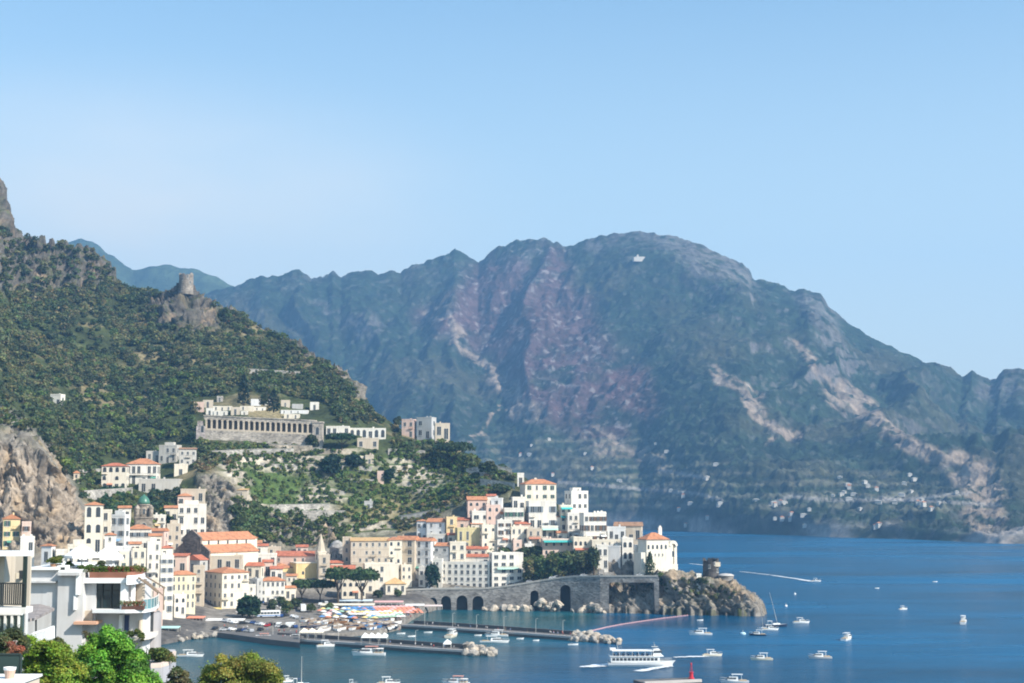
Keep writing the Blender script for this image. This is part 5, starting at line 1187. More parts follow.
# ================================================================== SEA WALL AND COAST ROAD
ROADP = [(398, 591, 833), (440, 589.5, 833), (480, 589.5, 832), (500, 588, 831), (520, 585, 829), (540, 581.5, 827), (560, 578.6, 823), (575, 577.2, 819), (600, 577, 812), (640, 577, 806), (660, 577, 803)]
def seawall():
    k = np.array(ROADP, float); xs = np.arange(398, 659.01, .5); W3 = [at(x, np.interp(x, k[:, 0], k[:, 1]), np.interp(x, k[:, 0], k[:, 2])) for x in xs]
    t = thing('sea_wall', 'long grey masonry sea wall with arches carrying the coast road to the rocky point', 'sea wall', (0, 0, 0))
    arches = [(420, 4, 597, 6, .5), (433, 4, 597.5, 6, .5), (446, 5, 596, 6, 1), (462, 5.5, 595.5, 6, 1), (478, 5.5, 596, 6, 1), (534.5, 4.4, 590.5, 8, 1), (565.5, 5.2, 585, 10, 1)]
    front, sof, bk = MB(), MB(), MB(); prev = None
    for x, P in zip(xs, W3):
        zb = -3.0; dep = 0
        for c_, hw, tp, dp, full in arches:
            if abs(x - c_) <= hw:
                zt = at(x, tp, P.y).z; r = hw * P.y / F; dx = (x - c_) / hw
                zb = (zt - r) + r * math.sqrt(max(0, 1 - dx * dx)); dep = dp * full
        if 609 <= x <= 654: zb = at(x, 582.5, P.y).z; dep = 9
        cur = (P, zb, dep)
        if prev:
            (p, z0, d0), (q, z1, d1) = prev, cur
            front.add([(p.x, p.y, z0), (q.x, q.y, z1), (q.x, q.y, q.z), (p.x, p.y, p.z)], [(0, 1, 2, 3)])
            if d0 or d1:
                dd = max(d0, d1)
                sof.add([(p.x, p.y, z0), (q.x, q.y, z1), (q.x, q.y + dd, z1), (p.x, p.y + dd, z0)], [(3, 2, 1, 0)])
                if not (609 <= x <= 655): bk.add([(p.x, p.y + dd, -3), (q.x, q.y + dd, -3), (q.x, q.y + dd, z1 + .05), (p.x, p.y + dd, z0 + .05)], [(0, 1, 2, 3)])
        prev = cur
    gm = stonewall('sea_wall_masonry', (.27, .245, .215))
    front.build('wall', gm, t); sof.build('arch_vault', gm, t); bk.build('arch_recess', plain('dark_masonry', (.13, .12, .11), .95), t)  # backs of the arches painted darker to stand for their shade
    # side faces of the openings
    js = MB()
    for c_, hw, tp, dp, full in arches + [(631.5, 22.5, 583, 9, 1)]:
        for sg in (-1, 1):
            x = c_ + sg * hw; Y = np.interp(x, k[:, 0], k[:, 2]); P = at(x, 600, Y); z = at(x, tp, Y).z - (hw * Y / F if hw < 20 else 0)
            js.add([(P.x, Y, -3), (P.x, Y + dp, -3), (P.x, Y + dp, z), (P.x, Y, z)], [(0, 1, 2, 3)])
    js.build('arch_jamb', gm, t)
    cp = MB(); rd = MB(); ks = MB()
    for a, b in zip(W3[:-4:4], W3[4::4]):
        def strip(m, y0, y1, z0, z1):
            m.add([(a.x, a.y + y0, a.z + z0), (b.x, b.y + y0, b.z + z0), (b.x, b.y + y1, b.z + z0), (a.x, a.y + y1, a.z + z0), (a.x, a.y + y0, a.z + z1), (b.x, b.y + y0, b.z + z1), (b.x, b.y + y1, b.z + z1), (a.x, a.y + y1, a.z + z1)],
                  [(4, 5, 6, 7), (0, 1, 5, 4), (2, 3, 7, 6)] + ([(0, 3, 2, 1)]))
        strip(cp, -.25, .45, .0, .95); strip(rd, .45, 9.5, -.3, 0); strip(ks, 8.0, 9.4, 0.004, .14)
    cp.build('coping', CONC, t)
    link('coast_road', rd.mesh('coast_road', plain('asphalt', (.055, .055, .055), .9))); tag(bpy.data.objects['coast_road'], 'asphalt coast road running along the top of the sea wall', 'road', kind='structure')
    link('pavement', ks.mesh('pavement', CONC)); tag(bpy.data.objects['pavement'], 'raised pavement on the inner side of the coast road', 'pavement', kind='structure')
    return W3, xs
WALLP, WALLX = seawall()
def road_point(px, off=4.5):
    i = int(np.clip((px - 398) * 2, 0, len(WALLP) - 1)); p = WALLP[i]; return Vector((p.x * (p.y + off) / p.y, p.y + off, p.z + .01))

# ================================================================== HARBOUR
# quay floor
def px_poly(pts, z): return [tuple(sea(x, y, z)) for x, y in pts]
q = MB(); q.prism([p[:2] for p in px_poly([(196, 630), (215, 632.5), (238, 635.5), (270, 640), (300, 643), (300, 638), (318, 630.5), (305, 615), (262, 611), (210, 613)], 2.0)], -3, 2.2)
tag(q.build('quay', plain('quay_paving', (.14, .13, .12), .9, var=.25, scale=.08)), 'broad paved quay in front of the cream palazzi', 'quay', kind='structure')
def pier(name, label, pts, width, par=True):
    P = [sea(x, y, 0) for x, y in pts]; t = thing(name, label, 'pier', P[0]); d_, e_, w_ = MB(), MB(), MB(); o = P[0]
    for i, (a, b) in enumerate(zip(P[:-1], P[1:])):
        n = Vector((-(b - a).y, (b - a).x, 0)).normalized(); a_, b_ = a - o, b - o
        def blk(m, s0, s1, z0, z1):
            q = [a_ + n * s0, b_ + n * s0, b_ + n * s1, a_ + n * s1]
            m.add([(p.x, p.y, z0) for p in q] + [(p.x, p.y, z1) for p in q], [(0, 3, 2, 1), (4, 5, 6, 7), (0, 1, 5, 4), (1, 2, 6, 5), (2, 3, 7, 6), (3, 0, 4, 7)])
        blk(d_, .3, width, -3, 1.5); blk(e_, 0, 1.3, 1.1, 1.95)
        if par: blk(w_, width, width + 1.2, -3, 3.0)
    d_.build('deck', plain('pier_concrete', (.14, .13, .12), .9, var=.3, scale=.2), t)
    e_.build('kerb', plain('pale_kerb', (.52, .47, .43), .8), t)
    if par: w_.build('parapet', plain('shaded_sea_concrete', (.10, .095, .09), .9), t)  # shading on the parapet face is put into its dark colour
    return P
PA = pier('pier', 'long harbour pier with a pale kerb nearer the camera, ending in boulders', [(262, 642), (300, 644), (360, 648), (420, 652.5), (470, 655.5)], 11)
PB = pier('pier', 'second harbour pier closer to the rocky point, ending in boulders', [(399, 628.5), (440, 631), (480, 634), (520, 637), (575, 641.2)], 11)
PC = pier('jetty', 'end of a low stone jetty at the bottom edge carrying a red beacon', [(645, 688), (670, 687), (702, 685.5)], 10, par=False)
# red harbour beacon
def beacon():
    p = sea(692.5, 684.5, 0) + Vector((0, 3, 1.5)); t = thing('beacon', 'red harbour beacon with a lattice top on the stone jetty', 'beacon', p)
    rm = plain('red_paint', (.55, .03, .05), .45)
    MB().lathe([(1.0, 0), (1.0, .4), (.7, .45), (.6, 2.0), (.85, 2.05), (.85, 2.2)], 12).build('base', rm, t)
    m = MB()
    for k in range(4):
        a = k * math.pi / 2; m.tube((.45 * math.cos(a), .45 * math.sin(a), 2.2), (.18 * math.cos(a), .18 * math.sin(a), 4.4), .06)
    m.lathe([(.28, 4.4), (.28, 5.0), (.05, 5.2)], 8); m.build('lattice', rm, t)
beacon()
# ---- boulders
rng = random.Random(3); BOUL = []
for k in range(5):
    import bmesh
    bm = bmesh.new(); bmesh.ops.create_icosphere(bm, subdivisions=2, radius=1)
    off = k * 7.7
    co = np.array([v.co[:] for v in bm.verts]); n_ = fbm(co * 1.1 + off, 3) * .45; n_ = np.round(n_ * 5) / 5 * .6 + n_ * .4
    for vtx, s in zip(bm.verts, n_): vtx.co *= (1 + s); vtx.co.z *= .75
    me_ = bpy.data.meshes.new('boulder'); bm.to_mesh(me_); bm.free(); me_.materials.append(rockmat('pale_boulder', (.47, .40, .315), .5) if k % 2 else rockmat('grey_boulder', (.36, .325, .28), .5)); BOUL.append(me_)
def boulders(spots, label, group, r0=.9, r1=2.0):
    for (x, y, z) in spots:
        o = link('boulder', BOUL[rng.randrange(5)], None, (x, y, z)); s = r0 + (r1 - r0) * rng.random() ** 1.6
        o.scale = (s * (.8 + .5 * rng.random()), s, s * (.8 + .4 * rng.random())); o.rotation_euler = (rng.random(), rng.random(), rng.random() * 6); tag(o, label, 'boulder', group)
def heap(p0, p1, wd, n, zt):
    out = []
    for _ in range(n):
        t = rng.random(); s = (rng.random() - .5) * 2; c_ = p0.lerp(p1, t); w_ = wd * (1 - .6 * t)
        out.append((c_.x, c_.y + s * w_, max(0, zt * (1 - abs(s)) * (1 - .7 * t ** 2) + rng.random() * .5)))
    return out
boulders(heap(sea(466, 653), sea(494, 655), 10, 50, 3.0), 'pale boulder in the rock heap at the end of the nearer pier', 'boulders at the end of the nearer pier', 1.0, 2.1)
boulders(heap(sea(570, 638.5), sea(620, 644.5), 10, 62, 3.2), 'pale boulder in the rock heap at the end of the second pier', 'boulders at the end of the second pier', 1.0, 2.2)
sp = []
for k in range(62):
    x = 483 + 122 * rng.random(); i = int((x - 398) * 2); p = WALLP[i]; big_ = math.exp(-((x - 541) / 9) ** 2) + math.exp(-((x - 557) / 7) ** 2) + .8 * math.exp(-((x - 590) / 12) ** 2)
    sp.append((p.x, p.y - 1.2 - 3.6 * rng.random(), .3 + rng.random() * (.8 + 4.5 * big_)))
boulders(sp, 'pale boulder at the foot of the sea wall', 'boulders at the foot of the sea wall', 1.2, 3.0)
sp = []
for k in range(58):
    x = 158 + 68 * rng.random(); t = (x - 158) / 68; y = 645 - 9 * t - 10 * rng.random() * (1 - .85 * t); p = sea(x, y, 0); sp.append((p.x, p.y, max(.1, (644 - y) * .22 * (1 - t) + rng.random() * .6)))
boulders(sp, 'grey boulder in the rocky bank left of the quay', 'boulders of the bank left of the quay', 1.0, 2.0)

# ---- boats
def hull(L_, B_, H_, full=.45):
    m = MB(); n = 14; rows = []
    for i in range(n + 1):
        t = i / n; bw = B_ / 2 * (1 - max(0, (t - full) / (1 - full)) ** 2.3) * (.86 + .14 * min(1, t * 4)); z = H_ * (.82 + .38 * t * t); x = (t - .5) * L_
        rk = (.06 * L_ * t * t)
        rows.append([(x + rk * 0, 0, -.35), (x, -bw * .72, -.25), (x + rk * .25, -bw * .93, z * .45), (x + rk, -bw, z), (x + rk, bw, z), (x + rk * .25, bw * .93, z * .45), (x, bw * .72, -.25)])
    vs = [p for r in rows for p in r]; fs = []; mi = []
    for i in range(n):
        for j in range(7):
            a, b = i * 7 + j, i * 7 + (j + 1) % 7
            fs.append((a, a + 7, b + 7, b)); mi.append(1 if j == 3 else 2 if j in (0, 6) else 0)
    m.add(vs, fs); m.m = mi; o = len(m.f); m.f += [(0, 1, 2, 3, 4, 5, 6), tuple(n * 7 + k for k in (6, 5, 4, 3, 2, 1, 0))]; m.m += [0, 0]
    return m
def cabin(x0, x1, w0, z0, z1, rake=.35, mi=0):
    m = MB(); h_ = z1 - z0; w1 = w0 * .82
    m.add([(x0, -w0 / 2, z0), (x1, -w0 / 2, z0), (x1, w0 / 2, z0), (x0, w0 / 2, z0), (x0 + rake * h_ * .3, -w1 / 2, z1), (x1 - rake * h_ * 2, -w1 / 2, z1), (x1 - rake * h_ * 2, w1 / 2, z1), (x0 + rake * h_ * .3, w1 / 2, z1)],
          [(0, 3, 2, 1), (4, 5, 6, 7), (0, 1, 5, 4), (1, 2, 6, 5), (2, 3, 7, 6), (3, 0, 4, 7)], mi); return m
TEAK = plain('teak_deck', (.32, .22, .13), .7); CREAMP = plain('cream_paint', (.78, .70, .55), .5); NAVY = plain('navy_paint', (.02, .035, .075), .3); REDP = plain('orange_red_paint', (.62, .09, .05), .5)
GREYD = plain('grey_deck', (.42, .42, .41), .8); BOTTOM = plain('dark_antifouling', (.03, .05, .08), .6); TAN = plain('tan_vinyl', (.50, .38, .24), .7)
def boat(px, py, lpx, kind, hd, label, hullm=None, group=None, on=None, H=None, mast=0, tilt=0, cat='boat', name=None, deck=None):
    p = sea(px, py, 0) if on is None else on
    a = R(hd); L_ = lpx * p.y / F / max(.35, abs(math.cos(a))); B_ = L_ * (.30 if L_ < 14 else .22); Hh = H or max(.55, min(1.6, L_ * .105))
    t = thing(name or {'motor': 'motorboat', 'open': 'rowing_boat', 'sail': 'sailing_boat', 'tour': 'tour_boat'}[kind], label, cat, p, a, group)
    hm_ = hullm or BOATW
    hull(L_, B_, Hh).build('hull', [hm_, deck or GREYD, BOTTOM], t)
    if kind == 'open':
        MB().box(-L_ * .42, L_ * .25, -B_ * .36, B_ * .36, Hh * .86, Hh * .93).build('floor', TEAK, t)
        m = MB()
        for k in (-.22, 0, .2): m.box(L_ * k - .12, L_ * k + .12, -B_ * .42, B_ * .42, Hh * .9, Hh * 1.02)
        m.build('seat', hm_, t)
    if kind in ('motor', 'tour'):
        m = cabin(-L_ * .12, L_ * .30, B_ * .68, Hh * .8, Hh * 1.9 + .25); m.build('cabin', BOATW, t)
        g = cabin(-L_ * .05, L_ * .315, B_ * .72, Hh * 1.35 + .1, Hh * 1.72 + .2, .35); g.build('windscreen', GLASS, t)
        tz = Hh * 1.9 + .3
        m = MB(); m.box(-L_ * .28, L_ * .12, -B_ * .36, B_ * .36, tz + .65, tz + .77); 
        for sx_ in (-.24, .08):
            for sy_ in (-.32, .32): m.tube((L_ * sx_, B_ * sy_, Hh * .9), (L_ * sx_ * .95, B_ * sy_, tz + .7), .05)
        m.build('hardtop', BOATW if kind == 'motor' else plain('salmon_canopy', (.66, .30, .22), .7), t)
        m = MB(); m.box(-L_ * .42, -L_ * .16, -B_ * .34, B_ * .34, Hh * .84, Hh * .84 + .28); m.build('sunbed', TAN, t)
        m = MB()
        for sg in (-1, 1):
            pts = [(L_ * .18, sg * B_ * .44, Hh * .9), (L_ * .36, sg * B_ * .28, Hh * 1.1), (L_ * .52, 0, Hh * 1.25)]
            for q0, q1 in zip(pts[:-1], pts[1:]): m.tube((q0[0], q0[1], q0[2] + .6), (q1[0], q1[1], q1[2] + .6), .03)
            for q0 in pts: m.tube(q0, (q0[0], q0[1], q0[2] + .6), .025)
        m.build('rail', FRAME, t)
    if kind == 'tour':
        m = MB(); m.box(-L_ * .44, -L_ * .13, -B_ * .42, B_ * .42, Hh * 2.0, Hh * 2.1)
        for sx_ in (-.42, -.3, -.18):
            for sy_ in (-.4, .4): m.tube((L_ * sx_, B_ * sy_, Hh * .8), (L_ * sx_, B_ * sy_, Hh * 2), .05)
        m.build('awning', CANVAS, t)
    if kind == 'sail':
        cabin(-L_ * .15, L_ * .22, B_ * .6, Hh * .85, Hh * 1.5, .3).build('cabin', BOATW, t)
        mh_ = mast * p.y / F; m = MB(); m.tube((L_ * .08, 0, Hh), (L_ * .08 + math.sin(R(tilt)) * mh_, 0, Hh + mh_), .11, .06); m.build('mast', FRAME, t)
        m = MB(); m.tube((L_ * .07, 0, Hh + 1.4), (-L_ * .36, 0, Hh + 1.5), .16, .12); m.build('boom', plain('navy_sail_cover', (.05, .07, .16), .8), t)
        m = MB(); m.box(-L_ * .40, -L_ * .18, -B_ * .38, B_ * .38, Hh * 1.0 + 1.5, Hh + 1.6)
        for sx_ in (-.39, -.19):
            for sy_ in (-.36, .36): m.tube((L_ * sx_, B_ * sy_, Hh * .8), (L_ * sx_, B_ * sy_, Hh + 1.55), .04)
        m.build('bimini', CANVAS, t)
        m = MB()
        for q1 in ((L_ * .53, 0, Hh * 1.2), (-L_ * .48, 0, Hh), (L_ * .05, B_ * .48, Hh), (L_ * .05, -B_ * .48, Hh)):
            m.tube((L_ * .08 + math.sin(R(tilt)) * mh_ * .97, 0, Hh + mh_ * .97), q1, .02, n=3)
        m.build('rigging', DARK, t)
    return t
boat(701, 635, 22, 'motor', 178, 'low white motorboat nearest the rocky point', cat='motorboat')
boat(712, 656, 19, 'motor', 5, 'cream motorboat with a white wake, crossing behind the ferry', CREAMP, cat='motorboat')
boat(762, 660, 21, 'motor', 176, 'cream hulled motorboat below the pair of yachts', CREAMP, cat='motorboat')
boat(820.5, 658.5, 22, 'motor', 178, 'grey white motorboat with a hardtop, right of the cream hulled motorboat', plain('pale_grey_paint', (.62, .60, .58), .3), cat='motorboat')
boat(758, 635.5, 16, 'motor', 170, 'dark hulled motorboat moored beside the low blue white boat', NAVY, cat='motorboat')
boat(770, 630, 16, 'motor', 4, 'low white boat with a blue waterline squeezed between dark boat and yacht', cat='motorboat', H=.7)
boat(776, 626.5, 21, 'sail', 2, 'dark sailing yacht with a tall leaning mast near the rocky point', NAVY, mast=31, tilt=-14, cat='yacht')
boat(764, 629.3, 12, 'sail', 160, 'small sailing boat with a thin mast behind the dark motorboat', mast=20, tilt=4, cat='yacht')
boat(801, 623, 16, 'motor', 4, 'white motorboat with a dark stern right of the leaning mast', cat='motorboat')
boat(847, 640, 12, 'motor', 60, 'small white motorboat seen end on in open water', cat='motorboat')
boat(903, 609.5, 9, 'motor', 20, 'tiny white motorboat alone in the far open water', cat='motorboat')
boat(963.5, 623.5, 10, 'motor', 70, 'tiny motorboat with a dark shadow farthest to the right', cat='motorboat')
boat(816, 581.5, 9, 'motor', -6, 'far speedboat trailing a long white wake', cat='motorboat', H=.8)
boat(735, 683, 27, 'motor', 172, 'white motorboat cut by the bottom edge right of the jetty', cat='motorboat')
boat(700, 620.6, 6, 'open', 0, 'tiny rowing boat just off the rocks of the point', cat='rowing boat')
boat(877, 588.5, 4, 'open', 0, 'white speck of a boat far out left of the tiny white motorboat', cat='boat')
boat(935, 582, 5, 'open', 8, 'faint white boat farthest out on the open sea', cat='boat')
boat(369, 655.5, 32, 'tour', 176, 'white tour boat with a salmon canopy moored at the nearer pier', cat='tour boat', deck=GREYD)
boat(326, 646.5, 18, 'motor', 20, 'white cabin cruiser moored left of the salmon canopy tour boat', cat='motorboat')
boat(494, 642.5, 28, 'motor', 2, 'long white motor yacht moored at the second pier', cat='motorboat', H=.9)
boat(497, 636.5, 22, 'motor', 176, 'white flybridge yacht behind the long white motor yacht', cat='motorboat')
boat(452, 637, 10, 'motor', 75, 'small cream boat moored bow out between the two piers', CREAMP, cat='motorboat')
boat(401, 634, 8, 'open', 5, 'small white dinghy left of its twin between the piers', cat='dinghy')
boat(411.5, 636.8, 7, 'open', 15, 'small white dinghy right of its twin between the piers', cat='dinghy')
boat(573, 645, 10, 'open', 4, 'little white boat at the tip of the second pier', cat='dinghy')
boat(266, 640.5, 23, 'tour', 4, 'bright red boat with a white canopy at the quay', REDP, cat='boat')
boat(294, 641, 20, 'motor', 180, 'white boat with a dark cabin moored right of the bright red boat', cat='motorboat')
boat(190, 656.5, 25, 'motor', 3, 'long white launch moored below the rocky bank', cat='motorboat', H=.8)
boat(208, 671, 9, 'open', 12, 'white dinghy at the left of the three small dinghies', cat='dinghy')
boat(220, 668.5, 11, 'open', 6, 'largest of the three white dinghies below the launch', cat='dinghy')
boat(218, 673, 6, 'open', 20, 'smallest of the three white dinghies, nearest the olive tree top', cat='dinghy')
boat(300, 685, 16, 'sail', 12, 'white sailing boat with a bare mast at the bottom edge', mast=26, cat='yacht')
boat(287, 682, 10, 'motor', 40, 'white boat half hidden by the olive tree top at the bottom edge', cat='motorboat')
boat(352, 686, 10, 'motor', 5, 'white boat top showing at the bottom edge below the tour boat', cat='motorboat')
boat(388, 684.5, 22, 'motor', 4, 'white speedboat at the bottom edge below the nearer pier', cat='motorboat')
boat(456, 684.5, 26, 'tour', 170, 'white boat with a red awning at the bottom edge', cat='tour boat')
for x, y, l in [(478, 634.8, 7), (520, 638.2, 7), (536, 640, 6), (428, 631.8, 8)]:
    boat(x, y + 1, l, 'open', 0, 'small grey white tender moored along the second pier', group='tenders along the second pier', cat='dinghy')
# ---- ferry
def ferry():
    p = sea(640, 666, 0); L_ = 63 * p.y / F; t = thing('ferry', 'white two deck passenger ferry under way with people seats on top', 'ferry', p, R(1)); B_ = 5.6
    hull(L_, B_, 1.7, .6).build('hull', [WHITE, GREYD, NAVY], t)
    m = MB(); m.box(-L_ * .46, L_ * .30, -B_ * .43, B_ * .43, 1.5, 3.6); m.build('saloon', WHITE, t)
    g = MB()
    for k in range(12): g.box(-L_ * .44 + k * L_ * .06, -L_ * .44 + k * L_ * .06 + L_ * .045, -B_ * .445, B_ * .445, 2.2, 3.1)
    g.build('saloon_window', GLASS, t)
    m = MB(); m.box(-L_ * .48, L_ * .36, -B_ * .48, B_ * .48, 3.6, 3.8); m.build('upper_deck', WHITE, t)
    m = MB(); m.box(-L_ * .44, L_ * .20, -B_ * .46, B_ * .46, 5.5, 5.75)
    for k in range(7):
        for sg in (-1, 1): m.tube((-L_ * .43 + k * L_ * .10, sg * B_ * .44, 3.8), (-L_ * .43 + k * L_ * .10, sg * B_ * .44, 5.5), .06)
    m.build('sun_roof', WHITE, t)
    m = MB()
    for k in range(8): m.box(-L_ * .42 + k * L_ * .075, -L_ * .42 + k * L_ * .075 + .5, -B_ * .4, B_ * .4, 3.8, 4.5)
    m.build('bench', NAVY, t)
    cabin(L_ * .20, L_ * .34, B_ * .6, 3.8, 6.2, .2).build('wheelhouse', WHITE, t); cabin(L_ * .21, L_ * .345, B_ * .62, 4.9, 5.7, .2).build('wheelhouse_window', GLASS, t)
    m = MB(); m.tube((L_ * .24, 0, 6.2), (L_ * .22, 0, 8.6), .09, .05); m.box(L_ * .18, L_ * .28, -.8, .8, 6.9, 7.0); m.tube((-L_ * .34, 0, 5.7), (-L_ * .36, 0, 8.2), .07, .05); m.build('mast', FRAME, t)
    m = MB(); m.box(-L_ * .47, -L_ * .38, -1.2, 1.2, 5.75, 6.5); m.build('life_raft', WHITE, t)
    m = MB()
    for sg in (-1, 1):
        for z in (2.3, 2.7): m.tube((L_ * .30, sg * B_ * .42, z), (L_ * .50, sg * B_ * .12, z + .25), .035)
    m.build('rail', FRAME, t)
ferry()
# ---- foam wakes (flecks lying on the water)
FOAM = plain('foam', (.88, .90, .91), .8, var=.1)
def wake(pts, w0, w1, n, label):
    P = [sea(x, y, .12) for x, y in pts]; m = MB(); r = random.Random(len(pts) * 13 + n)
    for k in range(n):
        u = r.random() ** .8; s = u * (len(P) - 1); i = min(int(s), len(P) - 2); c_ = P[i].lerp(P[i + 1], s - i); wd = w0 + (w1 - w0) * u
        x, y = c_.x + r.gauss(0, .4), c_.y + r.gauss(0, wd * .5); sz = (.5 + 1.1 * r.random()) * (1.3 - .8 * u); zz = .06 + .25 * k / n
        m.add([(x - sz * 1.6, y, zz), (x, y - sz, zz), (x + sz * 1.7, y + .2 * sz, zz), (x + .2, y + sz, zz)], [(0, 1, 2, 3)])
    o = m.build('wake', FOAM); tag(o, label, 'wake', kind='stuff')
wake([(608, 665), (596, 666), (582, 667)], 2.2, 1.2, 230, 'white foam wake behind the ferry')
wake([(702, 656.5), (688, 657), (676, 657.3)], 1.0, .8, 90, 'short foam wake behind the cream motorboat')
wake([(812, 581.5), (795, 578.6), (770, 575), (740, 571.5)], 5.5, 3.0, 420, 'long foam wake of the far speedboat')
wake([(706, 565.5), (690, 563.5)], 3, 2, 60, 'faint foam streak left of the sea tower')
wake([(640, 671), (660, 667.5), (672, 666)], 1.0, .7, 90, 'thin bow wave along the ferry')
# ---- float line
pts = [sea(x, y, 0) for x, y in [(592, 631), (606, 627.6), (622, 624.5), (645, 621), (665, 618.2), (685, 615.8), (703, 614)]]
m = MB(); t0 = pts[0]
for a, b in zip(pts[:-1], pts[1:]):
    m.tube(a - t0, b - t0, .12, n=4); n_ = max(3, int((b - a).length / 1.9))
    for k in range(n_): c_ = a.lerp(b, k / n_) - t0; m.lathe([(.05, -.35), (.38, -.15), (.45, .1), (.3, .4), (.05, .5)], 6, (c_.x, c_.y), closed=False)
o = m.build('float_line', plain('pink_float', (.62, .36, .36), .6)); o.location = t0; tag(o, 'curving line of pinkish floats closing off the bathing cove', 'float line')
for k, (x, y, l) in enumerate([(743, 634.3, 'pale blue mooring buoy left of the dark hulled motorboat'), (786, 606.5, 'white mooring buoy below the far speedboat wake'), (795, 594.5, 'small upright white buoy farthest out beyond the yachts')]):
    p = sea(x, y, 0); t = thing('buoy', l, 'buoy', p); r = (1.3, .8, .7)[k]
    MB().lathe([(.1, -.5), (r, -.2), (r, .5), (r * .6, .9), (.1, 1.0)], 12).build('float', WHITE if k else plain('pale_blue_paint', (.50, .68, .74), .5), t); MB().tube((0, 0, 1.0), (0, 0, 1.9), .08).build('post', FRAME, t)

# ---- cars on the quay and the coast road
def car_proto(paint, nm='car', van=False):
    t = thing(nm, 'x', 'car', (0, -500, 0)); L_, B_ = (4.9, 1.95) if van else (4.2, 1.75)
    if van: prof = [(-2.4, .35), (-2.4, 2.2), (-2.2, 2.35), (1.3, 2.35), (1.9, 1.3), (2.4, 1.1), (2.45, .35)]
    else: prof = [(-2.1, .32), (-2.1, .95), (-1.75, 1.0), (-1.25, 1.45), (.35, 1.45), (1.05, .95), (1.95, .8), (2.1, .55), (2.1, .32)]
    m = MB(); k = len(prof); m.add([(x, -B_ / 2, z) for x, z in prof] + [(x, B_ / 2, z) for x, z in prof], [tuple(range(k - 1, -1, -1)), tuple(range(k, 2 * k))] + [(i, (i + 1) % k, k + (i + 1) % k, k + i) for i in range(k)])
    m.build('body', paint, t)
    g = MB()
    if van: g.box(-2.0, 1.2, -B_ / 2 - .01, B_ / 2 + .01, 1.5, 2.05)
    else: g.box(-1.2, .55, -B_ / 2 - .01, B_ / 2 + .01, 1.0, 1.36); g.add([(.42, -.75, 1.43), (1.05, -.78, 1.0), (1.05, .78, 1.0), (.42, .75, 1.43), (.40, -.75, 1.40), (1.0, -.78, .97), (1.0, .78, .97), (.40, .75, 1.40)], [(0, 1, 2, 3), (0, 4, 5, 1), (1, 5, 6, 2), (2, 6, 7, 3), (3, 7, 4, 0)])
    g.build('glazing', GLASS, t)
    for x in (-1.35, 1.35):
        for s in (-1, 1):
            w_ = MB(); c_ = (x, s * (B_ / 2 - .1), .32)
            w_.tube((c_[0], c_[1] - .11, .32), (c_[0], c_[1] + .11, .32), .32, n=10); w_.build('wheel', DARK, t)
    return t
CARS = {}
for cn_, rgb in dict(white=(.75, .75, .74), silver=(.42, .43, .44), black=(.02, .02, .022), blue=(.03, .07, .20), red=(.40, .03, .03)).items():
    CARS[cn_] = car_proto(plain(cn_ + '_car_paint', rgb, .25, var=.03))
VAN = car_proto(WHITE, 'van', True)
used = set()
def put(proto, key, loc, rz, label, group):
    if key not in used:
        used.add(key); proto.location = loc; proto.rotation_euler = (0, 0, rz); proto['label'] = label
        if group: proto['group'] = group
        return proto
    return dup(proto, loc, rz, label, group)
r = random.Random(21); names = [n for n in CARS if n in ('white','silver','black','blue','red')]
for row, (x0, x1, y0, y1, n) in enumerate([(214, 262, 629, 631, 9), (222, 300, 624.5, 628.5, 14), (262, 312, 619, 622.5, 9), (256, 300, 613.5, 615.5, 9), (318, 350, 612, 613, 7), (262, 292, 609, 610, 6)]):
    for k in range(n):
        t = (k + .5) / n; x = x0 + (x1 - x0) * t + 5 * r.random() - 2.5; y = y0 + (y1 - y0) * t + 1.6 * r.random(); c_ = r.choices(names, (5, 4, 4, 2, 1))[0]
        p = sea(x, y, 2.2); g_ = hit(x, y); p.z = max(2.2, (drop(p.x, p.y)))
        put(CARS[c_], c_, p, R(r.choice([80, 95, 110, 260, 20, 170, 60])), f'{c_} car parked in the rows on the quay', f'{c_} cars parked on the quay')
def bus_proto():
    t = thing('bus', 'x', 'bus', (0, 700, 2)); MB().box(-5.6, 5.6, -1.25, 1.25, .5, 3.1).box(-5.4, 5.4, -1.15, 1.15, 3.1, 3.25).build('body', WHITE, t)
    g = MB()
    for k in range(7): g.box(-5.2 + k * 1.5, -3.9 + k * 1.5, -1.28, 1.28, 1.6, 2.6)
    g.box(5.55, 5.63, -1.1, 1.1, 1.3, 2.7); g.build('window', GLASS, t); MB().box(-5.6, 5.6, -1.27, 1.27, .75, 1.2).build('stripe', plain('blue_bus_stripe', (.05, .16, .40), .4), t)
    for x in (-3.6, 3.6):
        for s_ in (-1, 1): MB().tube((x, s_ * 1.25 - .12, .5), (x, s_ * 1.25 + .12, .5), .5, n=12).build('wheel', DARK, t)
    return t
BUS = bus_proto()
for k, (x, y, a) in enumerate(((268, 622, 20), (303, 617, 100))):
    p = sea(x, y, 2.2); p.z = max(2.2, drop(p.x, p.y)); put(BUS, 'bus', p, R(a), ['white and blue bus left of the vans on the quay', 'white and blue bus end on near the maroon kiosk', 'white and blue bus at the edge of the grey beach', 'white and blue bus beside the long white quay canopy'][k], 'buses on the quay')
for k, x in enumerate((279, 288.5, 292.5)): put(VAN, 'van', sea(x, 627.5, 2.2), R(88), 'white van parked side by side with other vans on the quay', 'white vans parked side by side on the quay')
for x, c_, off in ((553, 'white', 6), (557.5, 'white', 6.5), (584, 'white', 5), (640, 'white', 5), (530, 'silver', 6), (512, 'black', 6), (458, 'silver', 6), (430, 'white', 6.5), (560, 'black', 4)):
    put(CARS[c_], c_, road_point(x, off), R(-8 if x > 500 else 0), f'{c_} car standing on the coast road above the sea wall', f'{c_} cars on the coast road')
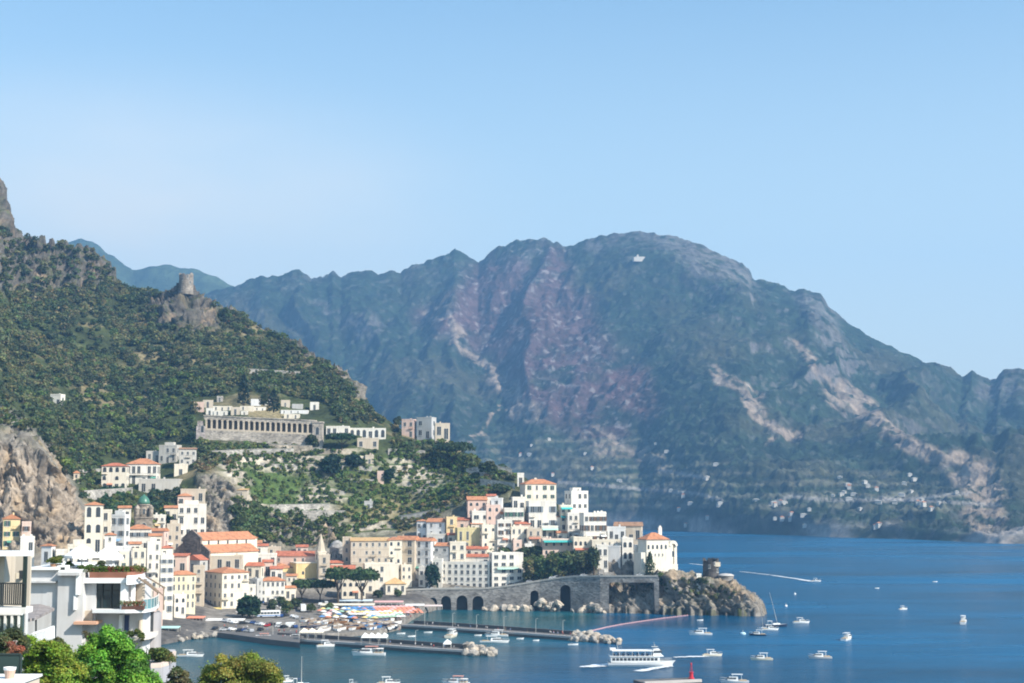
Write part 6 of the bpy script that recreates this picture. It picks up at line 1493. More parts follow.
for c_ in CARS:
    if c_ not in used:
        for ch in list(CARS[c_].children): bpy.data.objects.remove(ch)
        bpy.data.objects.remove(CARS[c_])
# ---- beach: umbrellas, club canopies, boats pulled ashore
def umbrella_proto(matc):
    t = thing('beach_umbrella', 'x', 'beach umbrella', (0, -500, 0)); MB().tube((0, 0, -.5), (0, 0, 2.3), .04, n=5).build('pole', FRAME, t)
    m = MB(); m.lathe([(1.65, 1.85), (1.63, 1.97), (.9, 2.35), (.05, 2.6)], 8); m.build('canopy', matc, t); return t
UM = dict(orange=(.72, .26, .16), pink=(.74, .42, .40), white=(.82, .80, .76), blue=(.10, .25, .50), yellow=(.75, .58, .22), green=(.30, .48, .34))
UMP = {k: umbrella_proto(plain(k + '_canvas', v, .8)) for k, v in UM.items()}
r = random.Random(4)
def umb(c_, x, y):
    g_ = hit(x, y)
    if g_ is None or g_.y > 900: return
    put(UMP[c_], 'u' + c_, g_, r.random() * 6, f'{c_} beach umbrella in the packed rows on the beach', f'{c_} umbrellas on the beach')
for i in range(5):
    for k in range(10): umb('pink' if (i < 1 or (k + i) % 5 == 0) else 'orange', 374 + k * 4.4 + i * 1.6 + r.random(), 611 - .1 * k + i * 1.5)
for i in range(4):
    for k in range(8): umb(['white', 'yellow', 'white', 'green'][(i + (k > 5)) % 4], 366 + k * 4.6 + i * 1.2 + r.random(), 616.5 - .2 * k + i * 1.7)
for i in range(4):
    for k in range(7): umb(['blue', 'blue', 'yellow', 'white'][i], 344 + k * 4.4 + i * 2 + r.random(), 611.5 + i * 2.2)
for k in range(46): umb(['white', 'blue', 'yellow', 'orange', 'green', 'white', 'pink'][k % 7], r.uniform(318, 376), r.uniform(611, 622))
def canopy(x0, x1, y, hpx, dep, label, matc, Y=None, name='canopy', posts=6, peak=0):
    a = ground(x0, y) if Y is None else at(x0, y, Y); b = at(x1, y, a.y); W_ = b.x - a.x; t = thing(name, label, 'canopy', a); Hh = hpx * a.y / F
    m = MB(); pk = max(1, peak)
    for k in range(pk):
        u0, u1 = W_ * k / pk, W_ * (k + 1) / pk; um = (u0 + u1) / 2
        m.add([(u0, 0, Hh), (u1, 0, Hh), (u1, dep, Hh + .4), (u0, dep, Hh + .4), (um, dep * .5, Hh + (1.7 if peak else .5)), (u0, 0, Hh - .25), (u1, 0, Hh - .25), (u1, dep, Hh + .15), (u0, dep, Hh + .15)],
              [(0, 1, 4), (1, 2, 4), (2, 3, 4), (3, 0, 4), (0, 5, 6, 1), (1, 6, 7, 2), (2, 7, 8, 3), (3, 8, 5, 0), (5, 8, 7, 6)])
    m.build('cover', matc, t); m = MB()
    for k in range(posts):
        for yy in (.2, dep - .2): m.tube((W_ * (k + .02) / (posts - .96), yy, -1), (W_ * (k + .02) / (posts - .96), yy, Hh), .07, n=5)
    m.build('post', FRAME, t); return t
canopy(320, 374, 608, 3.0, 6, 'long cream canopy roof of the beach club under the umbrella pines', plain('cream_canvas', (.78, .70, .56), .8))
canopy(338, 372, 604, 3.2, 5, 'pale blue and white canopy behind the long cream beach canopy', plain('pale_blue_canvas', (.62, .72, .80), .8))
canopy(374, 403, 605, 3.0, 4, 'long pinkish canopy at the back of the orange umbrellas', plain('pink_canvas', (.70, .52, .46), .8))
canopy(405, 424, 607.5, 2.2, 5, 'white canopy at the foot of the sea wall nearest the orange umbrellas', CANVAS)
canopy(424, 442, 608, 2.0, 4, 'faded pink canopy at the foot of the sea wall', plain('faded_pink_canvas', (.70, .58, .54), .8))
canopy(205, 243, 629, 8.5, 6, 'long white canopy on posts along the quay', CANVAS, Y=704, posts=7)
canopy(204, 221, 614, 5, 5, 'yellow awning in front of the large cream palazzo', plain('yellow_canvas', (.75, .57, .22), .8), Y=742)
canopy(186, 203, 622, 4, 6, 'orange awning beside the yellow palazzo', plain('orange_canvas', (.74, .45, .16), .8), Y=702)
canopy(223, 240, 620, 5, 5, 'white peaked parasols beside the yellow awning', CANVAS, Y=736, posts=3, peak=2)
canopy(241, 257, 624, 5.5, 4, 'pale green kiosk canopy on the quay', plain('pale_green_canvas', (.55, .68, .58), .8), Y=722, posts=4)
canopy(256, 274, 621, 4.5, 5, 'beige kiosk canopy right of the pale green canopy', plain('beige_canvas', (.60, .54, .44), .8), Y=738, posts=4)
canopy(292, 319, 625, 5, 5, 'maroon kiosk canopy near the grey beach', plain('maroon_canvas', (.28, .06, .08), .8), Y=742, posts=5)
canopy(299, 323, 637.5, 5.0, 5, 'row of cream peaked tents on the nearer pier beside the cabin cruiser', plain('cream_canvas', (.78, .70, .56), .8), Y=sea(311, 641, 1.5).y, posts=4, peak=3)
canopy(361, 387, 642.5, 5.0, 6, 'row of white peaked tents on the nearer pier above the tour boat', CANVAS, Y=sea(372, 645, 1.5).y, posts=4, peak=4)
canopy(443, 451, 648.5, 4.5, 4, 'single white peaked tent near the end of the nearer pier', CANVAS, Y=sea(447, 648.5, 1.5).y, posts=2, peak=1)
canopy(159, 178, 633, 5, 5, 'pale turquoise canopy on the rocks left of the quay', plain('turquoise_canvas', (.45, .68, .64), .8), Y=662, posts=3)
def house_awning(part_of_label, matc, zf, dep=2.6, wf=.96, drop_=.9):
    for t, W_, D_, H, sh in HOUSES:
        if part_of_label in t['label']: awning(t, W_ * wf, H * zf, -D_ / 2 - .12, matc, dep, 0, drop_)
house_awning('row of arched doors under a long teal', plain('teal_canvas', (.06, .40, .36), .8), .98, 3.2)
house_awning('with a pale green awning', plain('mint_canvas', (.42, .66, .54), .8), .92)
house_awning('pale house with turquoise awnings', plain('turquoise_cloth', (.06, .45, .42), .8), .95)
house_awning('pale house with turquoise awnings', plain('turquoise_cloth', (.06, .45, .42), .8), .62)
house_awning('grey windows and a blue awning', plain('sky_blue_canvas', (.25, .42, .60), .8), .35, 2.2, .6)
house_awning('pillared verandas beside', plain('rust_cloth', (.55, .20, .12), .8), .55, 2.2, .9)
house_awning('shaded balconies left of the pink arched', plain('rust_cloth', (.55, .20, .12), .8), .7, 1.8, .8)
house_awning('wide dark loggias at the bend', plain('mint_canvas', (.42, .66, .54), .8), .62, 1.8, .7)
r = random.Random(8)
for k in range(110):
    x = 304 + 92 * r.random(); t = (x - 304) / 92; y = 617.5 + (13.5 - 3.5 * t) * r.random() + 1.5; g_ = hit(x, y)
    if g_ is None or g_.y > 860: continue
    c_ = r.choices(['white', 'blue', 'dark', 'brown'], (6, 3, 2, 2))[0]
    key = 'b' + c_
    if key not in CARS:
        CARS[key] = boat(0, 700, 0, 'open', 0, 'x', {'white': BOATW, 'blue': plain('blue_boat_paint', (.06, .16, .34), .4), 'dark': NAVY, 'brown': plain('varnish', (.22, .11, .05), .3)}[c_], on=Vector((0, 700, 0)))
        for ch in list(CARS[key].children): bpy.data.objects.remove(ch)
        tt = CARS[key]; hull(6.6, 2.3, .95).build('hull', [{'white': BOATW, 'blue': _m['blue_boat_paint'] if c_ == 'blue' else BOATW, 'dark': NAVY, 'brown': plain('varnish', (.22, .11, .05), .3)}[c_], TEAK, BOTTOM], tt)
        mm_ = MB()
        for q_ in (-1.4, 0, 1.2): mm_.box(q_ - .12, q_ + .12, -.8, .8, .8, .86)
        mm_.build('seat', FRAME, tt)
    put(CARS[key], key, g_ + Vector((0, 0, .35)), R(r.choice([60, 75, 100, 120, 20])), f'{c_} rowing boat pulled up among others on the grey beach', f'{c_} boats pulled up on the grey beach')
# ---- people, tiny, on piers and quay
def person_mesh(shirt, trousers):
    me = bpy.data.meshes.new('p'); V = [(0, 0, .95), (0, 0, 1.25), (0, 0, 1.45), (0, .0, 1.56), (0, .02, 1.68), (-.10, 0, .88), (-.11, .02, .48), (-.11, 0, .05), (.10, 0, .88), (.12, -.04, .48), (.12, .02, .05), (-.20, 0, 1.40), (-.25, .03, 1.12), (-.23, .12, .88), (.20, 0, 1.40), (.26, .02, 1.12), (.22, .12, .88), (-.11, .13, .03), (.12, .16, .03)]
    E = [(0, 1), (1, 2), (2, 3), (3, 4), (0, 5), (5, 6), (6, 7), (0, 8), (8, 9), (9, 10), (2, 11), (11, 12), (12, 13), (2, 14), (14, 15), (15, 16), (7, 17), (10, 18)]
    rad = [.15, .15, .13, .06, .11, .09, .065, .045, .09, .065, .045, .065, .05, .035, .065, .05, .035, .04, .04]
    me.from_pydata(V, E, []); o = bpy.data.objects.new('p', me); col.objects.link(o)
    md = o.modifiers.new('s', 'SKIN'); md2 = o.modifiers.new('u', 'SUBSURF'); md2.levels = 1
    for i, q in enumerate(me.skin_vertices[0].data): q.radius = (rad[i], rad[i]); q.use_root = (i == 0)
    dg = bpy.context.evaluated_depsgraph_get(); out = bpy.data.meshes.new_from_object(o.evaluated_get(dg)); bpy.data.objects.remove(o)
    out.name = 'person'; out.materials.clear()
    for mt in (plain('skin', (.45, .27, .18), .6), shirt, trousers, plain('dark_hair', (.04, .03, .02), .7)): out.materials.append(mt)
    for p in out.polygons:
        c_ = p.center; p.material_index = 3 if c_.z > 1.70 else 0 if c_.z > 1.5 or (abs(c_.x) > .19 and c_.z < 1.2) or c_.z < .4 else 1 if c_.z > .95 else 2
    return out
PM = [(person_mesh(plain(n_ + '_shirt', c_, .8), plain(n2 + '_trousers', c2, .8)), n_, n2) for n_, c_, n2, c2 in (('white', (.75, .75, .73), 'navy', (.03, .04, .09)), ('black', (.03, .03, .03), 'beige', (.45, .38, .28)), ('red', (.45, .06, .05), 'navy', (.03, .04, .09)), ('blue', (.08, .18, .38), 'grey', (.2, .2, .2)))]
r = random.Random(12)
def ppl(P, n, where, off=(2, 10), z=1.5):
    for k in range(n):
        i = r.randrange(len(P) - 1); c_ = P[i].lerp(P[i + 1], r.random()); me_, a, b = r.choice(PM)
        o = link('person', me_, None, (c_.x, c_.y + off[0] + (off[1] - off[0]) * r.random(), z), r.random() * 6); tag(o, f'person in {a} shirt and {b} trousers standing on {where}', 'person', f'people in {a} shirts on {where}')
ppl(PA, 16, 'the nearer pier'); ppl(PB, 22, 'the second pier')
def crowd(n, x0, x1, y0, y1, where):
    for k in range(n):
        g_ = hit(r.uniform(x0, x1), r.uniform(y0, y1))
        if g_ is None or g_.y > 900 or g_.z > 9: continue
        me_, a, b = r.choice(PM); tag(link('person', me_, None, g_, r.random() * 6), f'person in {a} shirt and {b} trousers standing on {where}', 'person', f'people in {a} shirts on {where}')
crowd(60, 320, 412, 607, 622, 'the beach among the umbrellas'); crowd(40, 300, 400, 618, 632, 'the grey beach between the boats')
ppl([sea(255, 612, 0), sea(300, 610, 0), sea(345, 606, 0)], 26, 'the waterfront street', (-12, 12), 3.4)
ppl([sea(220, 634, 0), sea(300, 641, 0)], 14, 'the quay edge', (2, 10), 2.2)
# ---- lamp posts along the piers and quay
def lamp(loc, label, group=None, h_=6):
    t = thing('street_lamp', label, 'street lamp', loc, 0, group); MB().tube((0, 0, 0), (0, 0, h_), .09, .06).build('pole', FRAME, t)
    MB().tube((0, 0, h_), (.8, 0, h_ + .25), .05).box(.6, 1.1, -.12, .12, h_ + .18, h_ + .3).build('lamp_head', FRAME, t); return t
lp = lamp(PB[0] + Vector((2, 10, 1.5)), 'grey lamp post on the second pier', 'lamp posts along the second pier')
for i, f_ in ((0, .6), (1, .3), (1, .9), (2, .6), (3, .3), (3, .8)): dup(lp, PB[i].lerp(PB[i + 1], f_) + Vector((0, 10, 1.5)))
lp2 = dup(lp, PA[0] + Vector((3, 10, 1.5)), 0, 'grey lamp post on the nearer pier', 'lamp posts along the nearer pier')
for i, f_ in ((0, .9), (1, .6), (2, .3), (2, .9), (3, .6)): dup(lp2, PA[i].lerp(PA[i + 1], f_) + Vector((0, 10, 1.5)), 0)

# ================================================================== TREES ONE CAN TELL APART
PINE = (.062, .105, .032)
tree(302, 602, 22, 24, 'umbrella', 'small umbrella pine at the left end of the seafront row', PINE, Y=800)
tree(320, 602, 22, 26, 'umbrella', 'low umbrella pine in front of the yellow church', PINE, Y=806)
tree(338, 604, 36, 30, 'umbrella', 'tall umbrella pine beneath the spire', PINE, Y=822)
tree(362, 604, 35, 32, 'umbrella', 'tall umbrella pine at the right end of the seafront row', PINE, Y=826)
tree(250, 618, 22, 26, 'round', 'dense dark green tree right of the large cream palazzo', (.022, .055, .022), Y=744)
tree(243, 617, 17, 14, 'round', 'smaller dark tree touching the large cream palazzo', (.025, .05, .022), Y=742)
for i, (x, yb, hp, wp, l) in enumerate([(272, 611, 12, 11, 'small dark street tree left of the vans'), (287, 613, 13, 13, 'round dark street tree between the parked rows'), (296, 609, 11, 12, 'small street tree under the low umbrella pine'), (311, 612, 9, 11, 'bushy street tree beside the maroon kiosk'), (281, 606, 10, 9, 'small street tree in front of the yellow church'), (330, 611, 8, 10, 'low street tree at the end of the cream beach canopy'), (378, 598, 9, 10, 'green street tree near the cream pavilion'), (398, 597, 8, 9, 'small green tree beside the cream pavilion')]):
    tree(x, yb, hp, wp, 'round', l, [DK, MD][i % 2], K=70)
tree(432, 591, 27, 18, 'round', 'dark tree standing against the grey white hotel', (.020, .048, .026), Y=840)
for i, (x, yb, hp, wp, c_, l) in enumerate([(530, 584, 26, 16, OL, 'yellowish tree right of the tall white hotel'), (542, 580, 22, 18, MD, 'bushy green tree on the bank above the small arch'), (556, 577, 24, 20, MD, 'broad green tree in the middle of the road bank'), (570, 575, 26, 20, (.10, .13, .05), 'green tree below the pillared verandas'), (584, 575, 26, 20, (.13, .14, .055), 'olive green tree on the bank near the gate house'), (594, 576, 30, 14, DK, 'tall dark tree beside the gate house'), (524, 560, 16, 16, DK, 'dark tree behind the tall white hotel'), (536, 556, 12, 18, DK, 'dark spreading tree below the beige balcony house'), (574, 566, 16, 16, DK, 'dark tree under the pillared veranda house')]):
    tree(x, yb, hp, wp, 'round', l, c_)
tree(650, 577, 24, 10, 'cypress', 'dark ragged tree against the cream convent wall', DK, Y=822)
tree(661, 580, 8, 9, 'bush', 'light green bush at the foot of the cream convent', LT, cat='bush', Y=820)
tree(701, 583, 6, 9, 'bush', 'dark bush left of the sea tower', DK, cat='bush', Y=818)
tree(243.5, 405, 30, 13, 'cypress', 'tall dark cypress above the cemetery tombs', (.018, .036, .022), Y=1010)
tree(273.5, 412, 22, 14, 'cypress', 'broad dark cypress between the white and grey tombs', (.016, .034, .024), Y=1003)
tree(264, 405, 14, 10, 'cypress', 'short cypress left of the broad dark cypress', DK, Y=1012)
tree(342, 450, 17, 30, 'umbrella', 'wide flat umbrella pine below the long white villa', (.032, .07, .026), trunkfrac=.55)
tree(331, 478, 26, 24, 'round', 'big very dark tree in the garden terraces', (.016, .040, .024))
tree(354, 468, 14, 20, 'round', 'dark tree behind the beige garden wall', (.018, .042, .024))
tree(312, 450, 16, 14, 'round', 'dark tree at the right foot of the cemetery arcade', DK, Y=985)
tree(452, 468, 26, 42, 'umbrella', 'large spreading pine group head at the right end of the ridge', (.036, .060, .024), K=260)
tree(438, 470, 18, 22, 'round', 'dark tree under the large spreading pine', DK)
tree(470, 470, 16, 22, 'round', 'mid green tree right of the large spreading pine', MD)
tree(489, 475, 14, 22, 'round', 'dark bushy tree at the edge of the ruined crest wall', DK)
tree(397, 428, 12, 9, 'round', 'dark lone tree left of the ridge houses', DK)
tree(388, 482, 14, 16, 'round', 'dark tree beside the pinkish hut', (.02, .045, .024))
tree(501, 492, 9, 20, 'bush', 'dark bush hanging over the ruined walls of the crest', DK, cat='bush')
# far houses by the mountain shore
r = random.Random(31); wm = WHITE; pr = {}
def far_house(w_, d_, h_, rm):
    key = (w_, h_)
    if key not in pr:
        t = thing('house', 'x', 'house', (0, -500, 0)); MB().box(-w_ / 2, w_ / 2, -d_ / 2, d_ / 2, -2, h_).build('wall', plaster((.52, .50, .46)), t)
        roof_mesh('hip', w_, d_, h_ + .05, 1.6, .5).build('roof', rm, t); pr[key] = t; return t, True
    return pr[key], False
for k in range(70):
    if k < 18: x, y = r.uniform(832, 915), r.gauss(491, 7)
    elif k < 28: x, y = r.uniform(780, 960), r.gauss(505, 9)
    elif k < 42: x, y = r.uniform(655, 800), r.gauss(508, 9)
    elif k < 52: x, y = r.uniform(500, 720), r.gauss(462, 14)
    else: x, y = r.choice([(752, 512), (874, 528), (878, 526), (789, 520), (802, 515), (804, 525), (905, 503), (929, 505), (930, 509), (908, 474), (706, 478), (694, 474), (626, 445), (638, 451), (520, 455), (528, 455)]); x += r.random() * 2; y += r.random() * 2
    g_ = mhit(x, y)
    if g_ is None or g_.z < 6: continue
    w_, h_ = r.choice([(6, 3.2), (8, 4), (11, 4), (7, 6)])
    t, new = far_house(w_, 6, h_, TILE if w_ == 7 else CONC)
    if not new: t = dup(t, g_, 0)
    t.location = g_; t.rotation_euler = (0, 0, r.uniform(-.5, .5)); tag(t, 'small white house scattered low on the far mountain', 'house', 'white houses scattered along the far shore')
# ================================================================== FOREGROUND: white terraced house below the viewpoint
def Px(px, Y, py=620): return at(px, py, Y).x
def Pz(py, Y, px=90): return at(px, py, Y).z
WALLW = plaster((.58, .58, .585)); WALLC = plaster((.56, .49, .40))
FG = at(90, 700, 150)
house_f = thing('house', 'white terraced house with a big dark window and roof garden in front of the town', 'house', FG)
def fb(m, x0, x1, y0, y1, Ya, Yb, mi=0):
    """box whose front face at depth Ya covers pixels x0..x1, y0(top)..y1"""
    a = at(x0, y0, Ya) - FG; b = at(x1, y1, Ya) - FG; return m.box(a.x, b.x, Ya - FG.y, Yb - FG.y, b.z, a.z, mi)
def curve(pts, z0, z1, name, mat, parent=house_f):
    """plan outline given as (pixel x, depth) and pixel heights at the first depth"""
    Yr = pts[0][1]; P = [(Px(x, Y) - FG.x, Y - FG.y) for x, Y in pts]
    return MB().prism(P, Pz(z1, Yr) - FG.z, Pz(z0, Yr) - FG.z).build(name, mat, parent)
m = MB(); fb(m, 24, 58.2, 570, 730, 150, 163); fb(m, 58.2, 79, 572.5, 730, 149.6, 163); fb(m, 79, 92, 580, 730, 150.6, 163); fb(m, 91.9, 140, 612.5, 730, 151.3, 154.5)
fb(m, 91.9, 122.4, 583.5, 612.4, 151, 163); m.build('wall', WALLW, house_f)
m = MB(); fb(m, 25, 58.4, 567.8, 570, 149.5, 163.2); fb(m, 58.4, 79.4, 570.6, 572.5, 149.2, 163.2); m.build('coping', WHITE, house_f)
m = MB(); fb(m, 24, 55.5, 581, 582.8, 149.3, 150); fb(m, 57.6, 79.2, 572.9, 575.5, 148.9, 149.6); m.build('ledge', WALLW, house_f)
m = MB(); fb(m, 57.4, 65.5, 565.6, 570.6, 150.2, 151.6); m.build('chimney', WHITE, house_f)
m = MB(); fb(m, 58, 64.8, 567.3, 569.8, 150.15, 150.2); m.build('chimney_vent', DARK, house_f)
m = MB(); fb(m, 76, 78.8, 575.6, 595, 149.1, 149.6); fb(m, 73.6, 75.4, 596, 610, 149.2, 149.6); m.build('downpipe', WHITE, house_f)
m = MB(); fb(m, 79.5, 82.5, 580.5, 591, 150.3, 150.6); fb(m, 80, 84, 605, 609, 150.2, 150.6); m.build('vent', plain('drain_grey', (.35, .33, .3), .7), house_f)
m = MB(); fb(m, 73.5, 96, 621.8, 624.6, 148.9, 151.4); m.build('terracotta_ledge', plain('terracotta', (.62, .36, .24), .8), house_f)
m = MB(); fb(m, 79.5, 92.3, 610.5, 621.8, 150.4, 150.6); m.build('cream_panel', WALLC, house_f)
curve([(79, 149.8), (126, 149.8), (134, 150.8), (140, 153), (142.5, 156.5), (142.5, 163), (79, 163)], 578, 583.2, 'roof_terrace', WHITE)
curve([(125.5, 149.4), (134, 150.3), (141, 152.6), (144, 156.5), (143, 158), (126, 157)], 575.8, 584.8, 'terrace_canopy', WHITE)
# planter along the roof terrace
pl = curve([(88, 149.9), (126, 149.9), (134, 150.9), (141, 153.2), (144.5, 157), (144, 158), (139, 154.3), (133, 152), (126, 151), (88, 151)], 572.2, 578, 'planter', plain('terracotta_planter', (.30, .13, .085), .85, var=.3))
cen, rad, cc = [], [], []; r = np.random.RandomState(5)
for t in np.linspace(0, 1, 46):
    x = 88 + 56 * t; Y = np.interp(x, [88, 126, 134, 141, 144.5], [150.4, 150.4, 151.4, 153.6, 157]); p = at(x, 571.2 - 1.2 * r.rand(), Y) - FG
    cen.append(p[:]); rad.append((.45, .40, .30 + .25 * r.rand())); cc.append(hsv_jit((.10, .14, .03) if r.rand() < .6 else (.20, .15, .05) if r.rand() < .6 else (.22, .05, .04), r))
leafcloud('planter_plants', cen, rad, cc, 90, .075, rng=r, parent=pl)
# dark glazing
m = MB(); fb(m, 93.3, 119.6, 583.9, 608.6, 150.9, 151); wd = m.build('window', plain('teal_glass', (.012, .030, .036), .08, 0, .6, .4, .5), house_f)
m = MB()
for x in (93, 102, 111, 119.4): fb(m, x, x + .5, 583.6, 609, 150.75, 150.9)
fb(m, 93, 119.9, 583.4, 584, 150.74, 150.9); fb(m, 93, 119.9, 608.4, 609.2, 150.74, 150.9); fb(m, 93.5, 119.4, 590.6, 591, 150.76, 150.9); m.build('window_frame', DARK, wd)
m = MB(); fb(m, 120.6, 124.6, 583.3, 609.5, 149.9, 151.2); fb(m, 131.3, 133.8, 585, 603, 151.4, 152); m.build('pillar', WHITE, house_f)
m = MB(); fb(m, 122.4, 142, 583.5, 612, 156, 157); m.build('inner_wall', WALLC, house_f)
m = MB(); fb(m, 124.8, 127.4, 586, 609.4, 155.8, 156); m.build('door', plain('navy_door', (.03, .05, .12), .4), house_f)
m = MB(); fb(m, 128.4, 130.6, 587, 604, 155.8, 156); fb(m, 134.4, 135.8, 586, 606, 155.8, 156); m.build('curtain', plain('brown_curtain', (.28, .19, .13), .8), house_f)
# balcony with glass balustrade
curve([(92, 149.3), (125, 149.0), (145, 149.6), (154, 152), (158.5, 157), (158.5, 163), (92, 163)], 609.6, 613, 'balcony', WHITE)
arc = [(143, 149.7), (147, 150.1), (151, 151.1), (154, 152.4), (156.5, 154.5), (158, 157), (158.3, 160)]
m = MB(); t_ = MB()
for (x0, Y0), (x1, Y1) in zip(arc[:-1], arc[1:]):
    a, b = at(x0, 610, Y0) - FG, at(x1, 610, Y1) - FG; z0, z1 = Pz(609.4, 150) - FG.z, Pz(599.5, 150) - FG.z
    m.add([(a.x, a.y, z0), (b.x, b.y, z0), (b.x, b.y, z1), (a.x, a.y, z1), (a.x, a.y + .03, z0), (b.x, b.y + .03, z0), (b.x, b.y + .03, z1), (a.x, a.y + .03, z1)], [(0, 1, 2, 3), (7, 6, 5, 4), (3, 2, 6, 7), (0, 4, 5, 1)])
    t_.tube((a.x, a.y, z1 + .03), (b.x, b.y, z1 + .03), .05); t_.tube((a.x, a.y, z0), (a.x, a.y, z1), .03)
bal_ = m.build('balustrade', plain('sea_green_glass', (.16, .30, .32), .12, 0, .6), house_f); t_.build('handrail', FRAME, bal_)
m = MB(); fb(m, 121.5, 143.5, 606.4, 610, 149.3, 150.0); px_ = m.build('planter', plain('dark_planter', (.12, .06, .045), .85), house_f)
cen = [(at(122 + 21 * t, 605 - 1.3 * r.rand(), 149.7) - FG)[:] for t in np.linspace(0, 1, 20)]
leafcloud('planter_plants', cen, [(.32, .3, .35)] * 20, [hsv_jit(c_, r) for c_ in ([(.10, .15, .05), (.42, .40, .30), (.08, .12, .04), (.35, .08, .06)] * 5)], 80, .06, rng=r, parent=px_)
# lower storeys at the right
a = at(150, 640, 156) - FG
m = MB(); m.sm = False; m.lathe([(1.3, Pz(730, 156) - FG.z), (1.3, Pz(613.5, 156) - FG.z)], 28, (a.x - .55, a.y + 1.5)); m.build('round_bay', plaster((.36, .35, .36)), house_f)  # the bay's shade is painted in as greyer plaster
for ang in (-.75, -.2, .35):
    w_ = MB(); cx, cy = a.x - .55 + 1.32 * math.sin(ang), a.y + 1.5 - 1.32 * math.cos(ang); o = MB().box(-.33, .33, -.05, .05, 0, 2.0).build('bay_window', GLASS, house_f); o.location = (cx, cy, Pz(634, 154) - FG.z); o.rotation_euler = (0, 0, ang)
m = MB(); fb(m, 124.6, 128.6, 615, 633, 151.22, 151.32); m.build('door', plain('navy_door', (.03, .05, .12), .4), house_f)
m = MB(); fb(m, 119, 121.4, 615, 634, 150.9, 151.3); m.build('pillar', WHITE, house_f)
curve([(122, 150.0), (140, 149.6), (150, 151), (156, 153.4), (158.5, 156.5), (158, 163), (122, 163)], 637.2, 640.2, 'lower_balcony', plaster((.66, .62, .58)))
MB().lathe([(.28, Pz(637, 151) - FG.z), (.2, Pz(620, 151) - FG.z)], 10, (Px(140.6, 151) - FG.x, 1.0)).build('pillar', WALLC, house_f)
# pergola over the balcony
m = MB()
for k in range(8):
    p = at(139 + k * 2.3, 577.5 + k * 1.7, 150.6 + k * .9) - FG; q = at(146.5 + k * 2.4, 580 + k * 2.2, 158 + k * .5) - FG; m.tube(p, q, .055, n=4)
p, q = at(138.5, 577.6, 150.5) - FG, at(158, 592.5, 157) - FG; m.tube(p, q, .08, n=4); p, q = at(147, 577, 157) - FG, at(165, 588, 163) - FG; m.tube(p, q, .08, n=4)
for x, y0, y1, Y in ((157.5, 592, 610, 157), (163.5, 588, 610, 162)): m.tube(at(x, y0, Y) - FG, at(x, y1, Y) - FG, .07, n=5)
m.build('pergola', plain('weathered_timber', (.26, .19, .13), .8), house_f)
# second, lower terrace with its round parapet
def lower_terrace():
    t = thing('terrace', 'curved lower terrace with a pinkish parapet and plants stepping down to the sea', 'terrace', at(160, 690, 146)); g = t.location.copy()
    def cv(pts, z0, z1, nm, mt): Yr = pts[0][1]; P = [(Px(x, Y) - g.x, Y - g.y) for x, Y in pts]; return MB().prism(P, Pz(z1, Yr) - g.z, Pz(z0, Yr) - g.z).build(nm, mt, t)
    out = [(152, 142.5), (162, 142.8), (170, 145), (175, 149), (177, 155)]
    cv(out + [(176, 160), (150, 160)], 668, 720, 'wall', plaster((.42, .42, .45)))
    cv(out + [(173.5, 155), (172, 149.5), (167.5, 146.2), (161, 144), (152, 143.6)], 664.4, 668.2, 'parapet', plaster((.66, .55, .48)))
    cen, rad, cc = [], [], []; r = np.random.RandomState(9)
    for k in range(38):
        x = 152 + 19 * r.rand(); Y = 145 + 12 * r.rand(); x = min(x, 168 + .3 * (Y - 146)); cen.append((at(x, 661 - 9 * r.rand() * (1 if x < 164 else .4), Y) - g)[:]); rad.append((.7, .7, .6)); cc.append(hsv_jit([(.08, .12, .03), (.10, .14, .04), (.14, .14, .05)][k % 3], r))
    leafcloud('terrace_plants', cen, rad, cc, 150, .10, rng=r, parent=t)
lower_terrace()
def globe_lamp():
    p = at(147.3, 664, 144); t = thing('globe_lamp', 'white globe lamp on a short post beside the curved terrace', 'lamp', p)
    MB().tube((0, 0, -2), (0, 0, 1.35), .05).build('post', WHITE, t); m = MB(); m.sm = True; m.lathe([(.02, 1.35), (.15, 1.4), (.2, 1.55), (.15, 1.7), (.02, 1.77)], 14); m.build('globe', WHITE, t)
globe_lamp()
def parasol(x0, x1, ypk, yed, Y, label):
    p = at((x0 + x1) / 2, 577.5, Y); hw = (x1 - x0) / 2 * Y / F; t = thing('parasol', label, 'parasol', p, .12); zp, ze = Pz(ypk, Y) - p.z, Pz(yed, Y) - p.z
    MB().tube((0, 0, 0), (0, 0, zp), .05).build('pole', FRAME, t); m = MB(); n = 8
    m.lathe([(hw, ze - .22), (hw, ze), (hw * .55, ze + (zp - ze) * .55), (.05, zp)], n, closed=False, a0=math.pi / 8); m.build('canopy', CANVAS, t)
    m = MB()
    for k in range(n): a = math.pi / 8 + k * math.pi / 4; m.tube((.03, 0, zp - .12), (hw * .97 * math.cos(a), hw * .97 * math.sin(a), ze - .03), .02, n=4)
    m.build('rib', FRAME, t); MB().lathe([(.4, 0), (.4, .12), (.1, .16)], 12).build('base', CONC, t)
parasol(64, 98.5, 544.5, 555.5, 154, 'big white parasol on the roof garden, the left of two')
parasol(92, 123, 546, 557.5, 156, 'big white parasol on the roof garden, the right of two')
def chair(px, Y, label, c_, rz):
    p = at(px, 577.8, Y); t = thing('chair', label, 'chair', p, rz); mt = plain(c_[0] + '_chair', c_[1], .6); MB().box(-.25, .25, -.25, .25, .42, .48).build('seat', mt, t); MB().box(-.25, .25, .2, .26, .48, .95).build('backrest', mt, t)
    for sx_ in (-.22, .22):
        for sy_ in (-.22, .22): MB().tube((sx_, sy_, 0), (sx_, sy_, .42), .025, n=5).build('leg', mt, t)
chair(108, 153.5, 'pink chair on the roof garden left of the red chair', ('pink', (.66, .36, .33)), .4); chair(113, 154, 'red chair on the roof garden between pink chair and parasol pole', ('red', (.45, .09, .08)), -.5)
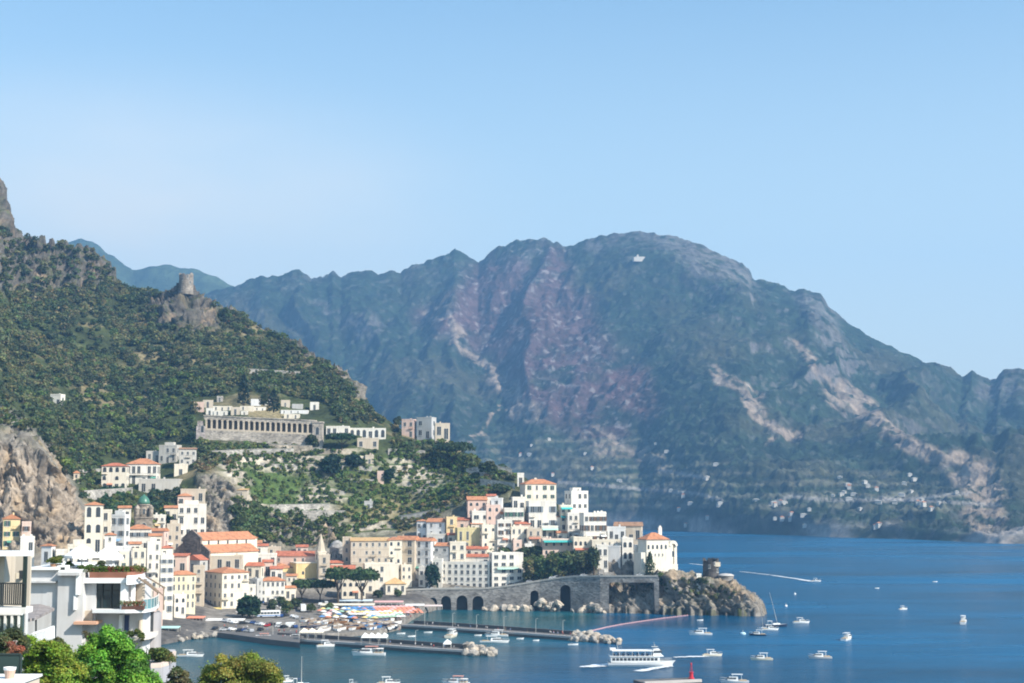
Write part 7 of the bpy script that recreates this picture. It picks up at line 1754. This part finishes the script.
chair(118.5, 153.5, 'grey chair at the right of the roof garden', ('grey', (.4, .4, .42)), 1.2); chair(104, 155.5, 'beige chair under the right parasol', ('beige', (.55, .45, .32)), 2.2)
def lounger(px, Y, rz, label):
    p = at(px, 609.6, Y); t = thing('sun_lounger', label, 'sun lounger', p, rz); rd = plain('red_cushion', (.48, .13, .09), .8)
    MB().box(-.3, .3, -.9, .4, .28, .40).build('cushion', rd, t); m = MB(); m.add([(-.3, .4, .3), (.3, .4, .3), (.3, .95, .75), (-.3, .95, .75), (-.3, .4, .42), (.3, .4, .42), (.3, .92, .86), (-.3, .92, .86)], [(0, 3, 2, 1), (4, 5, 6, 7), (0, 1, 5, 4), (1, 2, 6, 5), (2, 3, 7, 6), (3, 0, 4, 7)]); m.build('backrest', rd, t)
    for sx_ in (-.26, .26):
        for sy_ in (-.8, .35): MB().box(sx_ - .03, sx_ + .03, sy_ - .03, sy_ + .03, 0, .28).build('leg', FRAME, t)
lounger(139.5, 153, 1.3, 'red cushioned sun lounger at the front of the glass balcony'); lounger(145, 155.5, 1.5, 'red cushioned sun lounger at the back of the glass balcony')
def potplant(px, py, Y, h_, label, pot=(.50, .27, .17), c_=(.07, .12, .03), w_=.5):
    p = at(px, py, Y); t = thing('potted_plant', label, 'potted plant', p); MB().lathe([(.2, 0), (.28, .42), (.31, .42), (.31, .5), (.05, .5)], 12).build('pot', plain('pot_' + str(px), pot, .8), t)
    r = np.random.RandomState(int(px)); cen = [(r.normal() * w_ * .35, r.normal() * w_ * .35, .5 + h_ * r.rand()) for _ in range(8)]; leafcloud('leaves', cen, [(w_ * .5, w_ * .5, h_ * .3)] * 8, [hsv_jit(c_, r) for _ in cen], 130, .075, rng=r, parent=t)
potplant(53, 569, 152, .9, 'bushy potted plant on the white roof left of the chimney', c_=(.10, .13, .03), w_=.9); potplant(58.5, 569, 154, .7, 'low potted plant right of the bushy one on the white roof', c_=(.06, .10, .03), w_=.8)
potplant(85.5, 577, 153, .7, 'potted shrub under the left parasol', w_=.8); potplant(99.5, 577, 152, 1.0, 'tall dark potted palm beside the pink chair', c_=(.035, .06, .03), w_=.9); potplant(70, 572, 153.5, .5, 'white pot with a small plant at the chimney', (.7, .68, .64)); potplant(92.5, 578, 154, .4, 'ochre pot between the two parasols', (.50, .40, .24))

# ---- neighbouring balcony at the left edge
NB = at(0, 700, 108); nbh = thing('house', 'neighbouring house with a black railed balcony and a white canopy at the left edge', 'house', NB)
def nbx(m, x0, x1, y0, y1, Ya, Yb, mi=0):
    a = at(x0, y0, Ya) - NB; b = at(x1, y1, Ya) - NB; return m.box(a.x, b.x, Ya - NB.y, Yb - NB.y, b.z, a.z, mi)
m = MB(); nbx(m, -60, 25.5, 551.2, 556.2, 108, 109.6); m.build('canopy', WHITE, nbh)
m = MB(); nbx(m, 23.2, 25.2, 556.2, 608, 108.2, 108.4); m.build('post', plain('dark_green_post', (.02, .035, .03), .5), nbh)
m = MB(); nbx(m, -60, 25.6, 607.6, 613.4, 108, 109.6); m.build('balcony', plaster((.78, .76, .72)), nbh)
m = MB(); nbx(m, -60, 3, 556.2, 607.6, 109.6, 112); nbx(m, 3, 29, 556, 607.6, 116, 116.3); m.build('wall', WALLC, nbh)
m = MB(); nbx(m, 19.2, 22.6, 570.5, 578.5, 115.8, 116); m.build('window', GLASS, nbh)
m = MB(); nbx(m, 11, 16, 573, 579, 114.5, 115.2); m.build('air_conditioner', plain('beige_box', (.5, .43, .32), .7), nbh)
m = MB(); nbx(m, -60, 24.2, 582.6, 584, 108.1, 108.2); nbx(m, -60, 24.2, 604, 605, 108.1, 108.2)
for k in range(40): nbx(m, -58 + k * 2.1, -57.4 + k * 2.1, 584, 604, 108.12, 108.18)
m.build('railing', DARK, nbh)
m = MB(); nbx(m, -60, 22, 613.4, 720, 112, 112.6); m.build('lower_wall', WALLW, nbh)
m = MB(); nbx(m, -30, 22, 614.5, 640, 110.6, 111); vg = m.build('veranda_glazing', plain('veranda_glass', (.06, .09, .08), .2), nbh)
m = MB()
for k in range(8): nbx(m, -30 + k * 6.8, -28.8 + k * 6.8, 613.6, 640, 110.45, 110.6)
nbx(m, -30, 22, 613.6, 615.2, 110.42, 110.6); m.build('glazing_bar', WHITE, vg)
# lean-to tiled roof and white trellis
lt = thing('lean_to', 'low lean-to with a grey tiled roof against the white house wall', 'lean-to', at(40, 640, 140)); g = lt.location.copy()
q = [at(19, 620, 132) - g, at(34, 618, 132) - g, at(54.5, 608, 146) - g, at(40, 604, 149) - g, at(25, 605, 149) - g]
m = MB(); m.add([p[:] for p in q] + [(p.x, p.y, p.z - .25) for p in q], [(0, 1, 2, 3, 4), (9, 8, 7, 6, 5)] + [(i, 5 + i, 5 + (i + 1) % 5, (i + 1) % 5) for i in range(5)]); m.build('roof', tiles((.30, .265, .25)), lt)
m = MB()
for (x, y, Y) in ((26, 618, 133), (36, 616, 136)): m.tube(at(x, y, Y) - g, at(x, y + 40, Y) - g, .09)
m.build('post', DARK, lt)
tr = thing('trellis', 'white slatted awning frame with a rounded top between the trees', 'trellis', at(40, 660, 126)); g = tr.location.copy(); m = MB()
top = [(25, 645), (28, 637), (34, 633), (45, 630), (53.5, 626.5)]; bot = [(25, 648), (30, 647), (37, 645.5), (46, 645), (54, 643)]
tp = [np.interp(t, np.linspace(0, 1, 5), [p[0] for p in top]) for t in np.linspace(0, 1, 30)]
for k, t in enumerate(np.linspace(0, 1, 30)):
    f_ = lambda P, j: np.interp(t, np.linspace(0, 1, 5), [p[j] for p in P])
    m.tube(at(f_(top, 0), f_(top, 1), 126) - g, at(f_(bot, 0), f_(bot, 1), 124.5) - g, .035, n=4)
for P, Y in ((top, 126), (bot, 124.5)):
    for a, b in zip(P[:-1], P[1:]): m.tube(at(*a, Y) - g, at(*b, Y) - g, .09, n=6)
m.tube(at(53.5, 626, 126) - g, at(53.8, 660, 126) - g, .1)
m.build('frame', WHITE, tr)
m = MB(); a_ = [at(*p, 126.1) - g for p in top]; b_ = [at(*p, 124.6) - g for p in bot]
for i in range(4): m.add([a_[i][:], a_[i + 1][:], b_[i + 1][:], b_[i][:], *[(p.x, p.y + .05, p.z) for p in (a_[i], a_[i + 1], b_[i + 1], b_[i])]], [(3, 2, 1, 0), (4, 5, 6, 7)])
m.build('slatted_cover', CANVAS, tr)
# green fence panel with pot on a white ledge
fp = thing('fence_panel', 'dark green fence panel at the lower left corner', 'fence', at(8, 700, 84)); g = fp.location.copy()
a, b = at(-60, 655, 84) - g, at(20.5, 700, 84) - g; MB().box(a.x, b.x, 0, .08, b.z, a.z).build('panel', plain('dark_green_paint', (.025, .05, .045), .6), fp)
m = MB(); p = at(20.6, 655, 84) - g; m.tube((p.x, 0.04, b.z), (p.x, .04, p.z), .08); a, b = at(-60, 655, 84) - g, at(20.6, 657, 84) - g; m.box(a.x, b.x, -.05, .12, a.z, a.z + .08); m.build('rail', plain('dark_green_post', (.02, .035, .03), .5), fp)
lg = thing('ledge', 'white stone ledge under the terracotta pot in the lower left corner', 'ledge', at(8, 700, 80)); a, b = at(-60, 680.6, 80) - lg.location, at(20.5, 720, 80) - lg.location
MB().box(a.x, b.x, 0, 3, b.z, a.z - .12).build('wall', WALLC, lg); MB().box(a.x - .1, b.x + .12, -.12, 3.1, a.z - .12, a.z).build('coping', WHITE, lg)
potp = at(9.5, 680.6, 81); t = thing('flower_pot', 'terracotta pot with a wide white rim in the lower left corner', 'flower pot', potp)
MB().lathe([(.2, 0), (.30, .55), (.30, .58), (.05, .58)], 14).build('pot', plain('terracotta_pot', (.52, .36, .28), .8), t); MB().lathe([(.31, .56), (.34, .70), (.30, .70), (.28, .58)], 14, closed=False).build('rim', WHITE, t)
# ---- ground under it all
xs_, ys_ = np.linspace(-150, -18, 60), np.linspace(30, 200, 60); GX, GY = np.meshgrid(xs_, ys_, indexing='ij')
edge = -30 - .10 * (GY - 100) + 3 * np.sin(GY / 9); GZ = 40 - 4 * sstep(60, 200, GY) - 46 * sstep(-6, 10, GX - edge) - 38 * sstep(168, 198, GY) + 1.2 * fbm(np.stack([GX, GY, GX * 0], -1) / 12, 3)
G = np.stack([GX, GY, GZ], -1); gc = np.array([.09, .09, .05]) * (1 + .5 * fbm(G / 6., 3))[..., None]
link('ground', gridmesh('ground', G, np.clip(gc, .01, 1), attrmat('garden_soil', (.8, .3)))); tag(bpy.data.objects['ground'], 'garden slope below the viewpoint', 'ground', kind='structure')
# ---- near trees
def bigtree(clumps, Y, c_, K, leaf, label, name='tree', cat='tree', dep=1.0, trunk=True, jit=.3, seed=1):
    """clumps: (px, py, radius px) of the crown's masses; each stands at its own depth"""
    r = np.random.RandomState(seed); base = at(np.mean([c[0] for c in clumps]), 720, Y); base.z = min(base.z, 41.0)
    t = thing(name, label, cat, base); cen, rad, cc = [], [], []
    for (x, y, rp) in clumps:
        for k in range(7):
            rr = rp * Y / F * (.55 + .45 * r.rand()); p = at(x + rp * .55 * r.normal() * .7, y + rp * .6 * r.normal() * .7, Y + dep * (r.rand() - .5) * 3.2) - base
            cen.append(p[:]); rad.append((rr, rr, rr * .9)); cc.append(hsv_jit(c_[r.randint(len(c_))], r, jit))
    leafcloud('crown', cen, rad, cc, K, leaf, rng=r, parent=t, fill=.35, up=.55)
    leafcloud('twigs', cen, np.array(rad) * 1.38, cc, max(20, K // 7), leaf * .9, rng=r, parent=t, fill=.72, up=.7)
    m = MB()
    if trunk:
        top = sum((Vector(c) for c in cen), Vector()) / len(cen); m.tube((0, 0, -3), (top.x * .6, top.y * .6, top.z * .75), .22, .13)
        for c in cen[::3]: m.tube((top.x * .6, top.y * .6, top.z * .75), c, .09, .03, n=5)
        m.build('trunk', TRUNK, t)
    return t
bigtree([(26, 654, 8), (36, 650, 9), (48, 650, 9), (58, 655, 9), (66, 660, 9), (30, 666, 10), (44, 666, 12), (58, 670, 12), (70, 674, 10), (34, 682, 12), (50, 686, 12), (66, 690, 12)], 104, [(.18, .27, .03), (.14, .22, .025), (.21, .28, .04)], 720, .078, 'yellowish green bushy tree in the lower left foreground', seed=2)
bigtree([(96, 645, 8), (106, 639, 8), (114, 640, 8), (122, 648, 9), (88, 654, 10), (104, 654, 12), (120, 660, 11), (132, 664, 9), (80, 664, 9), (94, 670, 13), (112, 674, 13), (130, 678, 12), (144, 676, 10), (150, 686, 9), (76, 682, 10), (140, 660, 6), (136, 690, 12), (100, 690, 14)], 118, [(.12, .28, .03), (.095, .23, .026), (.15, .32, .036), (.08, .19, .028)], 720, .092, 'bright green leafy tree in front of the white terraced house', seed=3)
bigtree([(4, 640, 8), (14, 635, 7), (22, 642, 6), (10, 650, 8), (20, 652, 6), (0, 654, 8)], 96, [(.085, .105, .050), (.07, .09, .04)], 420, .06, 'grey green feathery tree at the left edge under the balcony', seed=4)
bigtree([(58, 641, 4), (62, 648, 5), (66, 655, 4)], 122, [(.12, .13, .05), (.09, .10, .05)], 260, .06, 'thin dry olive shrub beside the white trellis', 'shrub', 'shrub', seed=5)
bigtree([(12, 650, 5), (16, 655, 4), (20, 650, 4)], 92, [(.28, .10, .06), (.16, .10, .04)], 160, .06, 'reddish flowering bush above the green fence panel', 'shrub', 'shrub', trunk=False, seed=6)
bigtree([(215, 678, 10), (226, 670, 10), (240, 664, 9), (252, 664, 9), (264, 670, 9), (276, 679, 8), (232, 684, 12), (250, 680, 14), (268, 688, 10), (206, 688, 8)], 138, [(.19, .225, .035), (.15, .185, .03), (.22, .235, .05)], 700, .095, 'rounded yellow green olive tree top at the bottom edge over the water', seed=7)
bigtree([(178, 674, 5), (184, 682, 6), (172, 684, 6), (192, 688, 5)], 140, [(.07, .10, .035), (.11, .11, .05)], 240, .10, 'low scrubby bush between the curved terrace and the water', 'bush', 'bush', seed=8)
bigtree([(137, 632, 3), (131, 634, 3), (141, 636, 3)], 148, [(.08, .11, .03)], 140, .08, 'small shrub on the lower balcony beside the round bay', 'shrub', 'shrub', trunk=False, seed=9)
bigtree([(88, 636, 3.5), (92, 640, 3)], 140, [(.12, .11, .05)], 110, .06, 'sparse dry shrub in front of the white house wall', 'shrub', 'shrub', seed=10)
bpy.context.view_layer.update()
